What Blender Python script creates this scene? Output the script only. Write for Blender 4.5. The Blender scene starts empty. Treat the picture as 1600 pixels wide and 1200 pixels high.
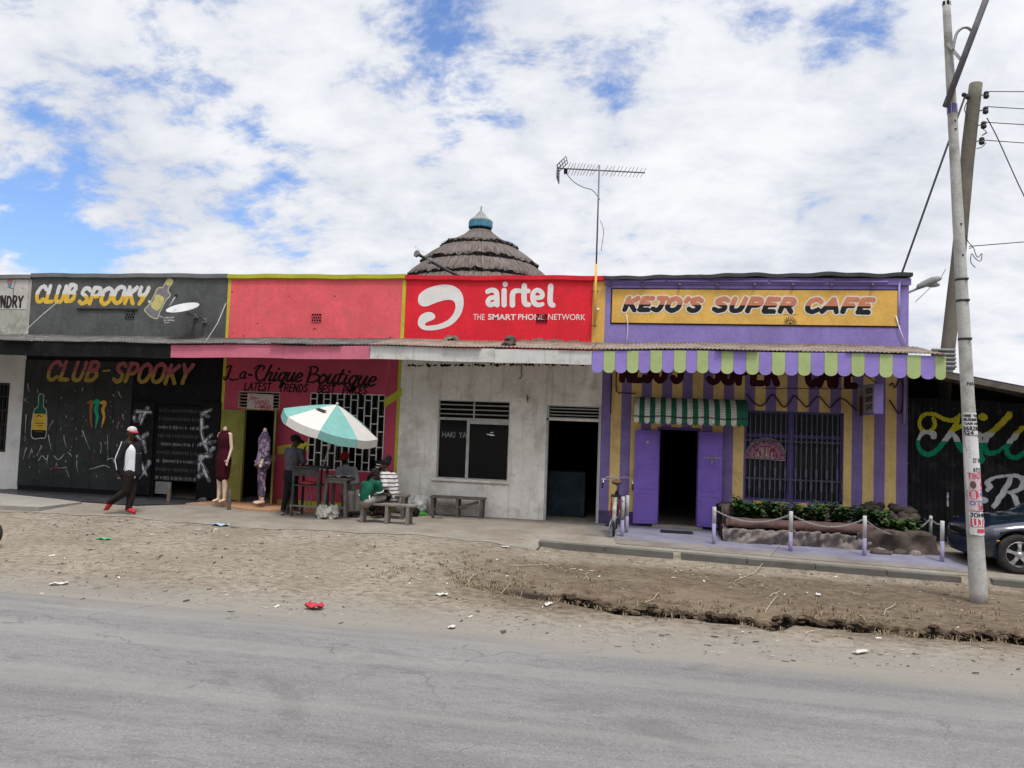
import bpy, bmesh, math, random
import numpy as np
from mathutils import Vector, Matrix
random.seed(7)
rng = np.random.default_rng(11)
SC = bpy.context.scene
COL = SC.collection
rad = math.radians
PI = math.pi

# ------------------------------------------------------------------ camera
CAMP = np.array([0.0, -16.1, 1.95])
YAW, PITCH, ROLL, FPX = rad(-10.01), rad(3.127), rad(2.0896), 1200.0
CF = np.array([math.sin(YAW)*math.cos(PITCH), math.cos(YAW)*math.cos(PITCH), math.sin(PITCH)])
_r0 = np.array([math.cos(YAW), -math.sin(YAW), 0.0]); _u0 = np.cross(_r0, CF)
CR = math.cos(ROLL)*_r0 + math.sin(ROLL)*_u0
CU = -math.sin(ROLL)*_r0 + math.cos(ROLL)*_u0
cd = bpy.data.cameras.new('camera'); cam = bpy.data.objects.new('camera', cd); COL.objects.link(cam)
cd.sensor_width = 36.0; cd.lens = 27.0; cd.clip_start = 0.1; cd.clip_end = 4000
cam.matrix_world = Matrix(((CR[0], CU[0], -CF[0], CAMP[0]), (CR[1], CU[1], -CF[1], CAMP[1]),
                           (CR[2], CU[2], -CF[2], CAMP[2]), (0, 0, 0, 1)))
SC.camera = cam

def ray(px, py):
    return CF + CR*(px-800)/FPX + CU*(600-py)/FPX
def WP(px, py, y=0.0):
    "pixel of the photograph -> (x, z) on the vertical plane at depth y"
    r = ray(px, py); t = (y-CAMP[1])/r[1]
    return r[0]*t, r[2]*t+CAMP[2]
def GP(px, py, z=0.0):
    "pixel -> (x, y) on the level z"
    r = ray(px, py); t = (z-CAMP[2])/r[2]
    return r[0]*t, r[1]*t+CAMP[1]
def V3(px, py, y):
    x, z = WP(px, py, y); return Vector((x, y, z))

# ------------------------------------------------------------------ light
SUN_EL, SUN_AZ = 68.0, 150.0      # azimuth measured from +Y clockwise: behind and to the right of the camera
sd = bpy.data.lights.new('sun', 'SUN'); sun = bpy.data.objects.new('sun', sd); COL.objects.link(sun)
sd.energy = 2.3; sd.angle = rad(10); sd.color = (1.0, 0.96, 0.9)
sdir = Vector((math.sin(rad(SUN_AZ))*math.cos(rad(SUN_EL)), math.cos(rad(SUN_AZ))*math.cos(rad(SUN_EL)), math.sin(rad(SUN_EL))))
sun.rotation_euler = sdir.to_track_quat('Z', 'Y').to_euler()

w = bpy.data.worlds.new('World'); SC.world = w; w.use_nodes = True
nt = w.node_tree; N = nt.nodes; L = nt.links
bg = N['Background']; bg.inputs[1].default_value = 1.0
sky = N.new('ShaderNodeTexSky'); sky.sky_type = 'NISHITA'; sky.sun_disc = False
sky.sun_elevation = rad(SUN_EL); sky.sun_rotation = rad(SUN_AZ)
def math_(nt, op, a, b=None, c=None, clamp=False):
    n = nt.nodes.new('ShaderNodeMath'); n.operation = op; n.use_clamp = clamp
    for i, v in enumerate((a, b, c)):
        if v is None: continue
        if isinstance(v, (int, float)): n.inputs[i].default_value = v
        else: nt.links.new(v, n.inputs[i])
    return n.outputs[0]
def mixc(nt, f, a, b, mode='MIX'):
    n = nt.nodes.new('ShaderNodeMix'); n.data_type = 'RGBA'; n.blend_type = mode
    for i, v in ((0, f), (6, a), (7, b)):
        if isinstance(v, (int, float)): n.inputs[i].default_value = v
        elif isinstance(v, tuple): n.inputs[i].default_value = (*v, 1) if len(v) == 3 else v
        else: nt.links.new(v, n.inputs[i])
    return n.outputs[2]
def noise(nt, vec, scale, detail=4, rough=.55, lac=2.0, dist=0.0):
    n = nt.nodes.new('ShaderNodeTexNoise'); n.inputs['Scale'].default_value = scale
    n.inputs['Detail'].default_value = detail; n.inputs['Roughness'].default_value = rough
    n.inputs['Lacunarity'].default_value = lac; n.inputs['Distortion'].default_value = dist
    if vec is not None: nt.links.new(vec, n.inputs['Vector'])
    return n.outputs['Fac']
def smooth(nt, v, a, b, lo=0.0, hi=1.0):
    n = nt.nodes.new('ShaderNodeMapRange'); n.interpolation_type = 'SMOOTHSTEP'
    nt.links.new(v, n.inputs[0])
    for i, q in enumerate((a, b, lo, hi)): n.inputs[i+1].default_value = q
    return n.outputs[0]
def vmul(nt, v, s):
    n = nt.nodes.new('ShaderNodeVectorMath'); n.operation = 'MULTIPLY'
    nt.links.new(v, n.inputs[0]); n.inputs[1].default_value = s
    return n.outputs[0]

tc = N.new('ShaderNodeTexCoord'); dirv = tc.outputs['Generated']
sp = N.new('ShaderNodeSeparateXYZ'); L.new(dirv, sp.inputs[0])
zc = math_(nt, 'MAXIMUM', math_(nt, 'ADD', sp.outputs[2], 0.34), 0.1)
cx = math_(nt, 'DIVIDE', sp.outputs[0], zc); cy = math_(nt, 'DIVIDE', sp.outputs[1], zc)
cb = N.new('ShaderNodeCombineXYZ'); L.new(cx, cb.inputs[0]); L.new(cy, cb.inputs[1])
cv = cb.outputs[0]
n1 = noise(nt, cv, 1.9, 10, .58, 2.1, .15)
n2 = noise(nt, vmul(nt, cv, (1, 1.25, 1)), 5.5, 9, .62, 2.1, .2)
n3 = noise(nt, cv, 1.1, 5, .55)
dens = math_(nt, 'ADD', math_(nt, 'MULTIPLY', n1, .42), math_(nt, 'MULTIPLY', n2, .58))
# openings in the cloud deck, each round a compass direction
gaps = [(45, 340, .06, .27), (110, 395, .05, .16), (720, 75, .06, .16), (640, 10, .06, .13), (180, 20, .05, .10), (270, 85, .035, .12),
        (345, 215, .05, .16), (420, 255, .05, .12), (700, 200, .06, .15), (770, 140, .04, .10), (950, 15, .10, .13), (1130, 0, .06, .10), (1240, 0, .06, .11), (1030, 45, .035, .09),
        (440, 335, .05, .12), (520, 345, .03, .10), (1545, 400, .03, .07), (40, 150, .025, .10), (240, 385, .04, .11), (980, 408, .03, .05), (1340, 20, .05, .09)]
for gi, (px, py, wdt, amt) in enumerate(gaps):
    d = ray(px, py); d = d/np.linalg.norm(d)
    dt = N.new('ShaderNodeVectorMath'); dt.operation = 'DISTANCE'; L.new(dirv, dt.inputs[0]); dt.inputs[1].default_value = tuple(d)
    dens = math_(nt, 'SUBTRACT', dens, smooth(nt, dt.outputs['Value'], wdt*1.7, 0.0, 0.0, amt*(.62 if gi < 2 else .44)))
# a thicker, unbroken deck away from the openings
rgt = N.new('ShaderNodeVectorMath'); rgt.operation = 'DOT_PRODUCT'; L.new(dirv, rgt.inputs[0]); rgt.inputs[1].default_value = tuple(CR)
dens = math_(nt, 'ADD', dens, smooth(nt, rgt.outputs['Value'], -.35, .25, .030, .07))
cover = smooth(nt, dens, .392, .515)
shade = smooth(nt, math_(nt, 'ADD', math_(nt, 'ADD', math_(nt, 'MULTIPLY', n2, .35), math_(nt, 'MULTIPLY', n1, .3)), math_(nt, 'MULTIPLY', n3, .35)), .39, .59)
cloud = mixc(nt, shade, (.60, .635, .715), (.88, .89, .92))
# clouds are brighter round the hidden sun
dts = N.new('ShaderNodeVectorMath'); dts.operation = 'DOT_PRODUCT'; L.new(dirv, dts.inputs[0]); dts.inputs[1].default_value = tuple(sdir)
glow = smooth(nt, dts.outputs['Value'], .12, 1.0, 1.0, 2.4)
gm = N.new('ShaderNodeVectorMath'); gm.operation = 'SCALE'; L.new(cloud, gm.inputs[0]); L.new(glow, gm.inputs['Scale'])
skm = N.new('ShaderNodeVectorMath'); skm.operation = 'MULTIPLY'; L.new(sky.outputs[0], skm.inputs[0]); skm.inputs[1].default_value = (.125, .145, .185)
col = mixc(nt, cover, skm.outputs[0], gm.outputs[0])
# added dark band low in the unseen sky behind the camera, dims the verandahs
shade_band = math_(nt, 'MULTIPLY', smooth(nt, sp.outputs[1], .15, -.35), smooth(nt, sp.outputs[2], .75, .12))
col = mixc(nt, math_(nt, 'MULTIPLY', shade_band, .9), col, (.11, .115, .13))
L.new(col, bg.inputs[0])
SC.view_settings.view_transform = 'Standard'; SC.view_settings.look = 'None'
SC.view_settings.exposure = 0.12; SC.view_settings.gamma = 1.0
SC.render.resolution_x = 1024; SC.render.resolution_y = 768

# ------------------------------------------------------------------ materials
MATS = {}
def srgb(r, g, b):
    f = lambda c: (c/12.92 if c <= .04045 else ((c+.055)/1.055)**2.4)
    return f(r/255), f(g/255), f(b/255)
def mat(name, color, rough=.85, var=.18, vscale=3.0, dirt=None, dscale=2.0, damt=.6, dlow=.5, bump=.0, bscale=40.0,
        metal=0.0, spec=.12, streak=None, samt=.4, chips=None, camt=.64, cscale=6.0):
    "worn surface: tone variation, blotches of dirt, vertical streaks, chipped spots"
    if name in MATS: return MATS[name]
    m = bpy.data.materials.new(name); MATS[name] = m; m.use_nodes = True
    nt = m.node_tree; b = nt.nodes['Principled BSDF']
    g = nt.nodes.new('ShaderNodeNewGeometry'); pos = g.outputs['Position']
    c = (*color, 1)
    v = noise(nt, pos, vscale, 6, .6); v2 = noise(nt, pos, vscale*9, 4, .65)
    vv = math_(nt, 'ADD', math_(nt, 'MULTIPLY', v, .6), math_(nt, 'MULTIPLY', v2, .4))
    f = smooth(nt, vv, .3, .7, 1-var, 1+var)
    sc = nt.nodes.new('ShaderNodeVectorMath'); sc.operation = 'SCALE'; sc.inputs[0].default_value = color; nt.links.new(f, sc.inputs['Scale'])
    out = sc.outputs[0]
    if dirt:
        dm = noise(nt, pos, dscale, 8, .68, 2.1, .3)
        out = mixc(nt, smooth(nt, dm, dlow, dlow+.2, 0, damt), out, dirt)
    if streak:
        sm = noise(nt, vmul(nt, pos, (5.0, 5.0, .35)), 1.6, 6, .65)
        out = mixc(nt, smooth(nt, sm, .52, .72, 0, samt), out, streak)
    if chips:
        cm = noise(nt, pos, cscale, 6, .7)
        out = mixc(nt, smooth(nt, cm, camt, camt+.025), out, chips)
    nt.links.new(out, b.inputs['Base Color'])
    b.inputs['Roughness'].default_value = rough; b.inputs['Metallic'].default_value = metal
    b.inputs['Specular IOR Level'].default_value = spec
    if bump:
        bn = nt.nodes.new('ShaderNodeBump'); bn.inputs['Strength'].default_value = bump; bn.inputs['Distance'].default_value = .01
        hb = math_(nt, 'ADD', noise(nt, pos, bscale, 5, .6), math_(nt, 'MULTIPLY', noise(nt, pos, bscale*.12, 4, .6), 2.0))
        nt.links.new(hb, bn.inputs['Height']); nt.links.new(bn.outputs[0], b.inputs['Normal'])
    return m
def glass_mat(name, tint=(.02, .022, .025), rough=.06, alpha=.75):
    if name in MATS: return MATS[name]
    m = bpy.data.materials.new(name); MATS[name] = m; m.use_nodes = True
    nt = m.node_tree; b = nt.nodes['Principled BSDF']
    b.inputs['Base Color'].default_value = (*tint, 1); b.inputs['Roughness'].default_value = rough
    b.inputs['Alpha'].default_value = alpha; b.inputs['Specular IOR Level'].default_value = .2
    return m

# ------------------------------------------------------------------ mesh builder
OFF = {}
def tag(o, label=None, cat=None, group=None, kind=None):
    if label: o['label'] = label
    if cat: o['category'] = cat
    if group: o['group'] = group
    if kind: o['kind'] = kind
    return o
def thing(name, loc, label, cat, group=None, rz=0.0):
    o = bpy.data.objects.new(name, None); COL.objects.link(o); o.location = loc; o.rotation_euler = (0, 0, rz)
    o.empty_display_size = .2
    OFF[o.name] = Vector(loc) if rz == 0 else None
    return tag(o, label, cat, group)

class MB:
    def __init__(s): s.v = []; s.f = []; s.m = []; s.sm = []
    def add(s, vs, fs, m=0, smooth=False):
        b = len(s.v); s.v.extend([tuple(q) for q in vs])
        for f in fs:
            s.f.append([b+i for i in f]); s.m.append(m); s.sm.append(smooth)
        return s
    def box(s, x0, x1, y0, y1, z0, z1, m=0):
        return s.add([(x0, y0, z0), (x1, y0, z0), (x1, y1, z0), (x0, y1, z0), (x0, y0, z1), (x1, y0, z1), (x1, y1, z1), (x0, y1, z1)],
              [(0, 3, 2, 1), (4, 5, 6, 7), (0, 1, 5, 4), (1, 2, 6, 5), (2, 3, 7, 6), (3, 0, 4, 7)], m)
    def bar(s, a, b, w, h, m=0, up=(0, 0, 1)):
        "square bar from a to b: w across, h along up"
        a, b = Vector(a), Vector(b); d = (b-a).normalized(); u = Vector(up)
        if abs(d.dot(u)) > .98: u = Vector((0, 1, 0))
        r = d.cross(u).normalized()*w/2; u = r.cross(d).normalized()*h/2
        vs = [a-r-u, a+r-u, a+r+u, a-r+u, b-r-u, b+r-u, b+r+u, b-r+u]
        return s.add(vs, [(3, 2, 1, 0), (4, 5, 6, 7), (0, 1, 5, 4), (1, 2, 6, 5), (2, 3, 7, 6), (3, 0, 4, 7)], m)
    def tube(s, pts, r, n=8, m=0, smooth=True, ell=None):
        pts = [Vector(p) for p in pts]; k = len(pts)
        rs = r if isinstance(r, (list, tuple)) else [r]*k
        vs = []; ref = None
        for i, p in enumerate(pts):
            d = (pts[min(i+1, k-1)]-pts[max(i-1, 0)]).normalized()
            if ref is None:
                ref = d.orthogonal().normalized() if ell is None else (Vector(ell[0])-d*d.dot(Vector(ell[0]))).normalized()
            else: ref = (ref-d*ref.dot(d)).normalized()
            t = d.cross(ref)
            e = 1.0 if ell is None else ell[1]
            for j in range(n):
                a = 2*PI*j/n
                vs.append(p+ref*math.cos(a)*rs[i]+t*math.sin(a)*rs[i]*e)
        fs = []
        for i in range(k-1):
            for j in range(n):
                j2 = (j+1) % n; fs.append((i*n+j, i*n+j2, (i+1)*n+j2, (i+1)*n+j))
        b = len(s.v)
        s.add(vs, fs, m, smooth)
        s.f.append([b+j for j in reversed(range(n))]); s.m.append(m); s.sm.append(False)
        s.f.append([b+(k-1)*n+j for j in range(n)]); s.m.append(m); s.sm.append(False)
        return s
    def lathe(s, prof, c=(0, 0, 0), n=24, m=0, smooth=True, axis=None):
        c = Vector(c); vs = []
        q = Vector((0, 0, 1)).rotation_difference(Vector(axis)) if axis is not None else None
        for r, z in prof:
            for j in range(n):
                a = 2*PI*j/n; p = Vector((r*math.cos(a), r*math.sin(a), z))
                if q is not None: p = q @ p
                vs.append(c+p)
        fs = []
        for i in range(len(prof)-1):
            for j in range(n):
                j2 = (j+1) % n; fs.append((i*n+j, i*n+j2, (i+1)*n+j2, (i+1)*n+j))
        return s.add(vs, fs, m, smooth)
    def ball(s, c, r, n=12, m=0, rot=None):
        "ellipsoid"
        rx, ry, rz = (r, r, r) if isinstance(r, (int, float)) else r
        c = Vector(c); vs = []; k = n//2+1
        for i in range(k+1):
            th = PI*i/k
            for j in range(n):
                a = 2*PI*j/n
                p = Vector((rx*math.sin(th)*math.cos(a), ry*math.sin(th)*math.sin(a), rz*math.cos(th)))
                if rot is not None: p = rot @ p
                vs.append(c+p)
        fs = []
        for i in range(k):
            for j in range(n):
                j2 = (j+1) % n; fs.append((i*n+j, (i+1)*n+j, (i+1)*n+j2, i*n+j2))
        return s.add(vs, fs, m, True)
    def cone(s, a, b, ra, rb, n=12, m=0, flat=None):
        "tapered capsule with round ends; flat=(axis vector, factor) squashes it along that axis"
        a, b = Vector(a), Vector(b); d = b-a; ln = d.length
        if ln < 1e-6: return s.ball(a, ra, n, m)
        d = d/ln; pts = []; rs = []
        for t in (-1, -.85, -.5, 0): pts.append(a+d*ra*t); rs.append(max(ra*math.sqrt(max(0, 1-t*t)), ra*.05))
        for t in (0, .5, .85, 1): pts.append(b+d*rb*t); rs.append(max(rb*math.sqrt(max(0, 1-t*t)), rb*.05))
        return s.tube(pts, rs, n, m, True, flat)
    def build(s, name, mats, parent=None, bevel=0.0, world=True, mods=None):
        me = bpy.data.meshes.new(name)
        off = Vector((0, 0, 0))
        if parent is not None and world: off = OFF.get(parent.name) or Vector((0, 0, 0))
        me.from_pydata([(x-off.x, y-off.y, z-off.z) for x, y, z in s.v], [], s.f)
        mats = mats if isinstance(mats, (list, tuple)) else [mats]
        for q in mats: me.materials.append(q)
        me.polygons.foreach_set('material_index', s.m); me.polygons.foreach_set('use_smooth', s.sm)
        me.update()
        o = bpy.data.objects.new(name, me); COL.objects.link(o)
        if parent is not None: o.parent = parent
        OFF[o.name] = off
        if bevel:
            bv = o.modifiers.new('bevel', 'BEVEL'); bv.width = bevel; bv.segments = 2; bv.limit_method = 'ANGLE'; bv.angle_limit = rad(40)
        return o

def fuse(mb, voxel=.01, it=4):
    "melt overlapping shapes of a builder into one continuous skin"
    me = bpy.data.meshes.new('tmp'); me.from_pydata(mb.v, [], mb.f)
    o = bpy.data.objects.new('tmp', me); COL.objects.link(o)
    r = o.modifiers.new('r', 'REMESH'); r.mode = 'VOXEL'; r.voxel_size = voxel
    q = o.modifiers.new('s', 'SMOOTH'); q.iterations = it; q.factor = .5
    dg = bpy.context.evaluated_depsgraph_get(); ev = o.evaluated_get(dg)
    m2 = bpy.data.meshes.new_from_object(ev)
    out = MB(); out.v = [tuple(v.co) for v in m2.vertices]; out.f = [list(p.vertices) for p in m2.polygons]
    out.m = [0]*len(out.f); out.sm = [True]*len(out.f)
    bpy.data.objects.remove(o); bpy.data.meshes.remove(me); bpy.data.meshes.remove(m2)
    return out

def wall_face(mb, x0, x1, z0, z1, y, holes, depth=.18, m=0, mfn=None, xcuts=(), mrev=None, wob=0.0):
    "front wall with openings (x0,x1,z0,z1), and the reveals of each opening"
    xs = sorted(set([x0, x1] + [h for q in holes for h in q[:2]] + [c for c in xcuts if x0 < c < x1]))
    zs = sorted(set([z0, z1] + [h for q in holes for h in q[2:4]]))
    for i in range(len(xs)-1):
        for k in range(len(zs)-1):
            xc, zc_ = (xs[i]+xs[i+1])/2, (zs[k]+zs[k+1])/2
            if any(h[0] < xc < h[1] and h[2] < zc_ < h[3] for h in holes): continue
            mb.add([(xs[i], y, zs[k]), (xs[i+1], y, zs[k]), (xs[i+1], y, zs[k+1]), (xs[i], y, zs[k+1])], [(0, 1, 2, 3)], mfn(xc) if mfn else m)
    mr = m if mrev is None else mrev
    for a, b, c, d in [h[:4] for h in holes]:
        y1 = y+depth
        mb.add([(a, y, c), (a, y1, c), (a, y1, d), (a, y, d)], [(0, 1, 2, 3)], mr)
        mb.add([(b, y, c), (b, y, d), (b, y1, d), (b, y1, c)], [(0, 1, 2, 3)], mr)
        mb.add([(a, y, d), (a, y1, d), (b, y1, d), (b, y, d)], [(0, 1, 2, 3)], mr)
        mb.add([(a, y, c), (b, y, c), (b, y1, c), (a, y1, c)], [(0, 1, 2, 3)], mr)
    return mb
def room(mb, x0, x1, y0, y1, z0, z1, m=0):
    "inner room behind the front wall: floor, back, sides, ceiling"
    v = [(x0, y0, z0), (x1, y0, z0), (x1, y1, z0), (x0, y1, z0), (x0, y0, z1), (x1, y0, z1), (x1, y1, z1), (x0, y1, z1)]
    return mb.add(v, [(0, 1, 2, 3), (4, 7, 6, 5), (3, 2, 6, 7), (0, 3, 7, 4), (1, 5, 6, 2)], m)

# ------------------------------------------------------------------ painted signs: brush strokes -> flat paint mesh
def seg_dist(field, X, Z, a, b, ra, rb, pad):
    x0 = min(a[0]-ra, b[0]-rb)-pad; x1 = max(a[0]+ra, b[0]+rb)+pad
    z0 = min(a[1]-ra, b[1]-rb)-pad; z1 = max(a[1]+ra, b[1]+rb)+pad
    i0, i1 = np.searchsorted(X, [x0, x1]); k0, k1 = np.searchsorted(Z, [z0, z1])
    i0 = max(i0-1, 0); k0 = max(k0-1, 0); i1 = min(i1+1, len(X)); k1 = min(k1+1, len(Z))
    if i1 <= i0 or k1 <= k0: return
    gx, gz = np.meshgrid(X[i0:i1], Z[k0:k1])
    dx, dz = b[0]-a[0], b[1]-a[1]; l2 = dx*dx+dz*dz+1e-12
    t = np.clip(((gx-a[0])*dx+(gz-a[1])*dz)/l2, 0, 1)
    d = np.hypot(gx-a[0]-t*dx, gz-a[1]-t*dz)-(ra+(rb-ra)*t)
    field[k0:k1, i0:i1] = np.minimum(field[k0:k1, i0:i1], d)
def catmull(P, closed=False, n=6):
    P = np.array(P, float); k = len(P)
    if k < 3: return P
    out = []
    for i in range(k if closed else k-1):
        if closed: p0, p1, p2, p3 = P[(i-1) % k], P[i], P[(i+1) % k], P[(i+2) % k]
        else: p0, p1, p2, p3 = P[max(i-1, 0)], P[i], P[i+1], P[min(i+2, k-1)]
        for j in range(n):
            t = j/n
            out.append(.5*((2*p1)+(-p0+p2)*t+(2*p0-5*p1+4*p2-p3)*t*t+(-p0+3*p1-3*p2+p3)*t**3))
    if not closed: out.append(P[-1])
    return np.array(out)
def poly_field(field, X, Z, P):
    gx, gz = np.meshgrid(X, Z); ins = np.zeros(gx.shape, bool); dmin = np.full(gx.shape, 1e9); k = len(P)
    for i in range(k):
        a, b = P[i], P[(i+1) % k]
        c = ((a[1] > gz) != (b[1] > gz))
        xi = (b[0]-a[0])*(gz-a[1])/((b[1]-a[1]) if abs(b[1]-a[1]) > 1e-12 else 1e-12)+a[0]
        ins ^= c & (gx < xi)
        dx, dz = b[0]-a[0], b[1]-a[1]; t = np.clip(((gx-a[0])*dx+(gz-a[1])*dz)/(dx*dx+dz*dz+1e-12), 0, 1)
        dmin = np.minimum(dmin, np.hypot(gx-a[0]-t*dx, gz-a[1]-t*dz))
    np.minimum(field, np.where(ins, -dmin, dmin), out=field)
def field_mesh(mb, F, X, Z, y, mfn=None, m=0):
    "marching squares of F<0; y: depth or function of x"
    yf = y if callable(y) else (lambda q: y)
    plain = not callable(y)
    neg = F < 0
    c = neg[:-1, :-1].astype(int)+neg[:-1, 1:]+neg[1:, :-1]+neg[1:, 1:]
    for k in range(c.shape[0]):
        row = c[k]; z0, z1 = Z[k], Z[k+1]
        mi = mfn((z0+z1)/2) if mfn else m
        i = 0; idx = np.nonzero(row)[0]
        p = 0
        while p < len(idx):
            i = idx[p]
            if row[i] == 4:
                q = p
                if plain:
                    while q+1 < len(idx) and idx[q+1] == idx[q]+1 and row[idx[q+1]] == 4: q += 1
                i2 = idx[q]+1
                mb.add([(X[i], yf(X[i]), z0), (X[i2], yf(X[i2]), z0), (X[i2], yf(X[i2]), z1), (X[i], yf(X[i]), z1)], [(0, 1, 2, 3)], mi)
                p = q+1; continue
            cs = [(X[i], z0, F[k, i]), (X[i+1], z0, F[k, i+1]), (X[i+1], z1, F[k+1, i+1]), (X[i], z1, F[k+1, i])]
            pl = []
            for e in range(4):
                A, B = cs[e], cs[(e+1) % 4]
                if A[2] < 0: pl.append((A[0], A[1]))
                if (A[2] < 0) != (B[2] < 0):
                    t = A[2]/(A[2]-B[2]); pl.append((A[0]+(B[0]-A[0])*t, A[1]+(B[1]-A[1])*t))
            if len(pl) >= 3: mb.add([(x, yf(x), z) for x, z in pl], [tuple(range(len(pl)))], mi)
            p += 1
    return mb
def wobble(X, Z, amp, sc, seed=0):
    r = np.random.default_rng(seed); gx, gz = np.meshgrid(X, Z); o = 0
    for i in range(6):
        a = r.uniform(0, 2*PI); f = sc*(1.0+i*.7)
        o = o+np.sin((gx*math.cos(a)+gz*math.sin(a))*f+r.uniform(0, 6))/(1+i*.4)
    return o*amp/2.5
def paint(mb, strokes, y, res=.012, grow=0.0, mfn=None, m=0, polys=(), rough=.0, seed=0, dry=0.0):
    "strokes: list of (points Nx2, radii) in wall metres"
    al = [np.asarray(p, float) for p, r in strokes]+[np.asarray(p, float) for p in polys]
    rm = max([float(np.max(r)) for p, r in strokes]+[0])+grow+res*3
    lo = np.min([a.min(0) for a in al], 0)-rm; hi = np.max([a.max(0) for a in al], 0)+rm
    X = np.arange(lo[0], hi[0]+res, res); Z = np.arange(lo[1], hi[1]+res, res)
    F = np.full((len(Z), len(X)), 1.0)
    for p, r in strokes:
        p = np.asarray(p, float); r = np.broadcast_to(r, len(p))
        for i in range(len(p)-1): seg_dist(F, X, Z, p[i], p[i+1], r[i], r[i+1], grow+res*2)
    for p in polys: poly_field(F, X, Z, np.asarray(p, float))
    F = F-grow
    if rough: F = F+wobble(X, Z, rough, 25, seed)+wobble(X, Z, rough*.6, 90, seed+1)
    if dry:
        D_ = wobble(X, Z, 1.0, 30, seed+5)+wobble(X, Z, .8, 95, seed+6)
        F = np.where(D_ > dry, np.maximum(F, .001), F)
    return field_mesh(mb, F, X, Z, y, mfn, m)
S, C_ = 's', 'l'
GL = {  # width, strokes (kind, x,y,...)
'A': (.74, [('l', 0, 0, .37, 1, .74, 0), ('l', .14, .34, .6, .34)]),
'B': (.62, [('l', .06, 0, .06, 1), ('s', .06, 1, .42, .98, .54, .77, .4, .56, .06, .53), ('s', .06, .53, .48, .5, .62, .27, .46, .03, .06, 0)]),
'C': (.62, [('s', .62, .82, .42, 1, .14, .88, .02, .5, .14, .12, .4, 0, .62, .16)]),
'D': (.66, [('l', .06, 0, .06, 1), ('s', .06, 1, .42, .94, .66, .5, .42, .06, .06, 0)]),
'E': (.56, [('l', .56, 1, .06, 1, .06, 0, .56, 0), ('l', .06, .52, .46, .52)]),
'F': (.54, [('l', .56, 1, .06, 1, .06, 0), ('l', .06, .5, .46, .5)]),
'G': (.66, [('s', .62, .84, .4, 1, .12, .86, .02, .5, .14, .12, .42, 0, .62, .14), ('l', .62, .14, .62, .46, .4, .46)]),
'H': (.64, [('l', .05, 0, .05, 1), ('l', .6, 0, .6, 1), ('l', .05, .5, .6, .5)]),
'I': (.14, [('l', .07, 0, .07, 1)]),
'J': (.54, [('l', .14, 1, .56, 1), ('s', .42, 1, .42, .5, .4, .14, .22, 0, .02, .12)]),
'K': (.64, [('l', .06, 0, .06, 1), ('l', .6, 1, .1, .46), ('l', .24, .6, .64, 0)]),
'L': (.54, [('l', .06, 1, .06, 0, .54, 0)]),
'M': (.84, [('l', .03, 0, .1, 1, .42, .3, .74, 1, .82, 0)]),
'N': (.66, [('l', .05, 0, .05, 1, .6, 0, .6, 1)]),
'O': (.7, [('s', .35, 1, .08, .84, .02, .5, .08, .16, .35, 0, .62, .16, .68, .5, .62, .84, .35, 1)]),
'P': (.6, [('l', .06, 0, .06, 1), ('s', .06, 1, .46, .97, .58, .73, .44, .48, .06, .45)]),
'R': (.64, [('l', .06, 0, .06, 1), ('s', .06, 1, .46, .97, .58, .74, .44, .5, .06, .48), ('l', .3, .48, .62, 0)]),
'S': (.58, [('s', .55, .86, .36, 1, .1, .92, .06, .7, .28, .53, .52, .36, .5, .1, .24, 0, .02, .14)]),
'T': (.62, [('l', 0, 1, .62, 1), ('l', .31, 1, .31, 0)]),
'U': (.64, [('s', .05, 1, .05, .4, .12, .08, .32, 0, .52, .08, .59, .4, .59, 1)]),
'W': (.9, [('l', .02, 1, .2, 0, .45, .75, .7, 0, .88, 1)]),
'X': (.6, [('l', 0, 0, .6, 1), ('l', 0, 1, .6, 0)]),
'Y': (.64, [('l', .02, 1, .32, .48, .62, 1), ('l', .32, .48, .3, 0)]),
'y': (.64, [('s', .06, 1, .1, .62, .3, .5, .56, .62), ('l', .62, 1, .54, .55, .3, 0)]),
"'": (.1, [('l', .1, 1, .04, .78)]), '-': (.36, [('l', .03, .48, .33, .48)]), '.': (.1, [('l', .05, .02, .05, .04)]),
' ': (.36, []),
'1': (.3, [('l', .05, .8, .2, 1, .2, 0)]), '2': (.55, [('s', .05, .8, .25, 1, .5, .8, .35, .4, .03, 0), ('l', .03, 0, .55, 0)]),
'4': (.6, [('l', .42, 0, .42, 1, .02, .3, .6, .3)]), '6': (.55, [('s', .45, 1, .15, .7, .05, .3, .25, 0, .5, .25, .3, .52, .07, .35)]),
'8': (.5, [('s', .25, .53, .05, .76, .25, 1, .45, .76, .25, .53, .02, .26, .25, 0, .48, .26, .25, .53)]), '0': (.5, [('s', .25, 1, .03, .5, .25, 0, .47, .5, .25, 1)]),
'5': (.5, [('l', .46, 1, .1, 1, .06, .56), ('s', .06, .56, .3, .62, .48, .32, .3, .02, .02, .1)]), '7': (.5, [('l', .03, 1, .5, 1, .16, 0)]), '9': (.5, [('s', .45, .75, .25, .5, .05, .75, .25, 1, .46, .75, .3, 0)]),
'3': (.5, [('s', .05, .85, .3, 1, .45, .75, .2, .53, .48, .27, .25, 0, .02, .14)]),
}
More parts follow.
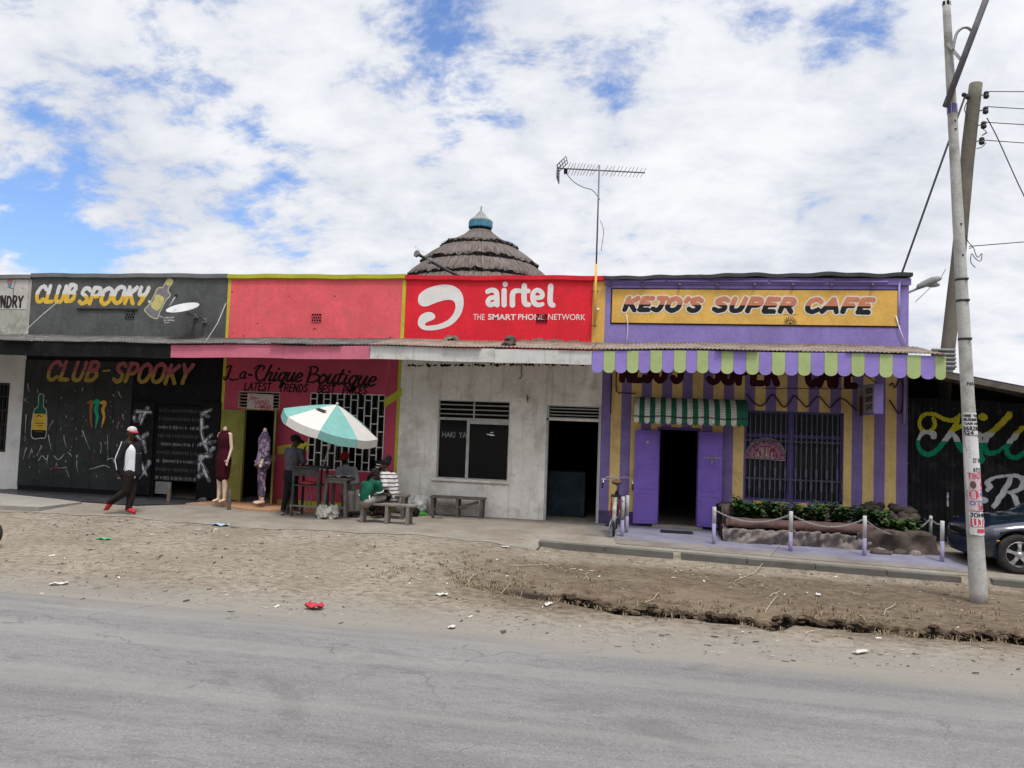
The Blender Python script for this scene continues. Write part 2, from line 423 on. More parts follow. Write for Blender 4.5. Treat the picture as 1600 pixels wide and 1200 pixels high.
LOW = {  # flowing lower case: x-height .55
'a': (.5, [('s', .44, .5, .2, .55, .04, .25, .16, 0, .36, .12, .44, .5), ('s', .44, .5, .4, .15, .46, 0, .56, .08)]),
'c': (.42, [('s', .4, .44, .2, .55, .03, .26, .16, 0, .44, .1)]),
'd': (.5, [('s', .4, .46, .18, .55, .03, .25, .14, 0, .34, .12, .42, .5), ('s', .5, 1, .42, .5, .4, .1, .54, .06)]),
'e': (.44, [('s', .05, .24, .34, .32, .36, .5, .2, .55, .04, .28, .16, 0, .44, .1)]),
'f': (.34, [('s', .44, .9, .3, 1, .2, .6, .1, -.3, 0, -.36), ('l', .04, .5, .36, .52)]),
'g': (.5, [('s', .42, .5, .2, .55, .04, .25, .16, .02, .36, .14, .44, .5), ('s', .44, .5, .36, -.1, .2, -.36, .02, -.24)]),
'h': (.52, [('s', .2, 1, .1, .5, .02, 0), ('s', .06, .25, .24, .54, .4, .5, .36, .2, .36, .02, .54, .08)]),
'i': (.24, [('s', .12, .55, .06, .2, .08, 0, .24, .08), ('l', .18, .78, .19, .8)]),
'k': (.5, [('s', .2, 1, .1, .5, .02, 0), ('s', .44, .54, .16, .26, .3, .12, .5, 0)]),
'l': (.26, [('s', .2, 1, .1, .5, .06, .1, .14, 0, .26, .08)]),
'n': (.52, [('s', .1, .54, .06, .3, .02, 0), ('s', .06, .25, .24, .54, .4, .5, .36, .2, .36, .02, .54, .08)]),
'o': (.46, [('s', .22, .55, .04, .3, .14, 0, .36, .1, .42, .4, .22, .55)]),
'q': (.5, [('s', .42, .5, .2, .55, .04, .25, .16, .02, .36, .14, .44, .5), ('l', .46, .55, .3, -.38), ('s', .3, -.38, .4, -.3, .5, -.1)]),
'r': (.38, [('s', .1, .54, .06, .3, .02, 0), ('s', .06, .25, .2, .5, .38, .52)]),
's': (.38, [('s', .36, .48, .2, .55, .1, .4, .3, .22, .24, .02, .02, .06)]),
't': (.32, [('s', .2, .86, .1, .4, .08, .06, .2, 0, .32, .1), ('l', .0, .6, .34, .62)]),
'u': (.52, [('s', .1, .55, .04, .2, .1, .02, .26, .06, .42, .5), ('s', .44, .55, .38, .15, .44, 0, .56, .08)]),
'm': (.8, [('s', .1, .54, .06, .3, .02, 0), ('s', .06, .25, .22, .54, .36, .5, .32, .02), ('s', .34, .25, .5, .54, .66, .5, .62, .1, .8, .06)]),
' ': (.3, []), '-': (.3, [('s', .02, .3, .1, .36, .2, .26, .3, .32)]),
}
def strokes_of(text, x0, x1, z0, z1, rad_, shear=0.0, font=GL, gap=.2, bold=1.0, slope=0.0, jit=0.0, seed=1, taper=0.0, zfun=None):
    r = random.Random(seed); pen = 0.0; items = []
    for ch in text:
        gl = font.get(ch) or GL.get(ch) or GL.get(ch.upper())
        if gl is None: continue
        jz, js = r.uniform(-jit, jit), 1+r.uniform(-jit, jit)
        for st in gl[1]:
            P = np.array(st[1:], float).reshape(-1, 2)
            if st[0] == 's': P = catmull(P, False, 6)
            Q = P.copy(); Q[:, 1] = Q[:, 1]*js+jz; Q[:, 0] = pen+Q[:, 0]+shear*Q[:, 1]
            items.append(Q)
        pen += gl[0]+gap
    W = max(q[:, 0].max() for q in items); lo = min(q[:, 0].min() for q in items)
    out = []
    for q in items:
        t = (q[:, 0]-lo)/(W-lo)
        X = x0+(x1-x0)*t; Z = z0+(z1-z0)*q[:, 1]+slope*t
        n = len(q); rr = np.full(n, rad_)
        if taper and n > 1:
            # thick-thin: downstrokes thick, upstrokes thin
            d = np.gradient(q, axis=0); ang = np.abs(d[:, 1])/(np.hypot(d[:, 0], d[:, 1])+1e-9)
            rr = rad_*(1-taper+taper*ang)
        out.append((np.stack([X, Z], 1), rr))
    return out
def px_strokes(lst, y=0.0, sc=1.0, ox=0, oy=0):
    "strokes traced in photograph pixels (x, y, radius px) -> wall metres"
    out = []
    for st in lst:
        P = catmull([(a, b, c) for a, b, c in st], False, 5) if len(st) > 2 else np.array(st, float)
        pts = []; rs = []
        for a, b, c in P:
            X, Y = ox+a/sc, oy+b/sc
            x, z = WP(X, Y, y); x2, _ = WP(X+1, Y, y)
            pts.append((x, z)); rs.append(max(c/sc*(x2-x), .002))
        out.append((np.array(pts), np.array(rs)))
    return out
def px_poly(P, y=0.0, sc=1.0, ox=0, oy=0, closed=True, n=5, smooth_=True):
    Q = catmull(P, True, n) if smooth_ else np.array(P, float)
    return np.array([WP(ox+a/sc, oy+b/sc, y) for a, b in Q])
def btext(name, body, x0, x1, z0, z1, y, m, parent, shear=0.0, bold=0.0, thick=0.0):
    "typeset text fitted to a box on a wall plane"
    cu = bpy.data.curves.new('t', 'FONT'); cu.body = body; cu.shear = shear; cu.offset = bold; cu.fill_mode = 'FRONT'; cu.resolution_u = 5
    o = bpy.data.objects.new('t', cu); COL.objects.link(o)
    dg = bpy.context.evaluated_depsgraph_get(); me = bpy.data.meshes.new_from_object(o.evaluated_get(dg))
    P = np.array([v.co for v in me.vertices]); lo, hi = P.min(0), P.max(0)
    mb = MB(); X = x0+(P[:, 0]-lo[0])/(hi[0]-lo[0])*(x1-x0); Z = z0+(P[:, 1]-lo[1])/(hi[1]-lo[1])*(z1-z0)
    mb.add([(a, y, b) for a, b in zip(X, Z)], [tuple(p.vertices) for p in me.polygons])
    bpy.data.objects.remove(o); bpy.data.curves.remove(cu); bpy.data.meshes.remove(me)
    return mb.build(name, m, parent)
# ================================================================== GROUND
XB = [-22.0, -14.7, -9.55, -5.31, -0.93, 5.02]      # party walls of the row of shops
def kerb_y(x): return -2.78-.105*(x+1.65)
DX = [-30, -3.6, -3.3, -2.6, -2.0, -1.1, -.4, 0, .9, 1.3, 1.45, 1.62, 1.85, 2.8, 4.1, 6, 12]
DY = [-5.2, -5.3, -5.5, -5.95, -6.25, -6.42, -6.72, -6.86, -6.85, -6.95, -7.14, -6.95, -6.66, -6.8, -6.8, -6.85, -7.0]
DD = [0, 0, .07, .16, .2, .24, .28, .3, .3, .32, .34, .33, .3, .32, .34, .34, .3]
def hash_bumps(x, y):
    o = 0
    for i, (f, a) in enumerate(((1.3, .010), (2.9, .008), (6.1, .006), (13.0, .0045), (27., .003))):
        for k in range(3):
            t = 1.1+i*2.3+k*2.1
            o = o+a*np.sin(f*(x*math.cos(t)+y*math.sin(t))*1.3+i*1.7+k*2.9+1.4*np.sin(f*.6*(x*math.sin(t*1.7)-y*math.cos(t))))
    return o
def gz(x, y, bumps=True):
    x = np.asarray(x, float); y = np.asarray(y, float)
    z = np.interp(y, [-60, -8.2, -3.2, -2.9, -2.0, 60], [-.2, -.2, -.06, -.045, 0, 0])
    low = np.interp(y, [-8.2, -6.6, -6.2, -3.4], [-.2, -.2, -.175, -.205])
    rgt = np.clip((x+2.6)/1.2, 0, 1); front = np.clip((kerb_y(x)+.10-y)/.16, 0, 1)
    z = z*(1-rgt*front)+np.minimum(z, low)*(rgt*front)
    wv = .05*np.sin(x*5.3)+.035*np.sin(x*11.7+1)+.02*np.sin(x*23.1)
    yd = np.interp(x, DX, DY)+wv*np.clip((x+2.2)/1.5, 0, 1); dd = np.interp(x, DX, DD)
    d = y-yd
    bowl = np.where(d < 0, np.clip(1+d/.12, 0, 1), np.clip(1-d/1.25, 0, 1)**1.3)
    lip = .05*np.sin(x*7.7+1)+.03*np.sin(x*17.)
    slot = np.where(d < .0, np.clip(1+d/.05, 0, 1), np.where(d < .48+lip, 1.25, np.clip(1-(d-.48-lip)/.05, 0, 1)*1.1+.15*np.clip(1-(d-.48)/.8, 0, 1)))
    wq = np.clip((x+1.9)/1.2, 0, 1); prof = bowl*(1-wq)+slot*wq
    z = z-dd*prof
    dirt = np.clip((-2.9-y)/.4, 0, 1)*np.clip((y+8.0)/.5, 0, 1)
    if bumps: z = z+hash_bumps(x, y)*.3*dirt*(1+.8*np.clip(prof*2, 0, 1))
    return z
def gzs(x, y): return float(gz(x, y))
def grid_sheet(name, xs, ys, zf, m, kind='structure'):
    X, Y = np.meshgrid(xs, ys); Z = zf(X, Y); nx, ny = len(xs), len(ys)
    co = np.stack([X, Y, Z], -1).reshape(-1, 3)
    i = np.arange((nx-1)*(ny-1)); r, c = i//(nx-1), i % (nx-1); a = r*nx+c
    f = np.stack([a, a+1, a+nx+1, a+nx], 1)
    me = bpy.data.meshes.new(name); me.vertices.add(len(co)); me.vertices.foreach_set('co', co.ravel())
    me.loops.add(f.size); me.loops.foreach_set('vertex_index', f.ravel().astype(np.int32))
    me.polygons.add(len(f)); me.polygons.foreach_set('loop_start', np.arange(0, f.size, 4, dtype=np.int32))
    me.polygons.foreach_set('loop_total', np.full(len(f), 4, dtype=np.int32))
    me.polygons.foreach_set('use_smooth', np.ones(len(f), bool)); me.update(calc_edges=True); me.validate()
    me.materials.append(m)
    o = bpy.data.objects.new(name, me); COL.objects.link(o)
    if kind: o['kind'] = kind
    return o

def ground_mat():
    m = bpy.data.materials.new('dry_dirt'); m.use_nodes = True; nt = m.node_tree; b = nt.nodes['Principled BSDF']
    g = nt.nodes.new('ShaderNodeNewGeometry'); pos = g.outputs['Position']
    sp = nt.nodes.new('ShaderNodeSeparateXYZ'); nt.links.new(pos, sp.inputs[0])
    big = noise(nt, pos, .7, 6, .6); mid = noise(nt, vmul(nt, pos, (1, 1.5, 1)), 7.5, 8, .72, 2.1, .2); fine = noise(nt, pos, 38, 5, .7)
    c = mixc(nt, smooth(nt, big, .35, .65), (.205, .173, .134), (.262, .226, .18))
    c = mixc(nt, smooth(nt, mid, .42, .66), c, (.135, .108, .082))
    c = mixc(nt, smooth(nt, mid, .44, .30, 0, .5), c, (.275, .245, .20))
    # browner earth on the bank of the ditch, right of the dirt strip
    bank = math_(nt, 'MULTIPLY', smooth(nt, sp.outputs[0], -3.4, -1.2), smooth(nt, math_(nt, 'ADD', sp.outputs[1], math_(nt, 'MULTIPLY', mid, .8)), -7.1, -6.2))
    bank = math_(nt, 'MULTIPLY', bank, smooth(nt, sp.outputs[1], -3.3, -4.0))
    earth = mixc(nt, smooth(nt, mid, .36, .62), (.135, .098, .066), (.075, .053, .036))
    earth = mixc(nt, smooth(nt, big, .5, .62, 0, .55), earth, (.165, .128, .086))
    c = mixc(nt, math_(nt, 'MULTIPLY', bank, .9), c, earth)
    # trodden grey dust beside the road
    c = mixc(nt, smooth(nt, math_(nt, 'ADD', sp.outputs[1], math_(nt, 'MULTIPLY', mid, .7)), -6.6, -7.7, 0, .75), c, (.21, .197, .175))
    c = mixc(nt, smooth(nt, fine, .60, .72, 0, .65), c, (.10, .085, .07))
    c = mixc(nt, smooth(nt, fine, .36, .28, 0, .5), c, (.36, .335, .29))
    # dark soil low in the ditch: the slot's shade painted into the colour
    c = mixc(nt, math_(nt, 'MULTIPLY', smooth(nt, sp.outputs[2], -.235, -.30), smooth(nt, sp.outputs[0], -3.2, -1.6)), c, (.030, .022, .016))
    spk = nt.nodes.new('ShaderNodeTexVoronoi'); spk.inputs['Scale'].default_value = 16; nt.links.new(pos, spk.inputs['Vector'])
    cell = nt.nodes.new('ShaderNodeSeparateColor'); nt.links.new(spk.outputs['Color'], cell.inputs[0])
    ds = math_(nt, 'MULTIPLY', smooth(nt, spk.outputs['Distance'], .22, .12), math_(nt, 'GREATER_THAN', cell.outputs[0], .86))
    c = mixc(nt, math_(nt, 'MULTIPLY', ds, .75), c, (.085, .07, .058))
    ls = math_(nt, 'MULTIPLY', smooth(nt, spk.outputs['Distance'], .2, .1), math_(nt, 'LESS_THAN', cell.outputs[0], .07))
    c = mixc(nt, math_(nt, 'MULTIPLY', ls, .8), c, (.5, .47, .42))
    nt.links.new(c, b.inputs['Base Color']); b.inputs['Roughness'].default_value = .95; b.inputs['Specular IOR Level'].default_value = .15
    bn = nt.nodes.new('ShaderNodeBump'); bn.inputs['Strength'].default_value = .5; bn.inputs['Distance'].default_value = .02
    nt.links.new(math_(nt, 'ADD', math_(nt, 'ADD', mid, math_(nt, 'MULTIPLY', fine, .45)), math_(nt, 'MULTIPLY', ds, .2)), bn.inputs['Height']); nt.links.new(bn.outputs[0], b.inputs['Normal'])
    return m
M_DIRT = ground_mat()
xs = np.concatenate([[-700, -300, -120, -60, -40, -30, -25], np.arange(-21, -4, .075), np.arange(-4, 6.5, .04), np.arange(6.5, 9, .1), [10, 12, 16, 25, 50, 120, 300, 700]])
ys = np.concatenate([[-700, -300, -100, -50, -30, -18, -12, -10], np.arange(-8.6, -2.5, .035), np.arange(-2.5, .4, .25), [1, 3, 6, 10, 20, 50, 120, 300, 700]])
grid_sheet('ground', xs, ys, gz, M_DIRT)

def road_edge(x): return -8.06-.045*(x+2)+.07*np.sin(x*.9)+.05*np.sin(x*2.3+1)+.02*np.sin(x*6.1)
def road_mat():
    m = bpy.data.materials.new('worn_asphalt'); m.use_nodes = True; nt = m.node_tree; b = nt.nodes['Principled BSDF']
    g = nt.nodes.new('ShaderNodeNewGeometry'); pos = g.outputs['Position']
    sp = nt.nodes.new('ShaderNodeSeparateXYZ'); nt.links.new(pos, sp.inputs[0])
    lane = noise(nt, vmul(nt, pos, (.35, 1.5, 1)), 1.2, 6, .6); mid = noise(nt, vmul(nt, pos, (1, 3, 1)), 5, 7, .7); grain = noise(nt, pos, 48, 4, .8); g2 = noise(nt, pos, 160, 2, .6)
    c = mixc(nt, smooth(nt, lane, .3, .7), (.145, .140, .137), (.195, .188, .183))
    c = mixc(nt, smooth(nt, mid, .45, .72, 0, .6), c, (.108, .104, .101))
    c = mixc(nt, smooth(nt, grain, .54, .68, 0, .75), c, (.068, .066, .065))
    c = mixc(nt, smooth(nt, grain, .44, .32, 0, .7), c, (.32, .31, .295))
    c = mixc(nt, smooth(nt, g2, .6, .75, 0, .3), c, (.09, .09, .09))
    # dust blown onto the edge
    e = math_(nt, 'ADD', sp.outputs[1], math_(nt, 'MULTIPLY', sp.outputs[0], .045))
    e = math_(nt, 'ADD', e, math_(nt, 'MULTIPLY', mid, 1.0)); e = math_(nt, 'ADD', e, math_(nt, 'MULTIPLY', lane, .9))
    c = mixc(nt, smooth(nt, e, -8.05, -7.15, 0, .95), c, (.215, .195, .165))
    pt_ = noise(nt, vmul(nt, pos, (.6, 1, 1)), .9, 7, .7, 2.1, .5)
    c = mixc(nt, smooth(nt, pt_, .56, .64, 0, .38), c, (.085, .082, .08))
    tr_ = noise(nt, vmul(nt, pos, (.06, 2.2, 1)), 1.0, 4, .5); c = mixc(nt, smooth(nt, tr_, .54, .66, 0, .4), c, (.10, .096, .093)); c = mixc(nt, smooth(nt, tr_, .46, .34, 0, .35), c, (.24, .23, .215))
    # fine cracks
    vo = nt.nodes.new('ShaderNodeTexVoronoi'); vo.feature = 'DISTANCE_TO_EDGE'; vo.inputs['Scale'].default_value = .32
    wp = nt.nodes.new('ShaderNodeVectorMath'); wp.operation = 'ADD'; nz = nt.nodes.new('ShaderNodeTexNoise'); nz.inputs['Scale'].default_value = 1.8; nz.inputs['Detail'].default_value = 5
    nt.links.new(pos, nz.inputs['Vector']); nt.links.new(pos, wp.inputs[0]); nt.links.new(nz.outputs['Color'], wp.inputs[1]); nt.links.new(wp.outputs[0], vo.inputs['Vector'])
    cr = math_(nt, 'MULTIPLY', smooth(nt, vo.outputs['Distance'], .0055, .001), smooth(nt, lane, .46, .60))
    c = mixc(nt, math_(nt, 'MULTIPLY', cr, .5), c, (.06, .058, .056))
    nt.links.new(c, b.inputs['Base Color']); b.inputs['Roughness'].default_value = .9; b.inputs['Specular IOR Level'].default_value = .2
    bn = nt.nodes.new('ShaderNodeBump'); bn.inputs['Strength'].default_value = .5; bn.inputs['Distance'].default_value = .006
    nt.links.new(math_(nt, 'ADD', grain, math_(nt, 'MULTIPLY', mid, .8)), bn.inputs['Height']); nt.links.new(bn.outputs[0], b.inputs['Normal'])
    return m
def road_sheet():
    xs = np.concatenate([[-600, -200, -80, -40], np.arange(-22, 12, .12), [20, 50, 200, 600]])
    ts = np.linspace(0, 1, 40)
    X, T = np.meshgrid(xs, ts); E_ = road_edge(X)
    Y = E_+(-26-E_)*T**1.6
    Z = -.192+.0*X-.01*np.clip(1-T*14, 0, 1)
    nx = len(xs); mb = MB()
    mb.v = list(map(tuple, np.stack([X, Y, Z], -1).reshape(-1, 3)))
    for r in range(len(ts)-1):
        for c in range(nx-1):
            a = r*nx+c; mb.f.append([a, a+nx, a+nx+1, a+1]); mb.m.append(0); mb.sm.append(True)
    o = mb.build('road', road_mat()); o['kind'] = 'structure'
road_sheet()

M_CONC = mat('concrete', (.235, .21, .175), .9, .2, 1.5, dirt=(.185, .152, .115), dscale=1.1, damt=.75, dlow=.46, bump=.25, bscale=30)
M_KERB = mat('kerb_concrete', (.125, .117, .104), .9, .2, 2.0, dirt=(.12, .105, .085), dscale=3, damt=.6, bump=.4, bscale=40)
def pave_edge(x):
    l = -3.02+.12*np.sin(x*1.1)+.06*np.sin(x*3.3+2)+.03*np.sin(x*9)
    return np.where(x > -1.75, kerb_y(x)+.15, l)
def pavement_sheet():
    xs = np.concatenate([[-40, -30], np.arange(-21, 9.2, .1), [12, 30]]); ts = np.linspace(0, 1, 26)
    X, T = np.meshgrid(xs, ts); E_ = pave_edge(X); Y = E_+(.15-E_)*T
    Z = gz(X, np.maximum(Y, E_+.02), False)+.006
    Zr = np.interp(Y, [-3.7, -2.0, .2], [-.085, -.0, 0.0])+.006
    Z = np.where(X > -1.75, Zr, Z)
    nx = len(xs); mb = MB(); mb.v = list(map(tuple, np.stack([X, Y, Z], -1).reshape(-1, 3)))
    for r in range(len(ts)-1):
        for c in range(nx-1):
            a = r*nx+c; mb.f.append([a, a+1, a+nx+1, a+nx]); mb.m.append(0); mb.sm.append(True)
    o = mb.build('pavement', M_CONC); o['kind'] = 'structure'
pavement_sheet()
def kerb(xa, xb):
    mb = MB(); n = max(2, int((xb-xa)/.9)); cuts = np.linspace(xa, xb, n+1)
    for i in range(n):
        a, b = cuts[i]+(.004 if i else 0), cuts[i+1]-.004
        za, zb = [np.interp(kerb_y(q)+.02, [-3.7, -2.0], [-.085, 0])+.018+random.uniform(-.006, .006) for q in (a, b)]
        ya, yb = kerb_y(a), kerb_y(b); d = .16
        v = [(a, ya, -.3), (b, yb, -.3), (b, yb+d, -.3), (a, ya+d, -.3), (a, ya, za), (b, yb, zb), (b, yb+d, zb), (a, ya+d, za)]
        mb.add(v, [(0, 3, 2, 1), (4, 5, 6, 7), (0, 1, 5, 4), (1, 2, 6, 5), (2, 3, 7, 6), (3, 0, 4, 7)])
    o = mb.build('kerb', M_KERB, None, .012); o['kind'] = 'structure'
kerb(-1.78, .50); kerb(.63, 4.72); kerb(5.12, 9.0)

def floor_sheet(name, pts, z, m, th=0.0):
    mb = MB(); n = len(pts)
    if th:
        mb.add([(x, y, z) for x, y in pts]+[(x, y, z-th) for x, y in pts], [tuple(range(n))]+[(i, n+i, n+(i+1) % n, (i+1) % n) for i in range(n)])
    else: mb.add([(x, y, z) for x, y in pts], [tuple(range(n))])
    o = mb.build(name, m); o['kind'] = 'structure'; return o
M_TILE = mat('terracotta_floor', (.42, .235, .135), .55, .15, 3, dirt=(.25, .18, .13), dscale=3, damt=.6)
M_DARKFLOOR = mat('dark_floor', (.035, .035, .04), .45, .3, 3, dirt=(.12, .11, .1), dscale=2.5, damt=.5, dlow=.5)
M_PALE = mat('pale_slab', (.265, .25, .222), .9, .15, 2, dirt=(.2, .17, .13), dscale=2, damt=.5, bump=.3)
floor_sheet('boutique_floor', [(-9.5, -.02), (-9.75, -.85), GP(330, 789), GP(380, 797), GP(450, 801), (-6.5, -1.25), (-6.3, -.02)], .03, M_TILE, .04)
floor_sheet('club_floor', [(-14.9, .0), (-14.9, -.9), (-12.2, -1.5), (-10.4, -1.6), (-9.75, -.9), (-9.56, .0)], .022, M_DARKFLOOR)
floor_sheet('entrance_slab', [(-17.5, -1.05), GP(-30, 792), GP(60, 796), GP(128, 788), (-12.3, -1.52), (-14.4, -1.05)], .045, M_PALE, .09)
def painted_floor():
    m = bpy.data.materials.new('lavender_floor_paint'); m.use_nodes = True; nt = m.node_tree; b = nt.nodes['Principled BSDF']
    g = nt.nodes.new('ShaderNodeNewGeometry'); pos = g.outputs['Position']; sp = nt.nodes.new('ShaderNodeSeparateXYZ'); nt.links.new(pos, sp.inputs[0])
    a = noise(nt, pos, 1.6, 7, .65); f = noise(nt, pos, 11, 6, .7)
    e = math_(nt, 'ADD', sp.outputs[1], math_(nt, 'MULTIPLY', sp.outputs[0], .16))
    e = math_(nt, 'ADD', e, math_(nt, 'MULTIPLY', a, .9)); e = math_(nt, 'ADD', e, math_(nt, 'MULTIPLY', f, .35))
    pm = math_(nt, 'MULTIPLY', smooth(nt, e, -1.62, -1.2), smooth(nt, sp.outputs[0], -1.0, -.3))
    pm = math_(nt, 'MULTIPLY', pm, smooth(nt, f, .7, .5, .35, 1))
    pc = mixc(nt, smooth(nt, a, .35, .65), (.205, .205, .30), (.16, .155, .235))
    cc = mixc(nt, smooth(nt, a, .4, .62), (.20, .185, .165), (.145, .12, .095))
    c = mixc(nt, math_(nt, 'MULTIPLY', pm, .8), cc, pc)
    nt.links.new(c, b.inputs['Base Color']); b.inputs['Roughness'].default_value = .8
    bn = nt.nodes.new('ShaderNodeBump'); bn.inputs['Strength'].default_value = .3; bn.inputs['Distance'].default_value = .01; nt.links.new(f, bn.inputs['Height']); nt.links.new(bn.outputs[0], b.inputs['Normal'])
    xs = np.arange(-1.1, 5.15, .08); ts = np.linspace(0, 1, 24); X, T = np.meshgrid(xs, ts); E_ = np.where(X > -.5, kerb_y(X)+.35, -1.9); Y = E_+(0-E_)*T
    Z = np.interp(Y, [-3.7, -2.0, .2], [-.085, 0, 0])+.0115; mb = MB(); mb.v = list(map(tuple, np.stack([X, Y, Z], -1).reshape(-1, 3))); nx = len(xs)
    for r in range(len(ts)-1):
        for c in range(nx-1): a = r*nx+c; mb.f.append([a, a+1, a+nx+1, a+nx]); mb.m.append(0); mb.sm.append(True)
    o = mb.build('cafe_floor', m); o['kind'] = 'structure'
painted_floor()

# ================================================================== SHOPS
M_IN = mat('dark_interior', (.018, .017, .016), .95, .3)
M_RUST = mat('rusty_iron_sheet', (.24, .20, .165), .75, .3, 2.5, dirt=(.13, .075, .045), dscale=3, damt=.8, dlow=.45, bump=.2)
M_ROOF = mat('grey_iron_sheet', (.22, .22, .225), .6, .25, 2, dirt=(.14, .09, .06), dscale=2, damt=.6, dlow=.5)
M_BLACK = mat('black_paint', (.008, .008, .009), .7, .4, 3, dirt=(.025, .025, .026), dscale=4, damt=.5)
M_WHITE = mat('white_sign_paint', (.72, .70, .67), .7, .1, 5, chips=(.35, .3, .28), camt=.70, cscale=10)
M_WOODW = mat('weathered_wood', (.13, .112, .095), .9, .35, 5, dirt=(.05, .043, .036), dscale=6, damt=.6, bump=.3, bscale=60)
M_WOODG = mat('grey_bench_wood', (.19, .17, .15), .9, .3, 6, dirt=(.08, .07, .06), dscale=8, damt=.6, bump=.3, bscale=60)
M_FRAME = mat('white_metal_frame', (.42, .41, .39), .6, .2, 6, dirt=(.16, .12, .09), dscale=9, damt=.6, dlow=.55)
M_GLASS = glass_mat('dark_window_glass', (.003, .003, .004), .05, .94)
M_STEEL = mat('dull_steel', (.28, .28, .28), .5, .2, 8, metal=.6)
M_DARKMETAL = mat('dark_metal', (.04, .04, .042), .5, .25, 8)

def shop(i, name, label):
    return thing(name, ((XB[i]+XB[i+1])/2, 0, 0), label, 'building', 'row of painted roadside shops')
SHOP_LAUNDRY = shop(0, 'shop_building', 'whitewashed shop at the left edge with a peeling cream parapet lettered NDRY in black')
SHOP_CLUB = shop(1, 'club_building', 'black and dark grey club front lettered CLUB SPOOKY twice, with painted bottles and splashes')
SHOP_BOUTIQUE = shop(2, 'boutique_building', 'pink boutique with lime trims, a blank pink parapet and black script lettering over its door')
SHOP_PHONE = shop(3, 'phone_shop_building', 'dirty white shop under a bright red parapet with a big white swoosh emblem and lettering')
SHOP_CAFE = shop(4, 'cafe_building', 'purple and yellow striped cafe with a yellow name board and a scalloped valance')

# ---- upper walls (parapets)
ZS = 3.58
P_CREAM = mat('peeling_cream_plaster', (.40, .385, .33), .9, .2, 2, dirt=(.25, .24, .21), dscale=2.2, damt=.8, dlow=.44, streak=(.22, .21, .19), samt=.5, chips=(.55, .50, .45), camt=.63, cscale=3, bump=.3)
P_GREY = mat('dark_grey_paint', (.092, .097, .092), .85, .3, 1.6, dirt=(.15, .152, .145), dscale=2.5, damt=.55, dlow=.5, streak=(.06, .062, .06), samt=.5, bump=.25, bscale=25)
P_PINK = mat('pink_paint', (.74, .118, .135), .85, .16, 1.4, dirt=(.60, .12, .12), dscale=2.5, damt=.75, dlow=.48, chips=(.16, .06, .06), camt=.725, cscale=5, streak=(.56, .115, .125), samt=.55, bump=.25, bscale=25)
P_RED = mat('bright_red_paint', (.70, .026, .042), .75, .16, 1.4, dirt=(.55, .028, .04), dscale=3, damt=.75, dlow=.48, streak=(.5, .03, .04), samt=.45, chips=(.12, .04, .04), camt=.76, cscale=6, bump=.25, bscale=25)
P_PURPLE = mat('lavender_paint', (.245, .195, .455), .8, .18, 1.5, dirt=(.20, .15, .40), dscale=2.5, damt=.6, dlow=.5, chips=(.13, .10, .22), camt=.74, cscale=6, streak=(.2, .15, .38), samt=.5, bump=.3, bscale=25)
P_YELLOW = mat('mustard_paint', (.66, .40, .10), .8, .18, 2, dirt=(.52, .31, .085), dscale=3, damt=.6, dlow=.5, chips=(.3, .2, .08), camt=.74, cscale=7, bump=.2, bscale=25)
P_LIME = mat('lime_paint', (.47, .47, .045), .8, .14, 2, dirt=(.33, .33, .05), dscale=4, damt=.6, chips=(.1, .1, .04), camt=.72, cscale=8)
P_WHITEWASH = mat('dirty_whitewash', (.78, .74, .675), .9, .14, 1.3, dirt=(.50, .455, .39), dscale=1.7, damt=.75, dlow=.46, streak=(.36, .33, .285), samt=.5, chips=(.17, .15, .13), camt=.70, cscale=9, bump=.35, bscale=20)
P_CLUB = mat('black_club_paint', (.030, .032, .031), .7, .3, 1.8, dirt=(.055, .056, .054), dscale=2.5, damt=.6, streak=(.03, .03, .03), samt=.5, bump=.2)
COPE = {0: mat('grey_coping', (.2, .2, .195), .9, .2, 2, dirt=(.1, .1, .1), dscale=3, damt=.6, chips=(.5, .48, .46), camt=.64, cscale=4), 1: mat('pale_grey_coping', (.175, .18, .175), .9, .2, 2, dirt=(.12, .12, .12), dscale=3, damt=.5)}
def parapet(i, root, m, coping=None, top=5.2):
    mb = MB(); n = 24; x0, x1 = XB[i], XB[i+1]
    xs = np.linspace(x0, x1, n+1)
    for k in range(n):
        a, b = xs[k], xs[k+1]
        ta, tb = [top+.007*math.sin(q*2.1)+.005*math.sin(q*5.7) for q in (a, b)]
        if k == 0: ta = top
        mb.add([(a, 0, ZS), (b, 0, ZS), (b, 0, tb-.11), (a, 0, ta-.11)], [(0, 1, 2, 3)], 0)
        mb.add([(a, 0, ta-.11), (b, 0, tb-.11), (b, -.05, tb-.09), (a, -.05, ta-.09)], [(0, 1, 2, 3)], 1)
        mb.add([(a, -.05, ta-.09), (b, -.05, tb-.09), (b, -.055, tb), (a, -.055, ta)], [(0, 1, 2, 3)], 1)
        mb.add([(a, -.055, ta), (b, -.055, tb), (b, .2, tb), (a, .2, ta)], [(0, 1, 2, 3)], 1)
        mb.add([(a, .2, ta), (b, .2, tb), (b, .2, ZS), (a, .2, ZS)], [(0, 1, 2, 3)], 0)
    mb.add([(x0, -.055, top), (x0, .2, top), (x0, .2, ZS), (x0, 0, ZS), (x0, 0, top-.11)], [(0, 1, 2, 3, 4)], 0)
    mb.add([(x1, -.055, top), (x1, 0, top-.11), (x1, 0, ZS), (x1, .2, ZS), (x1, .2, top)], [(0, 1, 2, 3, 4)], 0)
    return mb.build('parapet', [m, coping or m], root)
parapet(0, SHOP_LAUNDRY, P_CREAM, COPE[0], 5.17)
parapet(1, SHOP_CLUB, P_GREY, COPE[1], 5.2)
parapet(2, SHOP_BOUTIQUE, P_PINK, P_LIME, 5.19)
def phone_parapet():
    o = parapet(3, SHOP_PHONE, P_RED, None, 5.17)
phone_parapet()
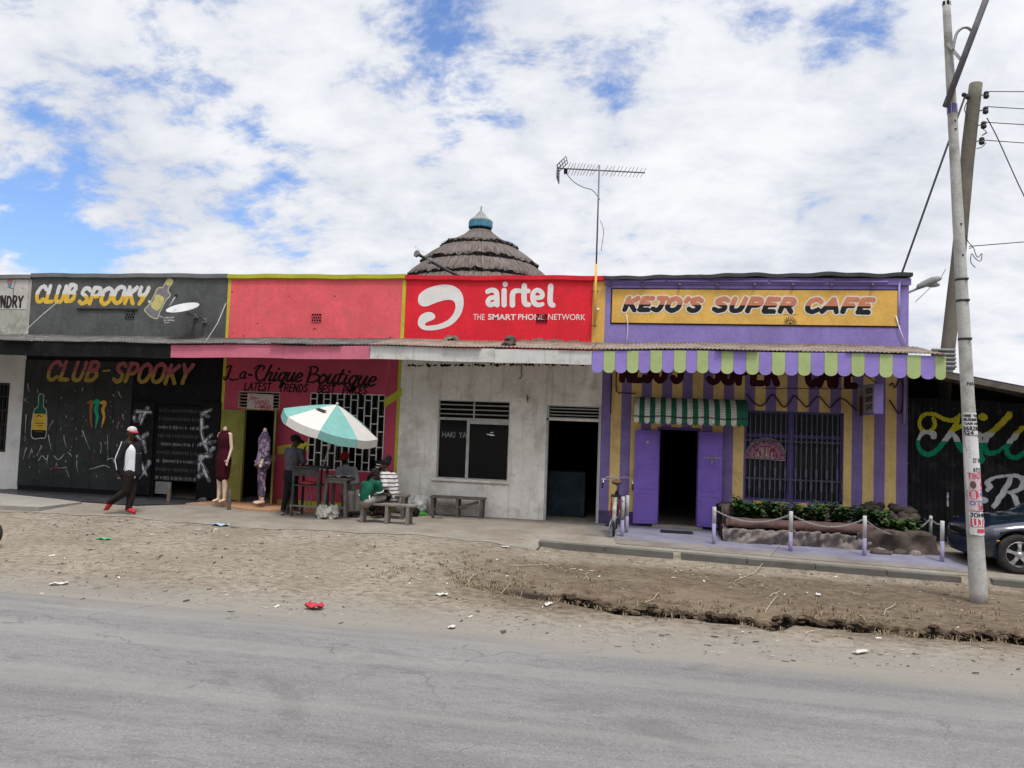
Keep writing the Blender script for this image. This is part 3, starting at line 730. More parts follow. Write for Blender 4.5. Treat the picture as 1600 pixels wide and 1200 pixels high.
# roofs behind the parapets, and the outer shell of each shop
for i, root in enumerate((SHOP_LAUNDRY, SHOP_CLUB, SHOP_BOUTIQUE, SHOP_PHONE, SHOP_CAFE)):
    mb = MB(); x0, x1 = XB[i]+.01, XB[i+1]-.01
    mb.add([(x0, .2, 4.75), (x1, .2, 4.75), (x1, 7, 4.1), (x0, 7, 4.1)], [(0, 1, 2, 3)])
    mb.add([(x0, .2, 4.70), (x1, .2, 4.70), (x1, 7, 4.05), (x0, 7, 4.05)], [(3, 2, 1, 0)])
    mb.build('roof', M_ROOF, root)
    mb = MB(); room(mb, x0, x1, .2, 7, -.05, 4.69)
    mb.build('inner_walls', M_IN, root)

# ---- verandah roofs and fascias
YV = -1.5
FB = [XB[0], WP(267, 540, YV)[0], WP(578, 552, YV)[0], WP(925, 554, YV)[0], WP(1478, 560, YV)[0]]
def zsag(x): return 3.455+.012*math.sin(x*.8)+.008*math.sin(x*2.1)+np.interp(x, [-14, -9, -4, 0, 5], [-.075, -.04, -.015, .0, .02])
def verandah(root, x0, x1, m, seed):
    r = random.Random(seed); mb = MB(); pitch = .076; xs = np.arange(x0, x1+.001, pitch/6)
    prev = None; lap = 0; vs = []; fs = []
    for k, x in enumerate(xs):
        if k % 60 == 0: lap = r.uniform(-.03, .05); lz = r.uniform(-.006, .012)
        c = .009*math.cos(2*PI*x/pitch)
        zf = zsag(x)+.03
        vs += [(x, YV-.05+lap, zf+c+lz), (x, -.75, zf+.145+c), (x, .0, zf+.30+c)]
    for k in range(len(xs)-1):
        a = k*3; fs += [(a, a+3, a+4, a+1), (a+1, a+4, a+5, a+2)]
    mb.add(vs, fs, 0, True)
    o = mb.build('verandah_roof', m, root)
    sd_ = o.modifiers.new('thick', 'SOLIDIFY'); sd_.thickness = .004
    mb = MB()
    for x in np.arange(x0+.3, x1, 1.05):
        mb.bar((x, YV+.03, zsag(x)-.04), (x, -.0, zsag(x)+.22), .05, .1)
    mb.bar((x0, YV+.06, zsag(x0)-.04), (x1, YV+.06, zsag(x1)-.04), .05, .08)
    mb.build('rafter_frame', M_WOODW, o)
    return o
def fascia(root, x0, x1, m, h=.265):
    mb = MB(); x = x0; r = random.Random(int(x0*100))
    while x < x1-.01:
        ln = min(r.uniform(1.3, 2.6), x1-x); b = x+ln
        if x1-b < .4: b = x1
        dz = r.uniform(-.008, .008); n = max(2, int((b-x)/.25)); q = np.linspace(x+.002, b-.002, n)
        vs = []; fs = []
        for p in q: vs += [(p, YV, zsag(p)-h+dz), (p, YV, zsag(p)+dz), (p, YV+.025, zsag(p)+dz), (p, YV+.025, zsag(p)-h+dz)]
        for k in range(n-1):
            a = 4*k; fs += [(a, a+4, a+5, a+1), (a+1, a+5, a+6, a+2), (a+2, a+6, a+7, a+3), (a+3, a+7, a+4, a)]
        fs += [(0, 1, 2, 3), (4*n-4, 4*n-1, 4*n-2, 4*n-3)]
        mb.add(vs, fs); x = b
    return mb.build('fascia', m, root)
V_DARK = mat('sooty_iron_sheet', (.10, .097, .092), .8, .3, 2.5, dirt=(.3, .28, .25), dscale=5, damt=.9, dlow=.52)
verandah(SHOP_LAUNDRY, XB[0], XB[1]-.003, V_DARK, 1)
verandah(SHOP_CLUB, XB[1]+.003, FB[1], V_DARK, 2)
verandah(SHOP_BOUTIQUE, FB[1]+.006, FB[2], V_DARK, 3)
verandah(SHOP_PHONE, FB[2]+.006, FB[3], M_RUST, 4)
VR_CAFE = verandah(SHOP_CAFE, FB[3]+.006, FB[4], M_RUST, 5)
fascia(SHOP_LAUNDRY, XB[0], XB[1]-.003, M_BLACK, .29)
fascia(SHOP_CLUB, XB[1]+.003, FB[1]-.003, M_BLACK, .29)
fascia(SHOP_BOUTIQUE, FB[1]+.003, FB[2]-.003, mat('dusty_pink_board', (.56, .155, .22), .8, .12, 2, dirt=(.42, .13, .17), dscale=3, damt=.6, bump=.1))
fascia(SHOP_PHONE, FB[2]+.003, FB[3]-.003, mat('white_board', (.58, .57, .55), .8, .12, 2, dirt=(.36, .33, .28), dscale=3.5, damt=.7, dlow=.5, streak=(.35, .32, .27), samt=.4))
def scallops():
    px = [925, 943, 961, 979.5, 998, 1016, 1035, 1053, 1072, 1089, 1107, 1127, 1146, 1166, 1186, 1206, 1227, 1247, 1267, 1288, 1309, 1330, 1351, 1374, 1395, 1417, 1439, 1461, 1478]
    X = [WP(p, 560, YV)[0] for p in px]
    g_ = mat('pale_green_board', (.385, .47, .205), .75, .1, 3, dirt=(.30, .38, .17), dscale=5, damt=.5)
    p_ = mat('lavender_board', (.285, .215, .56), .75, .1, 3, dirt=(.2, .16, .4), dscale=5, damt=.5)
    for i in range(28):
        a, b = X[i]+.002, X[i+1]-.002; zc = zsag((a+b)/2); r = (b-a)/2; zb = zc-.42+r*.8
        out = [(a, zc), (b, zc)] + [((a+b)/2+r*math.cos(t), zb-r*.8*math.sin(t)) for t in np.linspace(0, PI, 13)]
        n = len(out); mb = MB(); yo = -.004*(i % 2)
        mb.add([(x, YV-.005+yo, z) for x, z in out]+[(x, YV+.014+yo, z) for x, z in out],
               [tuple(reversed(range(n))), tuple(n+k for k in range(n))]+[(k, (k+1) % n, n+(k+1) % n, n+k) for k in range(n)])
        mb.build('scallop', g_ if i % 2 else p_, VR_CAFE)
scallops()

# ---- ground-floor walls -------------------------------------------------------------
def opening(pxa, pxb, pya, pyb, y=0.0):
    xa = WP(pxa, (pya+pyb)/2, y)[0]; xb = WP(pxb, (pya+pyb)/2, y)[0]
    pm = (pxa+pxb)/2
    return xa, xb, WP(pm, pyb, y)[1], WP(pm, pya, y)[1]
def louvres(root, x0, x1, z0, z1, y, n, m, name='louvre_vent', mull=()):
    mb = MB(); t = .022
    for a, b, c, d in ((x0, x1, z1-t, z1), (x0, x1, z0, z0+t), (x0, x0+t, z0+t, z1-t), (x1-t, x1, z0+t, z1-t)): mb.box(a, b, y-.012, y+.03, c, d)
    for q in mull: mb.box(q-.015, q+.015, y-.01, y+.028, z0+t, z1-t)
    for k in range(n):
        z = z0+(z1-z0)*(k+1)/(n+1)
        mb.bar((x0+t, y+.01, z), (x1-t, y+.01, z), .035, .012, 0, up=(0, .45, 1))
    return mb.build(name, m, root)

# laundry shop
def laundry():
    o = opening(-60, 12, 597, 705); mb = MB(); wall_face(mb, XB[0], XB[1], -.05, ZS, 0, [o], .16)
    P_LW = mat('laundry_whitewash', (.58, .57, .55), .9, .12, 1.5, dirt=(.4, .38, .35), dscale=2.5, damt=.6, bump=.2)
    mb.build('wall', P_LW, SHOP_LAUNDRY)
    fr = MB(); x0, x1, z0, z1 = o
    for a, b, c, d in ((x0, x1, z1-.05, z1), (x0, x1, z0, z0+.05), (x0, x0+.05, z0+.05, z1-.05), (x1-.05, x1, z0+.05, z1-.05)): fr.box(a, b, .03, .09, c, d)
    for k in range(1, 12): fr.box(x0+(x1-x0)*k/12-.008, x0+(x1-x0)*k/12+.008, .05, .07, z0+.05, z1-.05)
    for k in range(1, 5): fr.box(x0+.05, x1-.05, .04, .05, z0+(z1-z0)*k/5-.008, z0+(z1-z0)*k/5+.008)
    wn = fr.build('window', M_DARKMETAL, SHOP_LAUNDRY)
    MB().box(x0+.05, x1-.05, .1, .105, z0+.05, z1-.05).build('pane', M_GLASS, wn)
    # painted panel with lettering and a flower
    pn = MB(); xa, zt = WP(-80, 437); xb, zb = WP(42, 478)
    pn.box(xa, xb, -.006, 0, WP(20, 483)[1], WP(20, 437)[1]); pn.build('sign_panel', mat('faded_sign_white', (.50, .475, .44), .9, .15, 2, dirt=(.38, .35, .31), dscale=3, damt=.7, chips=(.35, .33, .28), camt=.62, cscale=4), SHOP_LAUNDRY)
    zl0, zl1 = WP(15, 480)[1], WP(15, 463)[1]; xr = WP(35.5, 470)[0]; xn = WP(2.0, 470)[0]
    lw = (xr-xn)/4.0; st = strokes_of('LAUNDRY', xr-lw*7.05, xr, zl0, zl1, .027, 0, gap=.26, jit=.02)
    mb = MB(); paint(mb, st, -.008, .012, rough=.004); mb.build('painted_lettering', mat('brown_black_paint', (.035, .028, .026), .8, .3, 6, chips=(.4, .37, .33), camt=.66, cscale=12), SHOP_LAUNDRY)
    mb = MB(); paint(mb, px_strokes([[(21, 460, .6), (21.5, 450, .5), (25, 440, .4)], [(21, 452, .5), (12, 448, .5)]]), -.008, .008); mb.build('painted_flower_stem', mat('dark_blue_paint', (.05, .08, .13), .8), SHOP_LAUNDRY)
    mb = MB(); paint(mb, [], -.008, .01, polys=[px_poly([(12, 444), (16, 443), (19, 444), (18, 448), (15, 449)])]); mb.build('painted_flower', mat('faded_blue_paint', (.13, .24, .36), .8), SHOP_LAUNDRY)
    mb = MB(); paint(mb, [], -.008, .01, polys=[px_poly([(10, 440), (15, 437), (20, 437), (19, 443), (13, 443)])], rough=.01); mb.build('painted_petals', mat('faded_red_paint', (.42, .2, .18), .8, chips=(.5, .47, .43), camt=.58, cscale=9), SHOP_LAUNDRY)
laundry()

# club
def club():
    root = SHOP_CLUB
    o = opening(242, 310, 632, 779); mb = MB(); wall_face(mb, XB[1], XB[2], -.05, ZS, 0, [o], .16)
    mb.build('wall', mat('sooty_wall', (.010, .010, .011), .8, .3, 2, dirt=(.025, .025, .025), dscale=3, damt=.5), root)
    # big sheet of boarding with seams
    xa = WP(36, 640)[0]; xb = WP(204, 680)[0]; zb = WP(110, 762)[1]; zt = 3.12
    mb = MB(); n = 6; xs_ = np.linspace(xa, xb, n+1)
    for k in range(n): mb.box(xs_[k]+.004, xs_[k+1]-.004, -.03, -.0, zb, zt)
    mb.box(xa, xb, -.036, -.03, WP(110, 668)[1]-.01, WP(110, 668)[1]+.006)
    bd = mb.build('boarding', P_CLUB, root, .004)
    MB().box(XB[1]+.05, xb, -.02, .0, .02, zb-.0).build('plinth', M_BLACK, root)
    yb = -.0335
    # lettering (lower, fading from dusty pink to olive)
    zt_, zb_ = WP(190, 568)[1], WP(190, 596)[1]; zm = (zt_*.45+zb_*.55)
    A = [mat('dusty_red_letter', (.34, .10, .105), .8, .2, 6), mat('olive_letter', (.34, .23, .055), .8, .2, 6)]
    for t, a, b in (('CLUB', 78, 155), ('SPOOKY', 180, 303)):
        st = strokes_of(t, WP(a, 580)[0], WP(b, 580)[0], zb_, zt_, .048, .32, gap=.22, jit=.03)
        mb = MB(); paint(mb, st, yb-.002, .012, rough=.008, mfn=lambda z: 0 if z > zm else 1); mb.build('painted_lettering', A, root)
    mb = MB(); paint(mb, px_strokes([[(163, 580, 1.2), (173, 579, 1.2)]]), yb-.002, .01); mb.build('painted_dash', A[1], root)
    # lettering (upper, white over yellow)
    B_ = [mat('white_letter', (.66, .65, .62), .8, .12, 6, chips=(.2, .2, .2), camt=.72, cscale=9), mat('yellow_letter', (.68, .43, .055), .8, .15, 6)]
    zt_, zb_ = WP(146, 448)[1], WP(146, 473)[1]
    for t, a, b, dz in (('CLUB', 58, 118, .02), ('SPOOKy', 125, 232, -.015)):
        st = strokes_of(t, WP(a, 460)[0], WP(b, 460)[0], zb_+dz, zt_+dz, .05, .3, gap=.2, jit=.04, seed=4)
        zq = zb_+dz+(zt_-zb_)*.45
        mb = MB(); paint(mb, st, -.003, .012, rough=.008, mfn=lambda z: 0 if z > zq else 1); mb.build('painted_lettering', B_, root)
    mb = MB(); paint(mb, px_strokes([[(233, 471, 1.6), (233.5, 471.5, 1.6)]]), -.003, .01); mb.build('painted_dot', B_[0], root)
    # painted bottle, upper wall (crop scale 15)
    q = dict(sc=15, ox=220, oy=430)
    outl = [(95, 800), (200, 690), (250, 600), (340, 420), (380, 330), (450, 285), (500, 295), (560, 220), (620, 110), (680, 85), (745, 130), (735, 190), (660, 290), (640, 370), (690, 450), (660, 520), (590, 590), (520, 720), (440, 880), (410, 990), (340, 1015), (220, 960), (120, 860)]
    mb = MB(); P = px_poly(outl, **q); paint(mb, [], -.003, .008, polys=[P], grow=.014); mb.build('painted_bottle_outline', mat('pale_yellow_paint', (.50, .49, .30), .8, .15, 6), root)
    mb = MB(); paint(mb, [], -.0045, .008, polys=[P], grow=-.012); mb.build('painted_bottle', mat('bottle_grey_paint', (.20, .19, .205), .8, .25, 6), root)
    mb = MB(); paint(mb, [], -.006, .008, polys=[px_poly([(240, 660), (300, 600), (350, 470), (430, 460), (540, 520), (545, 600), (480, 740), (400, 825), (330, 810), (260, 740)], **q)], rough=.006); mb.build('painted_bottle_label', mat('cream_yellow_paint', (.55, .49, .18), .8, .25, 6, dirt=(.5, .47, .35), dscale=9), root)
    mb = MB(); paint(mb, [], -.006, .008, polys=[px_poly([(590, 200), (640, 110), (690, 95), (735, 130), (725, 180), (665, 250)], **q)]); mb.build('painted_bottle_cap', MATS['cream_yellow_paint'], root)
    # signature scribble
    mb = MB(); r = random.Random(5); sg = []
    for row, (xa_, xb_, yy) in enumerate(((255, 271, 496.5), (256, 272, 500.5), (257, 264, 504))):
        x = xa_
        while x < xb_:
            sg.append([(x, yy+r.uniform(-1, 1), .25), (x+r.uniform(.2, 1), yy+r.uniform(-1.6, 1), .25), (x+r.uniform(.8, 1.6), yy+r.uniform(-.5, 1.2), .25)]); x += r.uniform(1.1, 1.9)
    sg.append([(249, 493, .5), (254, 496, .4)])
    paint(mb, px_strokes(sg), -.003, .006); mb.build('painted_signature', B_[0], root)
    # lower green bottle (crop scale 4 from 0,560)
    q = dict(y=yb, sc=4, ox=0, oy=560)
    outl = [(245, 232), (272, 232), (270, 300), (290, 335), (286, 480), (255, 496), (198, 485), (212, 335), (240, 300)]
    P = px_poly(outl, n=4, **q)
    mb = MB(); paint(mb, [], yb-.002, .007, polys=[P], grow=.018, rough=.004); mb.build('painted_bottle_outline', mat('grey_white_paint', (.36, .36, .34), .8, .2, 6), root)
    zA, zB = WP(62, 560+345/4, yb)[1], WP(62, 560+448/4, yb)[1]
    mb = MB(); paint(mb, [], yb-.0035, .007, polys=[P], grow=-.004, mfn=lambda z: 0 if z > zA else (1 if z > zB else 2))
    mb.build('painted_bottle', [mat('bottle_green_paint', (.012, .075, .045), .7), mat('bottle_label_paint', (.50, .33, .05), .7, .2, 6), M_BLACK], root)
    mb = MB(); paint(mb, px_strokes([[(56, 646, .5), (67, 646, .5)], [(55, 661, .6), (69, 661.5, .6)], [(57, 665, .4), (67, 665, .4)], [(55, 674, .5), (68, 675, .5)], [(58, 651, .8), (61, 649, .8), (65, 651, .8)]], yb), yb-.005, .006); mb.build('painted_label_text', mat('label_ink', (.12, .07, .02), .8), root)
    # three claw marks
    for pts, c in (([(136.5, 629.5, 1.6), (143, 629, 3.0), (142, 640, 2.2), (142, 655, 2.0), (143.5, 668, .5)], (.24, .105, .03)), ([(147, 628.5, 2.0), (152, 628, 3.6), (150, 640, 2.9), (152, 652, 2.4), (149.5, 667, .8), (149, 670, .3)], (.015, .30, .17)), ([(157, 629.5, 1.6), (164, 629.5, 2.8), (161, 640, 2.2), (162.5, 652, 2.0), (158.5, 668, .4)], (.56, .30, .05))):
        mb = MB(); paint(mb, px_strokes([pts], yb), yb-.002, .007, rough=.008, seed=int(c[1]*100)); mb.build('painted_claw_mark', mat(('rust_claw', 'green_claw', 'orange_claw')[0 if c[1] < .2 else (1 if c[0] < .1 else 2)], c, .8, .2, 8), root)
    # splashes and drips
    r = random.Random(9); sp_ = []
    fixed = [(41, 648, 39, 690), (83, 658, 76, 672), (76, 680, 81, 704), (100, 681, 104, 698), (129, 673, 140, 702), (168, 680, 169, 712), (158, 692, 157, 708), (65, 697, 58, 712), (50, 702, 45, 716), (41, 700, 36, 718), (185, 612, 190, 622), (177, 617, 180, 620), (44, 600, 46, 612), (192, 648, 194, 656), (120, 722, 122, 738), (104, 735, 108, 745), (186, 660, 183, 672), (28, 670, 38, 688), (108, 708, 112, 714)]
    for a, b, c, d in fixed:
        sp_.append([(a, b, r.uniform(.5, 1.0)), ((a+c)/2+r.uniform(-1, 1), (b+d)/2, .4), (c, d, r.uniform(.2, .4))])
    sp_ += [[(60, 720, .4), (66, 712, .5), (72, 718, .5), (75, 711, .4), (73, 724, .4)], [(84, 712, .5), (92, 718, .6), (101, 709, .4)], [(140, 733, .4), (152, 730, .5), (163, 727, .6), (172, 731, .4)], [(168, 718, .8), (176, 716, .6), (178, 722, .4)], [(90, 731, .4), (105, 731, .5)]]
    for k in range(90):
        x, z = r.uniform(36, 200), r.choice((r.uniform(600, 700), r.uniform(690, 745))); rr = r.choice((.25, .3, .45, .6))
        a = r.uniform(-.4, .4); ln = r.uniform(.3, 5)
        sp_.append([(x, z, rr), (x+math.sin(a)*ln, z+math.cos(a)*ln, rr*.5)])
    ok = [s for s in sp_ if all(WP(p[0], p[1], yb)[0] < xb-.03 and WP(p[0], p[1], yb)[0] > xa+.02 for p in s)]
    mb = MB(); paint(mb, px_strokes(ok, yb), yb-.0025, .008, rough=.003); mb.build('paint_splashes', mat('splash_white', (.34, .34, .335), .8, .35, 7), root)
    mb = MB(); paint(mb, px_strokes([[(80, 732, .5), (88, 730, .8), (97, 731, .4)], [(140, 650, .3), (141, 662, .5)], [(186, 650, .3), (184, 668, .5), (186, 676, .3)], [(143, 712, .5), (145, 718, .5)], [(60, 706, .3), (64, 712, .3)]], yb), yb-.0026, .007); mb.build('paint_splashes_red', mat('splash_red', (.22, .035, .045), .8), root)
    # doors with sprayed crosses
    M_SPRAY = mat('spray_white', (.55, .56, .58), .8, .3, 8, chips=(.06, .06, .065), camt=.60, cscale=14)
    M_SPRAYS = mat('spray_haze', (.095, .10, .11), .8, .4, 9)
    xs1 = []
    for (pa, pb) in ((206, 240), (312, 343)):
        a, b = WP(pa, 700)[0], WP(pb, 700)[0]; mb = MB(); z1_ = WP((pa+pb)/2, 628)[1]
        mb.box(a, b, -.05, -.012, .06, z1_); mb.box(a+.03, b-.03, -.058, -.05, .9, .93); mb.box(a+.03, b-.03, -.058, -.05, 1.5, 1.53)
        xs1.append(mb.build('door_leaf', M_BLACK, root, .004))
    yd = -.053
    right = [(313, 648, 330, 640), (315, 646, 326, 651), (311, 655, 318, 692), (306, 671, 324, 667), (318, 691, 331, 680), (313, 694, 336, 690), (318, 692, 330, 711), (334, 700, 317, 714), (308, 713, 330, 713), (310, 715, 324, 738), (318, 713, 304, 737), (311, 744, 321, 737), (319, 735, 327, 752)]
    left = [(214, 643, 236, 644), (231, 638, 231, 641), (226, 646, 220, 662), (222, 645, 216, 658), (207, 652, 211, 658), (230, 678, 218, 686), (215, 682, 222, 688), (224, 690, 228, 706), (220, 724, 229, 742), (234, 722, 224, 738), (218, 744, 226, 739)]
    for lst, leaf in ((left, xs1[0]), (right, xs1[1])):
        lim = [v.co.x+OFF[leaf.name].x for v in leaf.data.vertices]; lo, hi = min(lim)+.05, max(lim)-.05
        def cl(st): return [(np.clip(p, [lo, -9], [hi, 9]), r_) for p, r_ in st]
        tr = [[(a, b, 2.0), ((a+c)/2, (b+d)/2, 1.3), (c, d, .7)] for a, b, c, d in lst]
        mb = MB(); paint(mb, cl(px_strokes(tr, yd)), yd-.0055, .01, rough=.012, grow=.03); mb.build('spray_halo', M_SPRAYS, leaf)
        mb = MB(); paint(mb, cl(px_strokes(tr, yd)), yd-.007, .01, rough=.016, grow=-.006); mb.build('spray_marks', M_SPRAY, leaf)
        th = [[(a, b, .45), (c, d, .35)] for a, b, c, d in lst[1::2]]
        mb = MB(); paint(mb, cl(px_strokes(th, yd)), yd-.0085, .008); mb.build('painted_crosses', M_BLACK, leaf)
    # folding lattice gate
    x0, x1, z0, z1 = o; mb = MB(); hl = MB()
    nb = 26; zg0 = WP(276, 752)[1]
    for k in range(nb+1):
        x = x0+.02+(x1-x0-.04)*k/nb; mb.box(x-.006, x+.006, .03, .042, zg0, z1-.02)
    rows = np.linspace(zg0+.06, WP(276, 642)[1], 9); r = random.Random(3)
    for i, z in enumerate(rows):
        mb.box(x0, x1, .044, .05, z-.012, z+.012)
        for k in range(nb):
            if r.random() < .12: continue
            x = x0+.03+(x1-x0-.05)*(k+.5)/nb; h = .036+r.uniform(-.014, .012); hl.bar((x, .024, z-h), (x+.001, .024, z+h), .010, .006, 0 if i in (0, 2, 4, 6) and r.random() < .75 else 1, up=(0, 1, 0))
    g = mb.build('lattice_gate', M_DARKMETAL, root)
    hl.build('gate_links', [mat('worn_brass_links', (.36, .33, .29), .5, .5, 14), mat('dull_links', (.10, .09, .08), .6, .5, 14)], g)
    MB().box(x0+.02, x0+.42, .06, .09, .1, zg0-.03).build('leaning_board', mat('grey_board', (.2, .2, .19), .8, .2, 5), root)
    # small rendered ledge and vent on the upper wall
    a, b = WP(121, 482), WP(216, 483); MB().box(a[0], b[0], -.035, 0, a[1]-.012, a[1]+.012).build('ledge', mat('dark_ledge', (.05, .05, .048), .9), root)
club()
def vent(root, pxa, pxb, pya, pyb, m, rows=3, cols=4, name='wall_vent'):
    x0, x1, z0, z1 = opening(pxa, pxb, pya, pyb); mb = MB()
    mb.box(x0, x1, -.004, .0, z0, z1, 1)
    w_, h_ = (x1-x0)/cols, (z1-z0)/rows; t = .012
    for r in range(rows+1): mb.box(x0, x1, -.014, -.005, z0+r*h_-t/2, z0+r*h_+t/2, 0)
    for r in range(rows):
        for c in range(cols+1):
            x = x0+c*w_+(w_/2 if r % 2 else 0)
            if x < x1: mb.box(x-t/2, x+t/2, -.0135, -.005, z0+r*h_+t/2, z0+(r+1)*h_-t/2, 0)
    return mb.build(name, [m, M_BLACK], root)
vent(SHOP_CLUB, 196, 210, 485, 498, P_GREY)
vent(SHOP_BOUTIQUE, 487, 502, 490, 503, P_PINK)
vent(SHOP_PHONE, 838, 855, 491, 504, mat('darker_red_paint', (.4, .02, .03), .8, .2, 6))

# boutique
def boutique():
    root = SHOP_BOUTIQUE; y = 0
    d = opening(376, 429, 641, 786); d = (d[0], d[1], .0, d[3])
    tr = opening(372, 437, 612, 640); wn = opening(482, 600, 615, 736)
    tr = (tr[0], tr[1], d[3]+.045, tr[3])
    mb = MB(); wall_face(mb, XB[2]+.07, XB[3]-.07, -.05, ZS, 0, [d, tr, wn], .16)
    P_PL = mat('deep_pink_paint', (.47, .070, .115), .8, .13, 1.6, dirt=(.36, .06, .095), dscale=2.5, damt=.6, streak=(.32, .06, .085), samt=.4, bump=.2, bscale=25)
    mb.build('wall', P_PL, root)
    mb = MB(); mb.box(XB[2], XB[2]+.07, -.003, .1, -.05, ZS); mb.box(XB[3]-.07, XB[3], -.003, .1, -.05, ZS)
    mb.box(XB[2]+.01, XB[2]+.075, -.003, -.0005, ZS+.02, 5.08); mb.box(XB[3]-.055, XB[3]+.02, -.003, -.0005, ZS+.02, 5.08)
    mb.box(d[1]+.12, XB[3]-.07, -.003, 0, .02, .13)
    for A, B in (((434, 697), (482, 690)), ((600, 624), (628, 606))):
        q = [WP(A[0], A[1]), WP(B[0], B[1]), WP(B[0], B[1]+13), WP(A[0], A[1]+13)]
        mb.add([(x, -.0045, z) for x, z in q], [(3, 2, 1, 0)])
    mb.build('lime_trim', P_LIME, root)

    # pock marks and peeled edges on the pink parapet
    mb = MB(); r = random.Random(14); ck = []
    for a, b, s_ in ((363, 456, 1.5), (450, 463, .8), (491, 463.5, .9), (522, 463, .9), (491, 514, 1.3), (445, 515, .7), (520, 515.5, 1.0), (362, 521, .9), (382, 524.5, 1.3), (610, 527, 1.0), (371, 516, .7), (421, 488, .5), (560, 480, .5), (590, 506, .6), (402, 505, .5)):
        ck.append([(a-s_*r.uniform(.5, 2), b+r.uniform(-.4, .4), s_*.5), (a+s_*r.uniform(.5, 2), b+r.uniform(-.4, .4), s_*.35)])
    paint(mb, px_strokes(ck), -.002, .007, rough=.012); mb.build('paint_chips', mat('chip_dark_red', (.10, .025, .03), .9, .3, 9), root)['kind'] = 'stuff'
    mb = MB(); paint(mb, px_strokes([[(382, 532, .6), (400, 531, 1.6), (420, 534, 1.2), (440, 535, .6)], [(470, 536, .5), (500, 535.5, .9), (520, 536.5, .5)], [(570, 537, .5), (596, 535.5, 1.2), (612, 533, .8), (628, 536, 1.4)]]), -.002, .01, rough=.025); mb.build('peeled_edge', mat('peeled_tan', (.33, .20, .16), .95, .3, 6), root)['kind'] = 'stuff'
    # script lettering
    MB_INK = mat('black_lettering', (.014, .010, .012), .7, .3, 5)
    z0, z1 = WP(470, 598)[1], WP(470, 571)[1]; h = z1-z0
    sl = lambda px: WP(px, 588)[0]
    st = []
    # capital L, C and B as flourishes, the rest from the flowing alphabet
    st += px_strokes([[(354, 574, 1.0), (361, 571.5, 1.4), (360, 577, 1.6), (356, 588, 1.7), (352, 593, 1.4), (349.5, 590, .9), (354, 589, .8), (363, 594, 1.2), (373, 592, .9)]])
    st += strokes_of('a-', sl(375), sl(394), z0+.06, z0+.06+h*.72, .024, .25, LOW, taper=.45)
    st += px_strokes([[(397, 577, .8), (402, 572.5, 1.1), (407, 571, 1.3), (413, 573, 1.6), (411, 578, 1.2)], [(408, 572, 1.2), (402, 578, 1.7), (400, 586, 1.9), (403, 594, 1.7), (409, 594.5, 1.3), (414, 590, .9)]])
    st += strokes_of('hique', sl(413), sl(472), z0+.02, z0+.02+h*.9, .031, .25, LOW, taper=.45, gap=.06)
    st += px_strokes([[(486, 575, 1.6), (484, 585, 2.0), (480, 597, 1.8)], [(482, 574, .9), (492, 573, 1.2), (497, 577, 1.5), (493, 583, 1.2), (487, 585, .9)], [(487, 585, .9), (497, 586, 1.4), (498, 592, 1.6), (490, 597, 1.4), (481, 597, 1.0)]])
    st += strokes_of('outique', sl(499), sl(587), z0+.0, z0+.0+h*.95, .031, .25, LOW, taper=.45, gap=.06, slope=-.03)
    mb = MB(); paint(mb, st, -.003, .009, rough=.003); mb.build('painted_lettering', MB_INK, root)
    za, zb = WP(478, 612)[1], WP(478, 600.5)[1]
    for t, a, b, k in (('LATEST', 382, 424, 0), ('TRENDS', 438, 481, 1), ('BEST', 497, 524, 2), ('PRICES', 536, 574, 3)):
        mb = MB(); paint(mb, strokes_of(t, WP(a, 606)[0], WP(b, 606)[0], za-.006*k, zb-.006*k, .0165, .22, gap=.22, jit=.02), -.003, .009, rough=.002); mb.build('painted_lettering', MB_INK, root)
    # transom louvres, door frame and leaves
    louvres(root, tr[0], tr[1], tr[2], tr[3], .02, 4, mat('pinkish_frame', (.38, .31, .27), .7, .2, 6), mull=())
    OL = mat('olive_door_paint', (.225, .215, .055), .65, .18, 3, dirt=(.15, .145, .04), dscale=4, damt=.6, chips=(.05, .05, .03), camt=.7, cscale=9)
    fr = MB(); t = .05
    fr.box(d[0], d[1], -.01, .08, d[3], d[3]+.045); fr.box(d[0]-.002, d[0]+t, -.01, .08, 0.03, d[3]); fr.box(d[1]-t, d[1]+.002, -.01, .08, 0.03, d[3])
    fr.build('door_frame', OL, root)
    def leaf(hx, ang, wd):
        mb = MB(); n = 3
        mb.box(0, wd, -.035, 0, .06, d[3]-.01)
        for k in range(n):
            a, b = .06+(d[3]-.1)*k/n+.06, .06+(d[3]-.1)*(k+1)/n-.04
            for q in ((.05, wd-.05, a, a+.02), (.05, wd-.05, b-.02, b), (.05, .07, a+.02, b-.02), (wd-.07, wd-.05, a+.02, b-.02)): mb.box(q[0], q[1], -.041, -.035, q[2], q[3]); mb.box(q[0], q[1], 0, .006, q[2], q[3])
        R_ = Matrix.Rotation(ang, 3, 'Z'); mb.v = [tuple(R_ @ Vector(v)+Vector((hx, -.02, 0))) for v in mb.v]
        o = mb.build('door_leaf', OL, root, .003); return o, R_, hx
    o1, R1, h1 = leaf(d[0]+.0, rad(180+14), .46)
    o2, R2, h2 = leaf(d[1], rad(-63), .46)
    for o_, R_, hx in ((o1, R1, h1), (o2, R2, h2)):
        mb = MB(); mb.box(.40, .43, -.055, .02, 1.0, 1.12); mb.box(.39, .44, -.045, -.035, .98, 1.14)
        mb.v = [tuple(R_ @ Vector(v)+Vector((hx, -.02, 0))) for v in mb.v]; mb.build('handle', M_STEEL, o_)
    # burglar-bar window
    x0, x1, z0, z1 = wn; g = MB(); t = .012
    for a, b, c, e in ((x0, x1, z1-.02, z1), (x0, x1, z0, z0+.02), (x0, x0+.02, z0, z1), (x1-.02, x1, z0, z1)): g.box(a, b, .0, .03, c, e)
    nv = 11; H = (z1-z0)
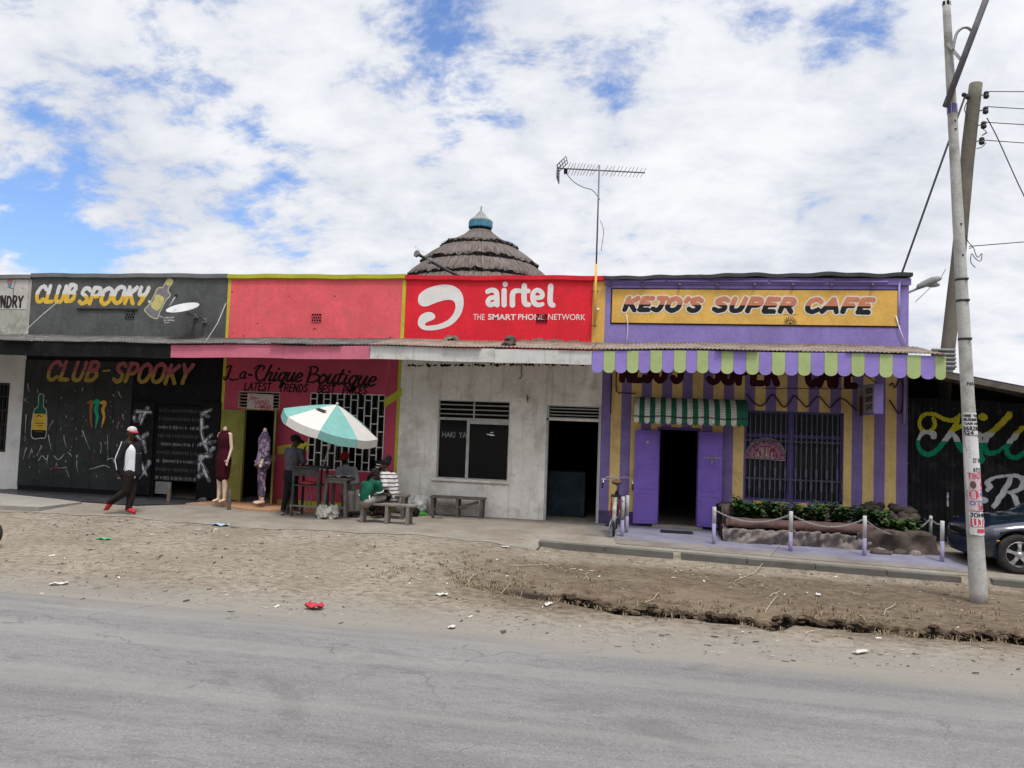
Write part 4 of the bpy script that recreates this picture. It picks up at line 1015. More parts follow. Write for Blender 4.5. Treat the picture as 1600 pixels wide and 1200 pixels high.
    for k in range(1, nv): x = x0+(x1-x0)*k/nv; g.box(x-t, x+t, .004, .026, z0+.02, z1-.02)
    for k in range(nv):
        a, b = x0+(x1-x0)*k/nv+t, x0+(x1-x0)*(k+1)/nv-t
        for z in (np.arange(z0+H*(.02 if k % 2 else .12), z1-.06, H*.2)):
            if z > z0+.05: g.box(a, b, .006, .024, z-t*.9, z+t*.9)
    win = g.build('window_grille', mat('cream_grille', (.62, .60, .55), .6, .2, 7, dirt=(.2, .17, .13), dscale=9, damt=.6), root)
    MB().box(x0, x1, .12, .125, z0, z1).build('pane', M_GLASS, win)
    mb = MB()
    for k in range(0, 8): # curtain folds behind the glass
        mb.tube([(x0+.08+k*.19, .2, z0), (x0+.08+k*.19+.02, .2, z1)], .07 if k % 2 else .05, 8)
    mb.build('curtain', mat('olive_curtain', (.10, .09, .035), .9, .3, 3), root)
boutique()

# phone shop (white wall below)
def phone_shop():
    root = SHOP_PHONE
    wn = opening(683, 795, 626, 750); d = opening(851, 938, 658, 814); tr = opening(851, 938, 634, 656)
    d = (d[0], XB[4]-.03, .0, d[3]); tr = (d[0], d[1], d[3]+.05, tr[3])
    mb = MB(); wall_face(mb, XB[3], XB[4], -.05, ZS, 0, [wn, d, tr], .16); mb.build('wall', P_WHITEWASH, root)
    x0, x1, z0, z1 = wn; zt = WP(738, 655)[1]; xm = WP(730, 700)[0]
    louvres(root, x0, x1, zt, z1, .03, 3, M_FRAME, mull=((x0+x1)/2,))
    fr = MB(); t = .035
    fr.box(x0, x1, .025, .075, zt-.03, zt-.001); fr.box(x0, x1, .025, .075, z0, z0+.03); fr.box(x0, x0+t, .025, .075, z0+.03, zt-.03); fr.box(x1-.02, x1, .025, .075, z0+.03, zt-.03)
    fr.box(xm-.03, xm+.03, .02, .07, z0+.03, zt-.03); fr.box(xm+.03, x1-.02, .022, .07, zt-.10, zt-.03)
    w_ = fr.build('window_frame', M_FRAME, root)
    MB().box(x0+t, x1-.02, .082, .086, z0+.03, zt-.03).build('pane', M_GLASS, w_)
    MB().box(x0-.08, x1+.03, -.045, .0, z0-.05, z0).build('window_sill', P_WHITEWASH, root, .008)
    za, zb = WP(712, 684)[1], WP(712, 675)[1]; gy = .078
    btext('painted_lettering', 'HAKI  YA', WP(691, 680, gy)[0], WP(729, 680, gy)[0], za, zb, gy, mat('faded_window_lettering', (.28, .28, .27), .7, .4, 12), root)
    mb = MB(); paint(mb, px_strokes([[(761, 678.5, .6), (767, 679.5, 1.2), (772, 680, .9)], [(767, 676, .7), (771, 675.5, .7)]], gy), gy, .008, rough=.006); mb.build('paper_sticker', M_WHITE, root)
    louvres(root, tr[0]+.03, tr[1], tr[2], tr[3], .03, 3, M_FRAME)
    fr = MB(); fr.box(d[0], d[0]+.05, .0, .1, 0, tr[3]); fr.box(d[1]-.02, d[1]+.02, -.006, .1, 0, tr[3]); fr.box(d[0]+.05, d[1]-.02, .01, .09, d[3], d[3]+.045); fr.build('door_frame', M_FRAME, root)
    # dim blue counter inside
    c = MB(); c.box(WP(853, 770, .9)[0], WP(914, 770, .9)[0], .9, 1.5, .0, WP(880, 737, .9)[1]); c.build('counter', mat('blue_counter', (.022, .035, .046), .6, .3, 4, dirt=(.055, .065, .075), dscale=4), root, .01)
    # black tar smear under the roof line and a hanging hook of wire
    mb = MB(); r = random.Random(2)
    st = [[(633+i*3, 571-i*.015+r.uniform(-.6, .6), r.uniform(.1, 1.7)) for i in range(0, 96)]]
    paint(mb, px_strokes(st), -.002, .012, rough=.03); mb.build('tar_smear', M_BLACK, root)
    a = [V3(x, z, -.03) for x, z in ((815, 566), (815, 574), (814, 583), (816, 586), (814, 591), (811, 592))]
    MB().tube(a, .009, 6).build('hanging_wire', M_DARKMETAL, root)
    a = [V3(x, z, -.015) for x, z in ((824, 617), (824.5, 629))]
    mb = MB().tube(a, .008, 6); mb.tube([V3(822, 623, -.015), V3(827, 622, -.015)], .006, 6); mb.build('wall_hook', M_DARKMETAL, root)
    # --- red sign: emblem and lettering
    q = dict(sc=4, ox=600, oy=400)
    P = px_poly([(213, 272), (222, 240), (262, 208), (320, 187), (385, 178), (440, 190), (480, 222), (497, 270), (494, 325), (472, 378), (428, 425), (370, 452), (300, 465), (245, 460), (216, 436), (213, 405), (226, 375), (258, 354), (295, 352), (317, 368), (318, 388), (300, 402), (272, 412), (256, 426), (264, 436), (300, 434), (350, 424), (400, 400), (434, 360), (447, 320), (440, 288), (415, 274), (375, 277), (320, 294), (270, 314), (235, 312), (217, 295)], n=5, **q)
    mb = MB(); paint(mb, [], -.003, .01, polys=[P]); mb.build('painted_emblem', M_WHITE, root)
    def W4(x, y): return WP(600+x/4, 400+y/4)
    # lettering 'airtel' in heavy rounded strokes (crop pixels)
    L_ = [[(648, 222, 15), (675, 213, 15), (700, 224, 16), (706, 255, 16), (707, 306, 16)], [(705, 262, 14), (668, 262, 15), (649, 285, 15), (662, 305, 15), (690, 297, 14), (706, 282, 10)],
          [(751, 216, 16.5), (751, 305, 16.5)], [(757, 176, 16), (758, 177, 16)],
          [(803, 306, 17), (803, 245, 17), (815, 221, 16), (845, 217, 14)],
          [(877, 186, 17), (876, 275, 17), (886, 300, 17), (905, 304, 15)], [(858, 219, 14), (902, 219, 14)],
          [(935, 262, 14), (985, 257, 14), (986, 230, 15), (960, 213, 14), (935, 228, 15), (930, 262, 16), (940, 295, 16), (968, 307, 14), (990, 301, 13)],
          [(1042, 188, 17), (1038, 275, 17), (1045, 302, 17), (1058, 307, 15)]]
    st = []
    for s_ in L_: st += px_strokes([s_], 0, 4, 600, 400)
    mb = MB(); paint(mb, st, -.003, .01); mb.build('painted_lettering', M_WHITE, root)
    for t, a, b, bold, dz in (('THE', 558, 630, .0, 0), ('SMART', 650, 826, .022, 0), ('PHONE', 838, 1002, .018, 0), ('NETWORK', 1025, 1260, .004, 0)):
        x0, zb = W4(a, 398); x1, zt = W4(b, 363)
        zb = W4((a+b)/2, 400)[1]; zt = W4((a+b)/2, 363)[1]
        btext('painted_lettering', t, x0, x1, zb, zt, -.0045, M_WHITE, root, 0, bold)
    # yellow strip beside the cafe
    yx0 = WP(926, 470)[0]; MB().box(yx0, XB[4]+.01, -.004, -.0005, ZS+.02, 5.06).build('yellow_strip', P_YELLOW, root)
    # bare plaster patches where the roof meets the wall
    mb = MB(); r = random.Random(8)
    st = [[(692, 532, 2), (700, 528, 3), (708, 527, 3.4), (716, 528.5, 2.2)], [(806, 535, 1.5), (840, 532, 2.6), (880, 534, 2.0), (925, 536, 1.5)]]
    paint(mb, px_strokes(st), -.002, .012, rough=.03); mb.build('bare_plaster', mat('grey_plaster', (.22, .19, .165), .95, .3, 5), root)
phone_shop()

# cafe
def cafe():
    root = SHOP_CAFE
    x0c, x1c = XB[4], XB[5]; ns = 29; sw = (x1c-x0c)/ns; cuts = [x0c+sw*k for k in range(1, ns)]
    d = opening(1028, 1091, 672, 822); d = (d[0], d[1], .0, d[3]); wn = opening(1163, 1318, 643, 785)
    mb = MB(); wall_face(mb, x0c, x1c, -.05, ZS, 0, [d, wn], .16, mfn=lambda x: int((x-x0c)/sw) % 2, xcuts=cuts)
    mb.add([(x1c, 0, -.05), (x1c, .25, -.05), (x1c, .25, ZS), (x1c, 0, ZS)], [(0, 1, 2, 3)], 0)
    PL = mat('purple_stripe_paint', (.215, .155, .35), .8, .18, 1.8, dirt=(.15, .10, .27), dscale=2.2, damt=.6, dlow=.48, streak=(.13, .09, .22), samt=.35, chips=(.45, .42, .42), camt=.76, cscale=6, bump=.2, bscale=25)
    PY = mat('yellow_stripe_paint', (.72, .505, .20), .8, .13, 1.8, dirt=(.42, .28, .10), dscale=2.2, damt=.6, dlow=.48, streak=(.36, .24, .1), samt=.4, chips=(.3, .25, .2), camt=.76, cscale=6, bump=.2, bscale=25)
    mb.build('wall', [PL, PY], root)
    MB().box(x0c, d[0]-.05, -.004, 0, 0, .28).box(d[1]+.02, x1c, -.004, 0, 0, .28).build('painted_skirting', mat('grimy_purple', (.10, .07, .16), .85, .2, 2, dirt=(.06, .05, .07), dscale=3), root)
    # parapet with overhanging dark flashing
    mb = MB(); mb.box(x0c, x1c, 0, .2, ZS, 5.13); mb.box(x0c-.02, x1c+.03, -.04, .0, 5.0, 5.13)
    mb.build('parapet', P_PURPLE, root)
    mb = MB(); n = 90; r = random.Random(4); lz = 0
    for k in range(n):
        a, b = x0c-.03+(x1c+.07-x0c)*k/n, x0c-.03+(x1c+.07-x0c)*(k+1)/n
        za, zb = [5.12+.085*np.interp(q, [x0c, .9, 1.0, 3, x1c], [.35, .65, .9, 1.2, 1.25])+.012*math.sin(q*4)+.01*math.sin(q*9.5) for q in (a, b)]
        y_ = -.12+.025*math.sin(a*3); y2 = -.12+.025*math.sin(b*3)
        mb.add([(a, y_, za-.07), (b, y2, zb-.07), (b, y2-.01, zb), (a, y_-.01, za)], [(0, 1, 2, 3)], 0)
        mb.add([(a, y_-.01, za), (b, y2-.01, zb), (b, .6, zb+.02), (a, .6, za+.02)], [(0, 1, 2, 3)], 0)
        mb.add([(a, y_, za-.07), (a, .3, za-.07), (b, .3, zb-.07), (b, y2, zb-.07)], [(0, 1, 2, 3)], 0)
    mb.build('roof_flashing', mat('dark_flashing', (.075, .078, .085), .7, .3, 3, dirt=(.14, .14, .15), dscale=4, damt=.6), root)
    # name board
    a = WP(957, 453); b = WP(1402, 508); zt, zb = (WP(957, 453)[1]+WP(1402, 453.5)[1])/2, (WP(957, 506)[1]+WP(1402, 508)[1])/2
    MB().box(a[0]-.025, b[0]+.025, -.014, 0, zb-.025, zt+.025).build('board_edge', M_BLACK, root, .01)
    MB().box(a[0], b[0], -.022, -.0141, zb, zt).build('name_board', P_YELLOW, root, .006)
    ys = -.0255; zA, zB = WP(1180, 465)[1], WP(1180, 488.5)[1]; zm = zB+(zA-zB)*.47
    LT = [mat('peach_letter', (.52, .20, .12), .8, .15, 6, dirt=(.6, .3, .18), dscale=8), mat('black_letter', (.018, .019, .022), .7, .3, 6)]
    LW = mat('letter_edge_white', (.66, .60, .50), .8, .1, 6)
    for t, p, q in (("KEJO'S", 972, 1099), ('SUPER', 1112, 1244), ('CAFE', 1258, 1367)):
        st = strokes_of(t, WP(p+4, 477, ys)[0], WP(q-3, 477, ys)[0], zB+.03, zA-.03, .05, .26, gap=.26, jit=.02, seed=7)
        mb = MB(); paint(mb, st, ys, .012, grow=.028, rough=.004); mb.build('painted_letter_edge', LW, root)
        mb = MB(); paint(mb, st, ys-.002, .012, rough=.006, mfn=lambda z: 0 if z > zm else 1); mb.build('painted_lettering', LT, root)
    # rising-sun vent
    x0, x1, z0, z1 = opening(1224, 1245, 492, 506); mb = MB(); xc = (x0+x1)/2
    for k in range(9):
        t = PI*(k+.5)/9; mb.bar((xc+math.cos(t)*.05, ys, z0+.02+math.sin(t)*.04), (xc+math.cos(t)*.125, ys, z0+.02+math.sin(t)*.13), .012, .004, 0, up=(0, 1, 0))
    mb.ball((xc, ys, z0+.012), (.03, .004, .025)); mb.box(x0, x1, ys-.001, ys+.002, z0-.004, z0+.004); mb.box(x0, x1, ys-.001, ys+.002, z1-.003, z1+.003)
    mb.build('sunburst_vent', mat('vent_dark_lines', (.10, .06, .02), .8), root)
    # bulbs and conduit along the top
    for px in (953, 1004.5, 1062, 1121, 1179, 1239, 1299.5, 1363.5, 1411):
        c = V3(px, 443, -.06); mb = MB(); mb.tube([(c.x, 0, c.z+.01), (c.x, -.06, c.z+.01)], .02, 8); mb.lathe([(.0, -.05), (.028, -.035), (.034, -.01), (.025, .02), (.0, .03)], (c.x, -.065, c.z-.02), 10)
        mb.build('lamp_bulb', mat('grey_lamp', (.12, .11, .16), .5, .2, 9), root)
    za = WP(970, 435)[1]
    mb = MB()
    for p, q in ((970, 1040), (1042, 1110), (1112, 1200), (1205, 1290), (1296, 1387)):
        A = WP(p, 434.5, -.06); B = WP(q, 434, -.06); mb.tube([(A[0], -.06, 5.055), (B[0], -.06, 5.055)], .022, 8)
    mb.build('conduit', P_PURPLE, root)
    MB().tube([V3(1405.5, 440, -.03), V3(1404, 507, -.03)], .022, 8).build('drain_pipe', mat('lilac_pipe', (.33, .28, .55), .6, .2, 5), root)
    # dangling cables
    mb = MB(); mb.tube([V3(x, z, -.04) for x, z in ((979, 491, ), (981, 510), (980, 525), (978, 543))], .008, 6); mb.tube([V3(x, z, -.04) for x, z in ((1400, 494), (1406, 515), (1416, 540))], .012, 6)
    mb.build('white_cable', M_WHITE, root)
    # door leaves folded back on the wall
    VL = mat('violet_door_paint', (.21, .13, .47), .5, .12, 2.5, dirt=(.15, .085, .37), dscale=3, damt=.5, chips=(.4, .36, .45), camt=.76, cscale=10)
    dl = []
    for hx, sgn, pw, ang in ((d[0], -1, WP(1028, 740)[0]-WP(990.5, 740)[0], 14), (d[1], 1, WP(1127, 740)[0]-WP(1091, 740)[0], 16)):
        pw = pw/math.cos(rad(ang)); mb = MB(); H0, H1 = .07, d[3]-.02
        mb.box(0, pw, -.03, 0, H0, H1)
        for zA_, zB_ in ((H0+.06, H0+.62), (H0+.70, H0+1.22), (H0+1.30, H1-.06)):
            for q in ((.04, pw-.04, zA_, zA_+.018), (.04, pw-.04, zB_-.018, zB_), (.04, .058, zA_+.018, zB_-.018), (pw-.058, pw-.04, zA_+.018, zB_-.018)): mb.box(q[0], q[1], -.037, -.03, q[2], q[3])
        R_ = Matrix.Rotation(rad(180+ang) if sgn < 0 else rad(-ang), 3, 'Z')
        fl = Matrix.Scale(-1, 3, (0, 1, 0)) if sgn < 0 else Matrix.Identity(3)
        tf = lambda v: tuple(R_ @ (fl @ Vector(v))+Vector((hx, -.03, 0)))
        mb.v = [tf(v) for v in mb.v]
        if sgn < 0: mb.f = [list(reversed(f)) for f in mb.f]
        o = mb.build('door_leaf', VL, root, .003); dl.append(o)
        if sgn < 0:
            m2 = MB(); m2.ball((pw*.48, -.034, 1.72), (.028, .006, .028), 10); m2.v = [tf(v) for v in m2.v]; m2.build('door_badge', mat('badge_yellow', (.5, .42, .2), .6), o)
        else:
            m2 = MB(); m2.box(.1, pw-.02, -.042, -.031, 1.44, 1.47); m2.box(pw*.55, pw*.55+.04, -.06, -.03, 1.33, 1.43); m2.v = [tf(v) for v in m2.v]; m2.build('padlock_bolt', M_STEEL, o)
    fr = MB(); fr.box(d[0]-.03, d[0]+.03, -.02, .1, .0, d[3]); fr.box(d[1]-.03, d[1]+.03, -.02, .1, 0, d[3]); fr.box(d[0]-.03, d[1]+.03, -.02, .1, d[3], d[3]+.05); fr.build('door_frame', mat('dark_violet_paint', (.10, .06, .2), .6, .2, 3), root)
    MB().box(d[0]-.1, d[1]+.1, -.22, .1, -.02, .055).build('door_step', M_CONC, root, .01)
    # barred window
    x0, x1, z0, z1 = wn; mbv = mat('window_violet', (.10, .07, .22), .6, .2, 3)
    fr = MB()
    for a, b, c, e in ((x0, x1, z1-.05, z1), (x0, x1, z0, z0+.05), (x0, x0+.05, z0, z1), (x1-.05, x1, z0, z1)): fr.box(a, b, .07, .13, c, e)
    xm = WP(1236, 720)[0]; fr.box(xm-.06, xm+.06, .065, .125, z0+.05, z1-.05)
    zq = WP(1240, 682)[1]; fr.box(x0+.05, xm-.06, .068, .12, zq-.035, zq+.035); fr.box(xm+.06, x1-.05, .068, .12, zq-.035, zq+.035)
    wf = fr.build('window_frame', mbv, root)
    MB().box(x0+.03, x1-.03, .135, .14, z0+.05, z1-.05).build('pane', glass_mat('cafe_window_glass', (.03, .032, .036), .1, .8), wf)
    g = MB(); nb = 19; t = .0075
    zz = [WP(1240, 690)[1], WP(1240, 750)[1]]
    for k in range(nb+1):
        x = x0+.01+(x1-x0-.02)*k/nb; g.box(x-t, x+t, .012, .027, z0, z1)
        for zc in zz:
            if k < nb:
                xm_ = x+(x1-x0-.02)/nb/2; rr = (x1-x0-.02)/nb/2
                g.tube([(xm_-rr, .02, zc+rr*.9), (xm_-rr*.7, .02, zc+rr*.25), (xm_, .02, zc), (xm_+rr*.7, .02, zc+rr*.25), (xm_+rr, .02, zc+rr*.9)], .008, 5)
                g.tube([(xm_-rr, .02, zc-rr*.9), (xm_-rr*.7, .02, zc-rr*.25), (xm_, .02, zc-.004), (xm_+rr*.7, .02, zc-rr*.25), (xm_+rr, .02, zc-rr*.9)], .008, 5)
        zc = zz[1]-.12 if k % 2 else zz[1]+.14
        g.box(x-.019, x+.019, .008, .031, zc-.09, zc+.09)
        zc = zz[0]+(.13 if k % 2 else -.16); g.box(x-.014, x+.014, .008, .031, zc-.06, zc+.06)
    g.box(x0, x1, .012, .027, z1-.02, z1); g.build('window_grille', mat('grey_violet_iron', (.13, .12, .165), .5, .2, 8, dirt=(.07, .055, .05), dscale=10, damt=.6), root)
    # half-blind behind the glass, and the cafe's inner curtain
    MB().box(x0+.06, x1-.06, .26, .27, z0, zq-.25).build('inner_screen', mat('grey_screen', (.13, .135, .15), .9, .2, 3), root)
    # striped door awning
    a0, a1 = WP(991, 640, -.25)[0], WP(1166, 640, -.25)[0]; n = 20; prof = []
    for k in range(13):
        t = k/12; prof.append((-.02-.5*math.sin(t*PI/2)**1.0, WP(1078, 621, 0)[1]-.02-(1-math.cos(t*PI/2))*.42*1.0))
    prof.append((prof[-1][0], prof[-1][1]-.09))
    M_AWG = mat('awning_green', (.030, .150, .090), .8, .2, 4, dirt=(.02, .09, .07), dscale=4, damt=.6); M_AWW = mat('awning_cream', (.68, .65, .57), .85, .15, 4, dirt=(.30, .28, .22), dscale=4, damt=.7)
    mb = MB()
    xs_ = np.linspace(a0, a1, n+2)
    for i in range(n+1):
        mi = 1 if i % 2 == 0 else 0
        if i == n: mi = 0
        for s_ in range(4):
            xa, xb = xs_[i]+(xs_[i+1]-xs_[i])*s_/4, xs_[i]+(xs_[i+1]-xs_[i])*(s_+1)/4
            for k in range(len(prof)-1):
                (ya, zA_), (yb, zB_) = prof[k], prof[k+1]
                sa = sb = 0
                if k == len(prof)-2: sa, sb = [-.045*abs(math.sin(PI*(q-a0)/(xs_[1]-xs_[0])/1.0)) for q in (xa, xb)]
                mb.add([(xa, ya, zA_), (xb, ya, zA_), (xb, yb, zB_+sb), (xa, yb, zB_+sa)], [(3, 2, 1, 0)], mi, True)
    for q, flip in ((a0, 0), (a1, 1)):
        pts = [(q, y_, z_) for y_, z_ in prof]+[(q, 0, prof[-2][1])]
        mb.add(pts, [tuple(range(len(pts))) if not flip else tuple(reversed(range(len(pts))))], 0)
    aw = mb.build('door_awning', [M_AWG, M_AWW], root)
    sm = aw.modifiers.new('thick', 'SOLIDIFY'); sm.thickness = .006; sm.offset = -1
    zq2 = prof[-2][1]+.02; MB().tube([(a0+(a1-a0)*k/16, prof[-1][0]-.012, zq2-.012*math.sin(k*1.1)) for k in range(17)], .010, 6).build('awning_cord', M_DARKMETAL, aw)
    # dark red fascia lettering on the wall, under the verandah
    DR = mat('maroon_lettering', (.045, .008, .013), .7, .3, 4)
    zA, zB = WP(1150, 562)[1], WP(1150, 598)[1]
    for t, p, q in (("KEJO'S", 972, 1065), ('SUPER', 1108, 1215), ('CAFE', 1262, 1338)):
        mb = MB(); paint(mb, strokes_of(t, WP(p, 590)[0], WP(q, 590)[0], zB, zA, .065, .1, gap=.22), -.003, .014); mb.build('painted_lettering', DR, root)
    # cables on the wall: box run and zig-zag garland
    mb = MB(); mb.tube([V3(x, z, -.02) for x, z in ((963, 578), (962.5, 600), (963, 611), (967, 614), (993, 615))], .011, 6); mb.tube([V3(955.5, 585, -.02), V3(954, 646, -.02)], .012, 6); mb.build('wall_pipe', mat('dark_wall_pipe', (.05, .035, .06), .6), root)
    zz_ = [(1166, 616), (1170, 619), (1176, 627), (1186, 634), (1194, 632), (1203, 620), (1207, 617), (1212, 620), (1220, 632), (1226, 636), (1233, 630), (1239, 620), (1243, 619), (1252, 628), (1260, 636), (1268, 629), (1275, 621), (1282, 621), (1290, 631), (1297, 637), (1304, 630), (1312, 623), (1320, 625), (1330, 634), (1338, 641)]
    mb = MB(); mb.tube(catmull([tuple(V3(x, z, -.03)) for x, z in zz_], False, 3), .013, 6)
    mb.tube(catmull([tuple(V3(x, z, -.03)) for x, z in ((1390, 625), (1396, 634), (1402, 644), (1408, 645), (1411, 630), (1411, 600), (1407, 592), (1402, 600), (1398, 606), (1394, 598), (1391, 603))], False, 3), .013, 6)
    mb.tube([V3(1192, 607, -.012), V3(1338, 607.5, -.012)], .006, 5)
    mb.build('wall_cable', mat('dark_purple_cable', (.045, .025, .04), .6), root)
    MB().tube([V3(1414, 584, -.04), V3(1413, 662, -.04)], .024, 8).build('drain_pipe', mat('pale_pipe', (.36, .35, .42), .6, .2, 5), root)
cafe()
# ================================================================== BEHIND AND BESIDE THE SHOPS
def rot_to(d):
    return Vector((0, 0, 1)).rotation_difference(Vector(d).normalized()).to_matrix()

def hut():
    yh = 6.0; cx = WP(749, 400, yh)[0]; root = thing('thatched_hut', (cx, yh, 0), 'round hut with a tiered grey thatched roof and blue collar behind the red parapet', 'hut')
    M_TH = bpy.data.materials.new('grey_thatch'); M_TH.use_nodes = True; nt = M_TH.node_tree; b = nt.nodes['Principled BSDF']
    tcn = nt.nodes.new('ShaderNodeTexCoord'); sp_ = nt.nodes.new('ShaderNodeSeparateXYZ'); nt.links.new(tcn.outputs['Object'], sp_.inputs[0])
    an = math_(nt, 'ARCTAN2', sp_.outputs[1], sp_.outputs[0]); cbn = nt.nodes.new('ShaderNodeCombineXYZ')
    nt.links.new(math_(nt, 'MULTIPLY', an, 16.0), cbn.inputs[0]); nt.links.new(math_(nt, 'MULTIPLY', sp_.outputs[2], 1.3), cbn.inputs[1])
    st = noise(nt, cbn.outputs[0], 2.2, 7, .7); bg_ = noise(nt, tcn.outputs['Object'], 1.3, 5, .6); fn = noise(nt, tcn.outputs['Object'], 30, 3, .7)
    c = mixc(nt, smooth(nt, st, .34, .66), (.075, .062, .056), (.215, .182, .167)); c = mixc(nt, smooth(nt, bg_, .45, .65, 0, .5), c, (.12, .095, .085)); c = mixc(nt, smooth(nt, fn, .58, .7, 0, .6), c, (.05, .042, .04))
    nt.links.new(c, b.inputs['Base Color']); b.inputs['Roughness'].default_value = 1; b.inputs['Specular IOR Level'].default_value = .1
    bn = nt.nodes.new('ShaderNodeBump'); bn.inputs['Strength'].default_value = .9; bn.inputs['Distance'].default_value = .05; nt.links.new(st, bn.inputs['Height']); nt.links.new(bn.outputs[0], b.inputs['Normal'])
    M_FR = mat('frayed_thatch_shadow', (.024, .020, .018), 1, .4, 9)
    r = random.Random(21)
    def R_(pxa, pxb, py): return (WP(pxb, py, yh)[0]-WP(pxa, py, yh)[0])/2, WP((pxa+pxb)/2, py, yh)[1]
    rc, zc = R_(734, 768, 361); r1, z1 = R_(689, 808, 387); r2, z2 = R_(658, 838, 415); r3, z3 = R_(638, 860, 441)
    tiers = [(rc, zc, r1, z1), (r1*.92, z1-.03, r2, z2), (r2*.94, z2-.03, r3, z3), (r3*.95, z3-.03, r3*1.3, z3-.85)]
    n = 144
    rf = None
    for q, (ra, za, rb, zb) in enumerate(tiers):
        mb = MB(); vs = []; k = 7
        for i in range(k):
            t = i/(k-1)
            for j in range(n):
                a = 2*PI*j/n
                rr = ra+(rb-ra)*(t**1.15 if q == 0 else t)+.05*math.sin(PI*t)*(1 if q else -1.2)
                zz = za+(zb-za)*t
                if i == k-1: rr += r.uniform(-.05, .03); zz += r.uniform(-.05, .04)
                rr += r.uniform(-.012, .012); zz += .02*math.sin(a*5+q)*t
                vs.append((cx+rr*math.cos(a), yh+rr*math.sin(a), zz))
        fs = []
        for i in range(k-1):
            for j in range(n):
                j2 = (j+1) % n; fs.append((i*n+j, (i+1)*n+j, (i+1)*n+j2, i*n+j2))
        mb.add(vs, fs, 0, True)
        # cut edge and hanging straw, darkened in colour to draw each tier's shadow line
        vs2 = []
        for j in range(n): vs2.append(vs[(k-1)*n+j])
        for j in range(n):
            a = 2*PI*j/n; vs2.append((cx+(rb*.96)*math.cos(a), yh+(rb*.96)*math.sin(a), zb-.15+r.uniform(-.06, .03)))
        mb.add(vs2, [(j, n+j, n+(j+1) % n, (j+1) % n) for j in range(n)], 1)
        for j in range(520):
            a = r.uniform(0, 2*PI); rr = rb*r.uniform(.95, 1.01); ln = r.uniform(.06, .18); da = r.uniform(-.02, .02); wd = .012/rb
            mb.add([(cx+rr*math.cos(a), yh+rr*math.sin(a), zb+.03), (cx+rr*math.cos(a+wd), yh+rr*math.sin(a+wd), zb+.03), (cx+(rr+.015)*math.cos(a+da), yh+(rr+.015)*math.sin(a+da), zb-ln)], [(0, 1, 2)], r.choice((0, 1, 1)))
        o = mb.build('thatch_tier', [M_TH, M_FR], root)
    MB().lathe([(2.3, -.1), (2.3, z3-.5)], (cx, yh, 0), 48).build('round_wall', M_CONC, root)
    zt = WP(751, 346.5, yh)[1]; zb = WP(751, 356, yh)[1]; ra = (WP(770, 350, yh)[0]-WP(732.5, 350, yh)[0])/2
    mb = MB(); mb.lathe([(ra*.94, zb-.03), (ra, zb), (ra, zt-.02), (ra*.9, zt)], (cx, yh, 0), 10, 0, False); mb.build('collar', mat('blue_collar_paint', (.075, .215, .30), .7, .25, 5, chips=(.3, .33, .33), camt=.66, cscale=8), root)
    s = (WP(760, 340, yh)[0]-WP(750, 340, yh)[0])/10
    mb = MB(); mb.lathe([(ra*.98, zt), (ra*.85, zt+3*s), (ra*.55, zt+7*s), (ra*.5, zt+8*s), (ra*.42, zt+10*s), (ra*.22, zt+14*s), (ra*.08, zt+17*s), (.02, zt+20*s), (.018, zt+24*s), (0, zt+24*s)], (cx, yh, 0), 10, 0, False)
    mb.build('finial', mat('weathered_finial', (.24, .26, .25), .8, .3, 6, dirt=(.10, .10, .1), dscale=5, damt=.7), root)
hut()

# satellite feed arm standing behind the red parapet
def feed():
    y = 1.2; A = V3(706, 426, y); B = V3(656, 399, y)
    root = thing('satellite_feed', (A.x, y, A.z-.6), 'dark antenna arm with two round feed horns sticking out above the red parapet', 'antenna')
    mb = MB(); mb.tube([A+Vector((.25, 0, -.12)), A, B], .035, 8); mb.bar(A+Vector((.25, 0, -.1)), A+Vector((.25, 0, -.9)), .05, .05); mb.build('arm', M_DARKMETAL, root)
    for px, py, r_ in ((652.5, 397, .085), (672, 408, .075)):
        c = V3(px, py, y-.05); ax = Vector((-.5, -.8, .2)).normalized(); mb = MB(); mb.lathe([(0, -.09), (.04, -.09), (.04, -.02), (r_, 0), (r_, .05), (r_*.8, .055), (0, .04)], c, 16, 0, True, ax); mb.build('feed_horn', mat('horn_grey', (.16, .16, .165), .5, .2, 8), root)
    mb = MB()
    for k in range(5): mb.tube([V3(648+k*6, 385+k*4, y+.05), V3(655+k*6, 399+k*4, y+.05)], .004, 4)
    mb.tube([V3(648, 385, y+.05), V3(676, 402, y+.05)], .004, 4); mb.build('wire_grid', M_STEEL, root)
feed()

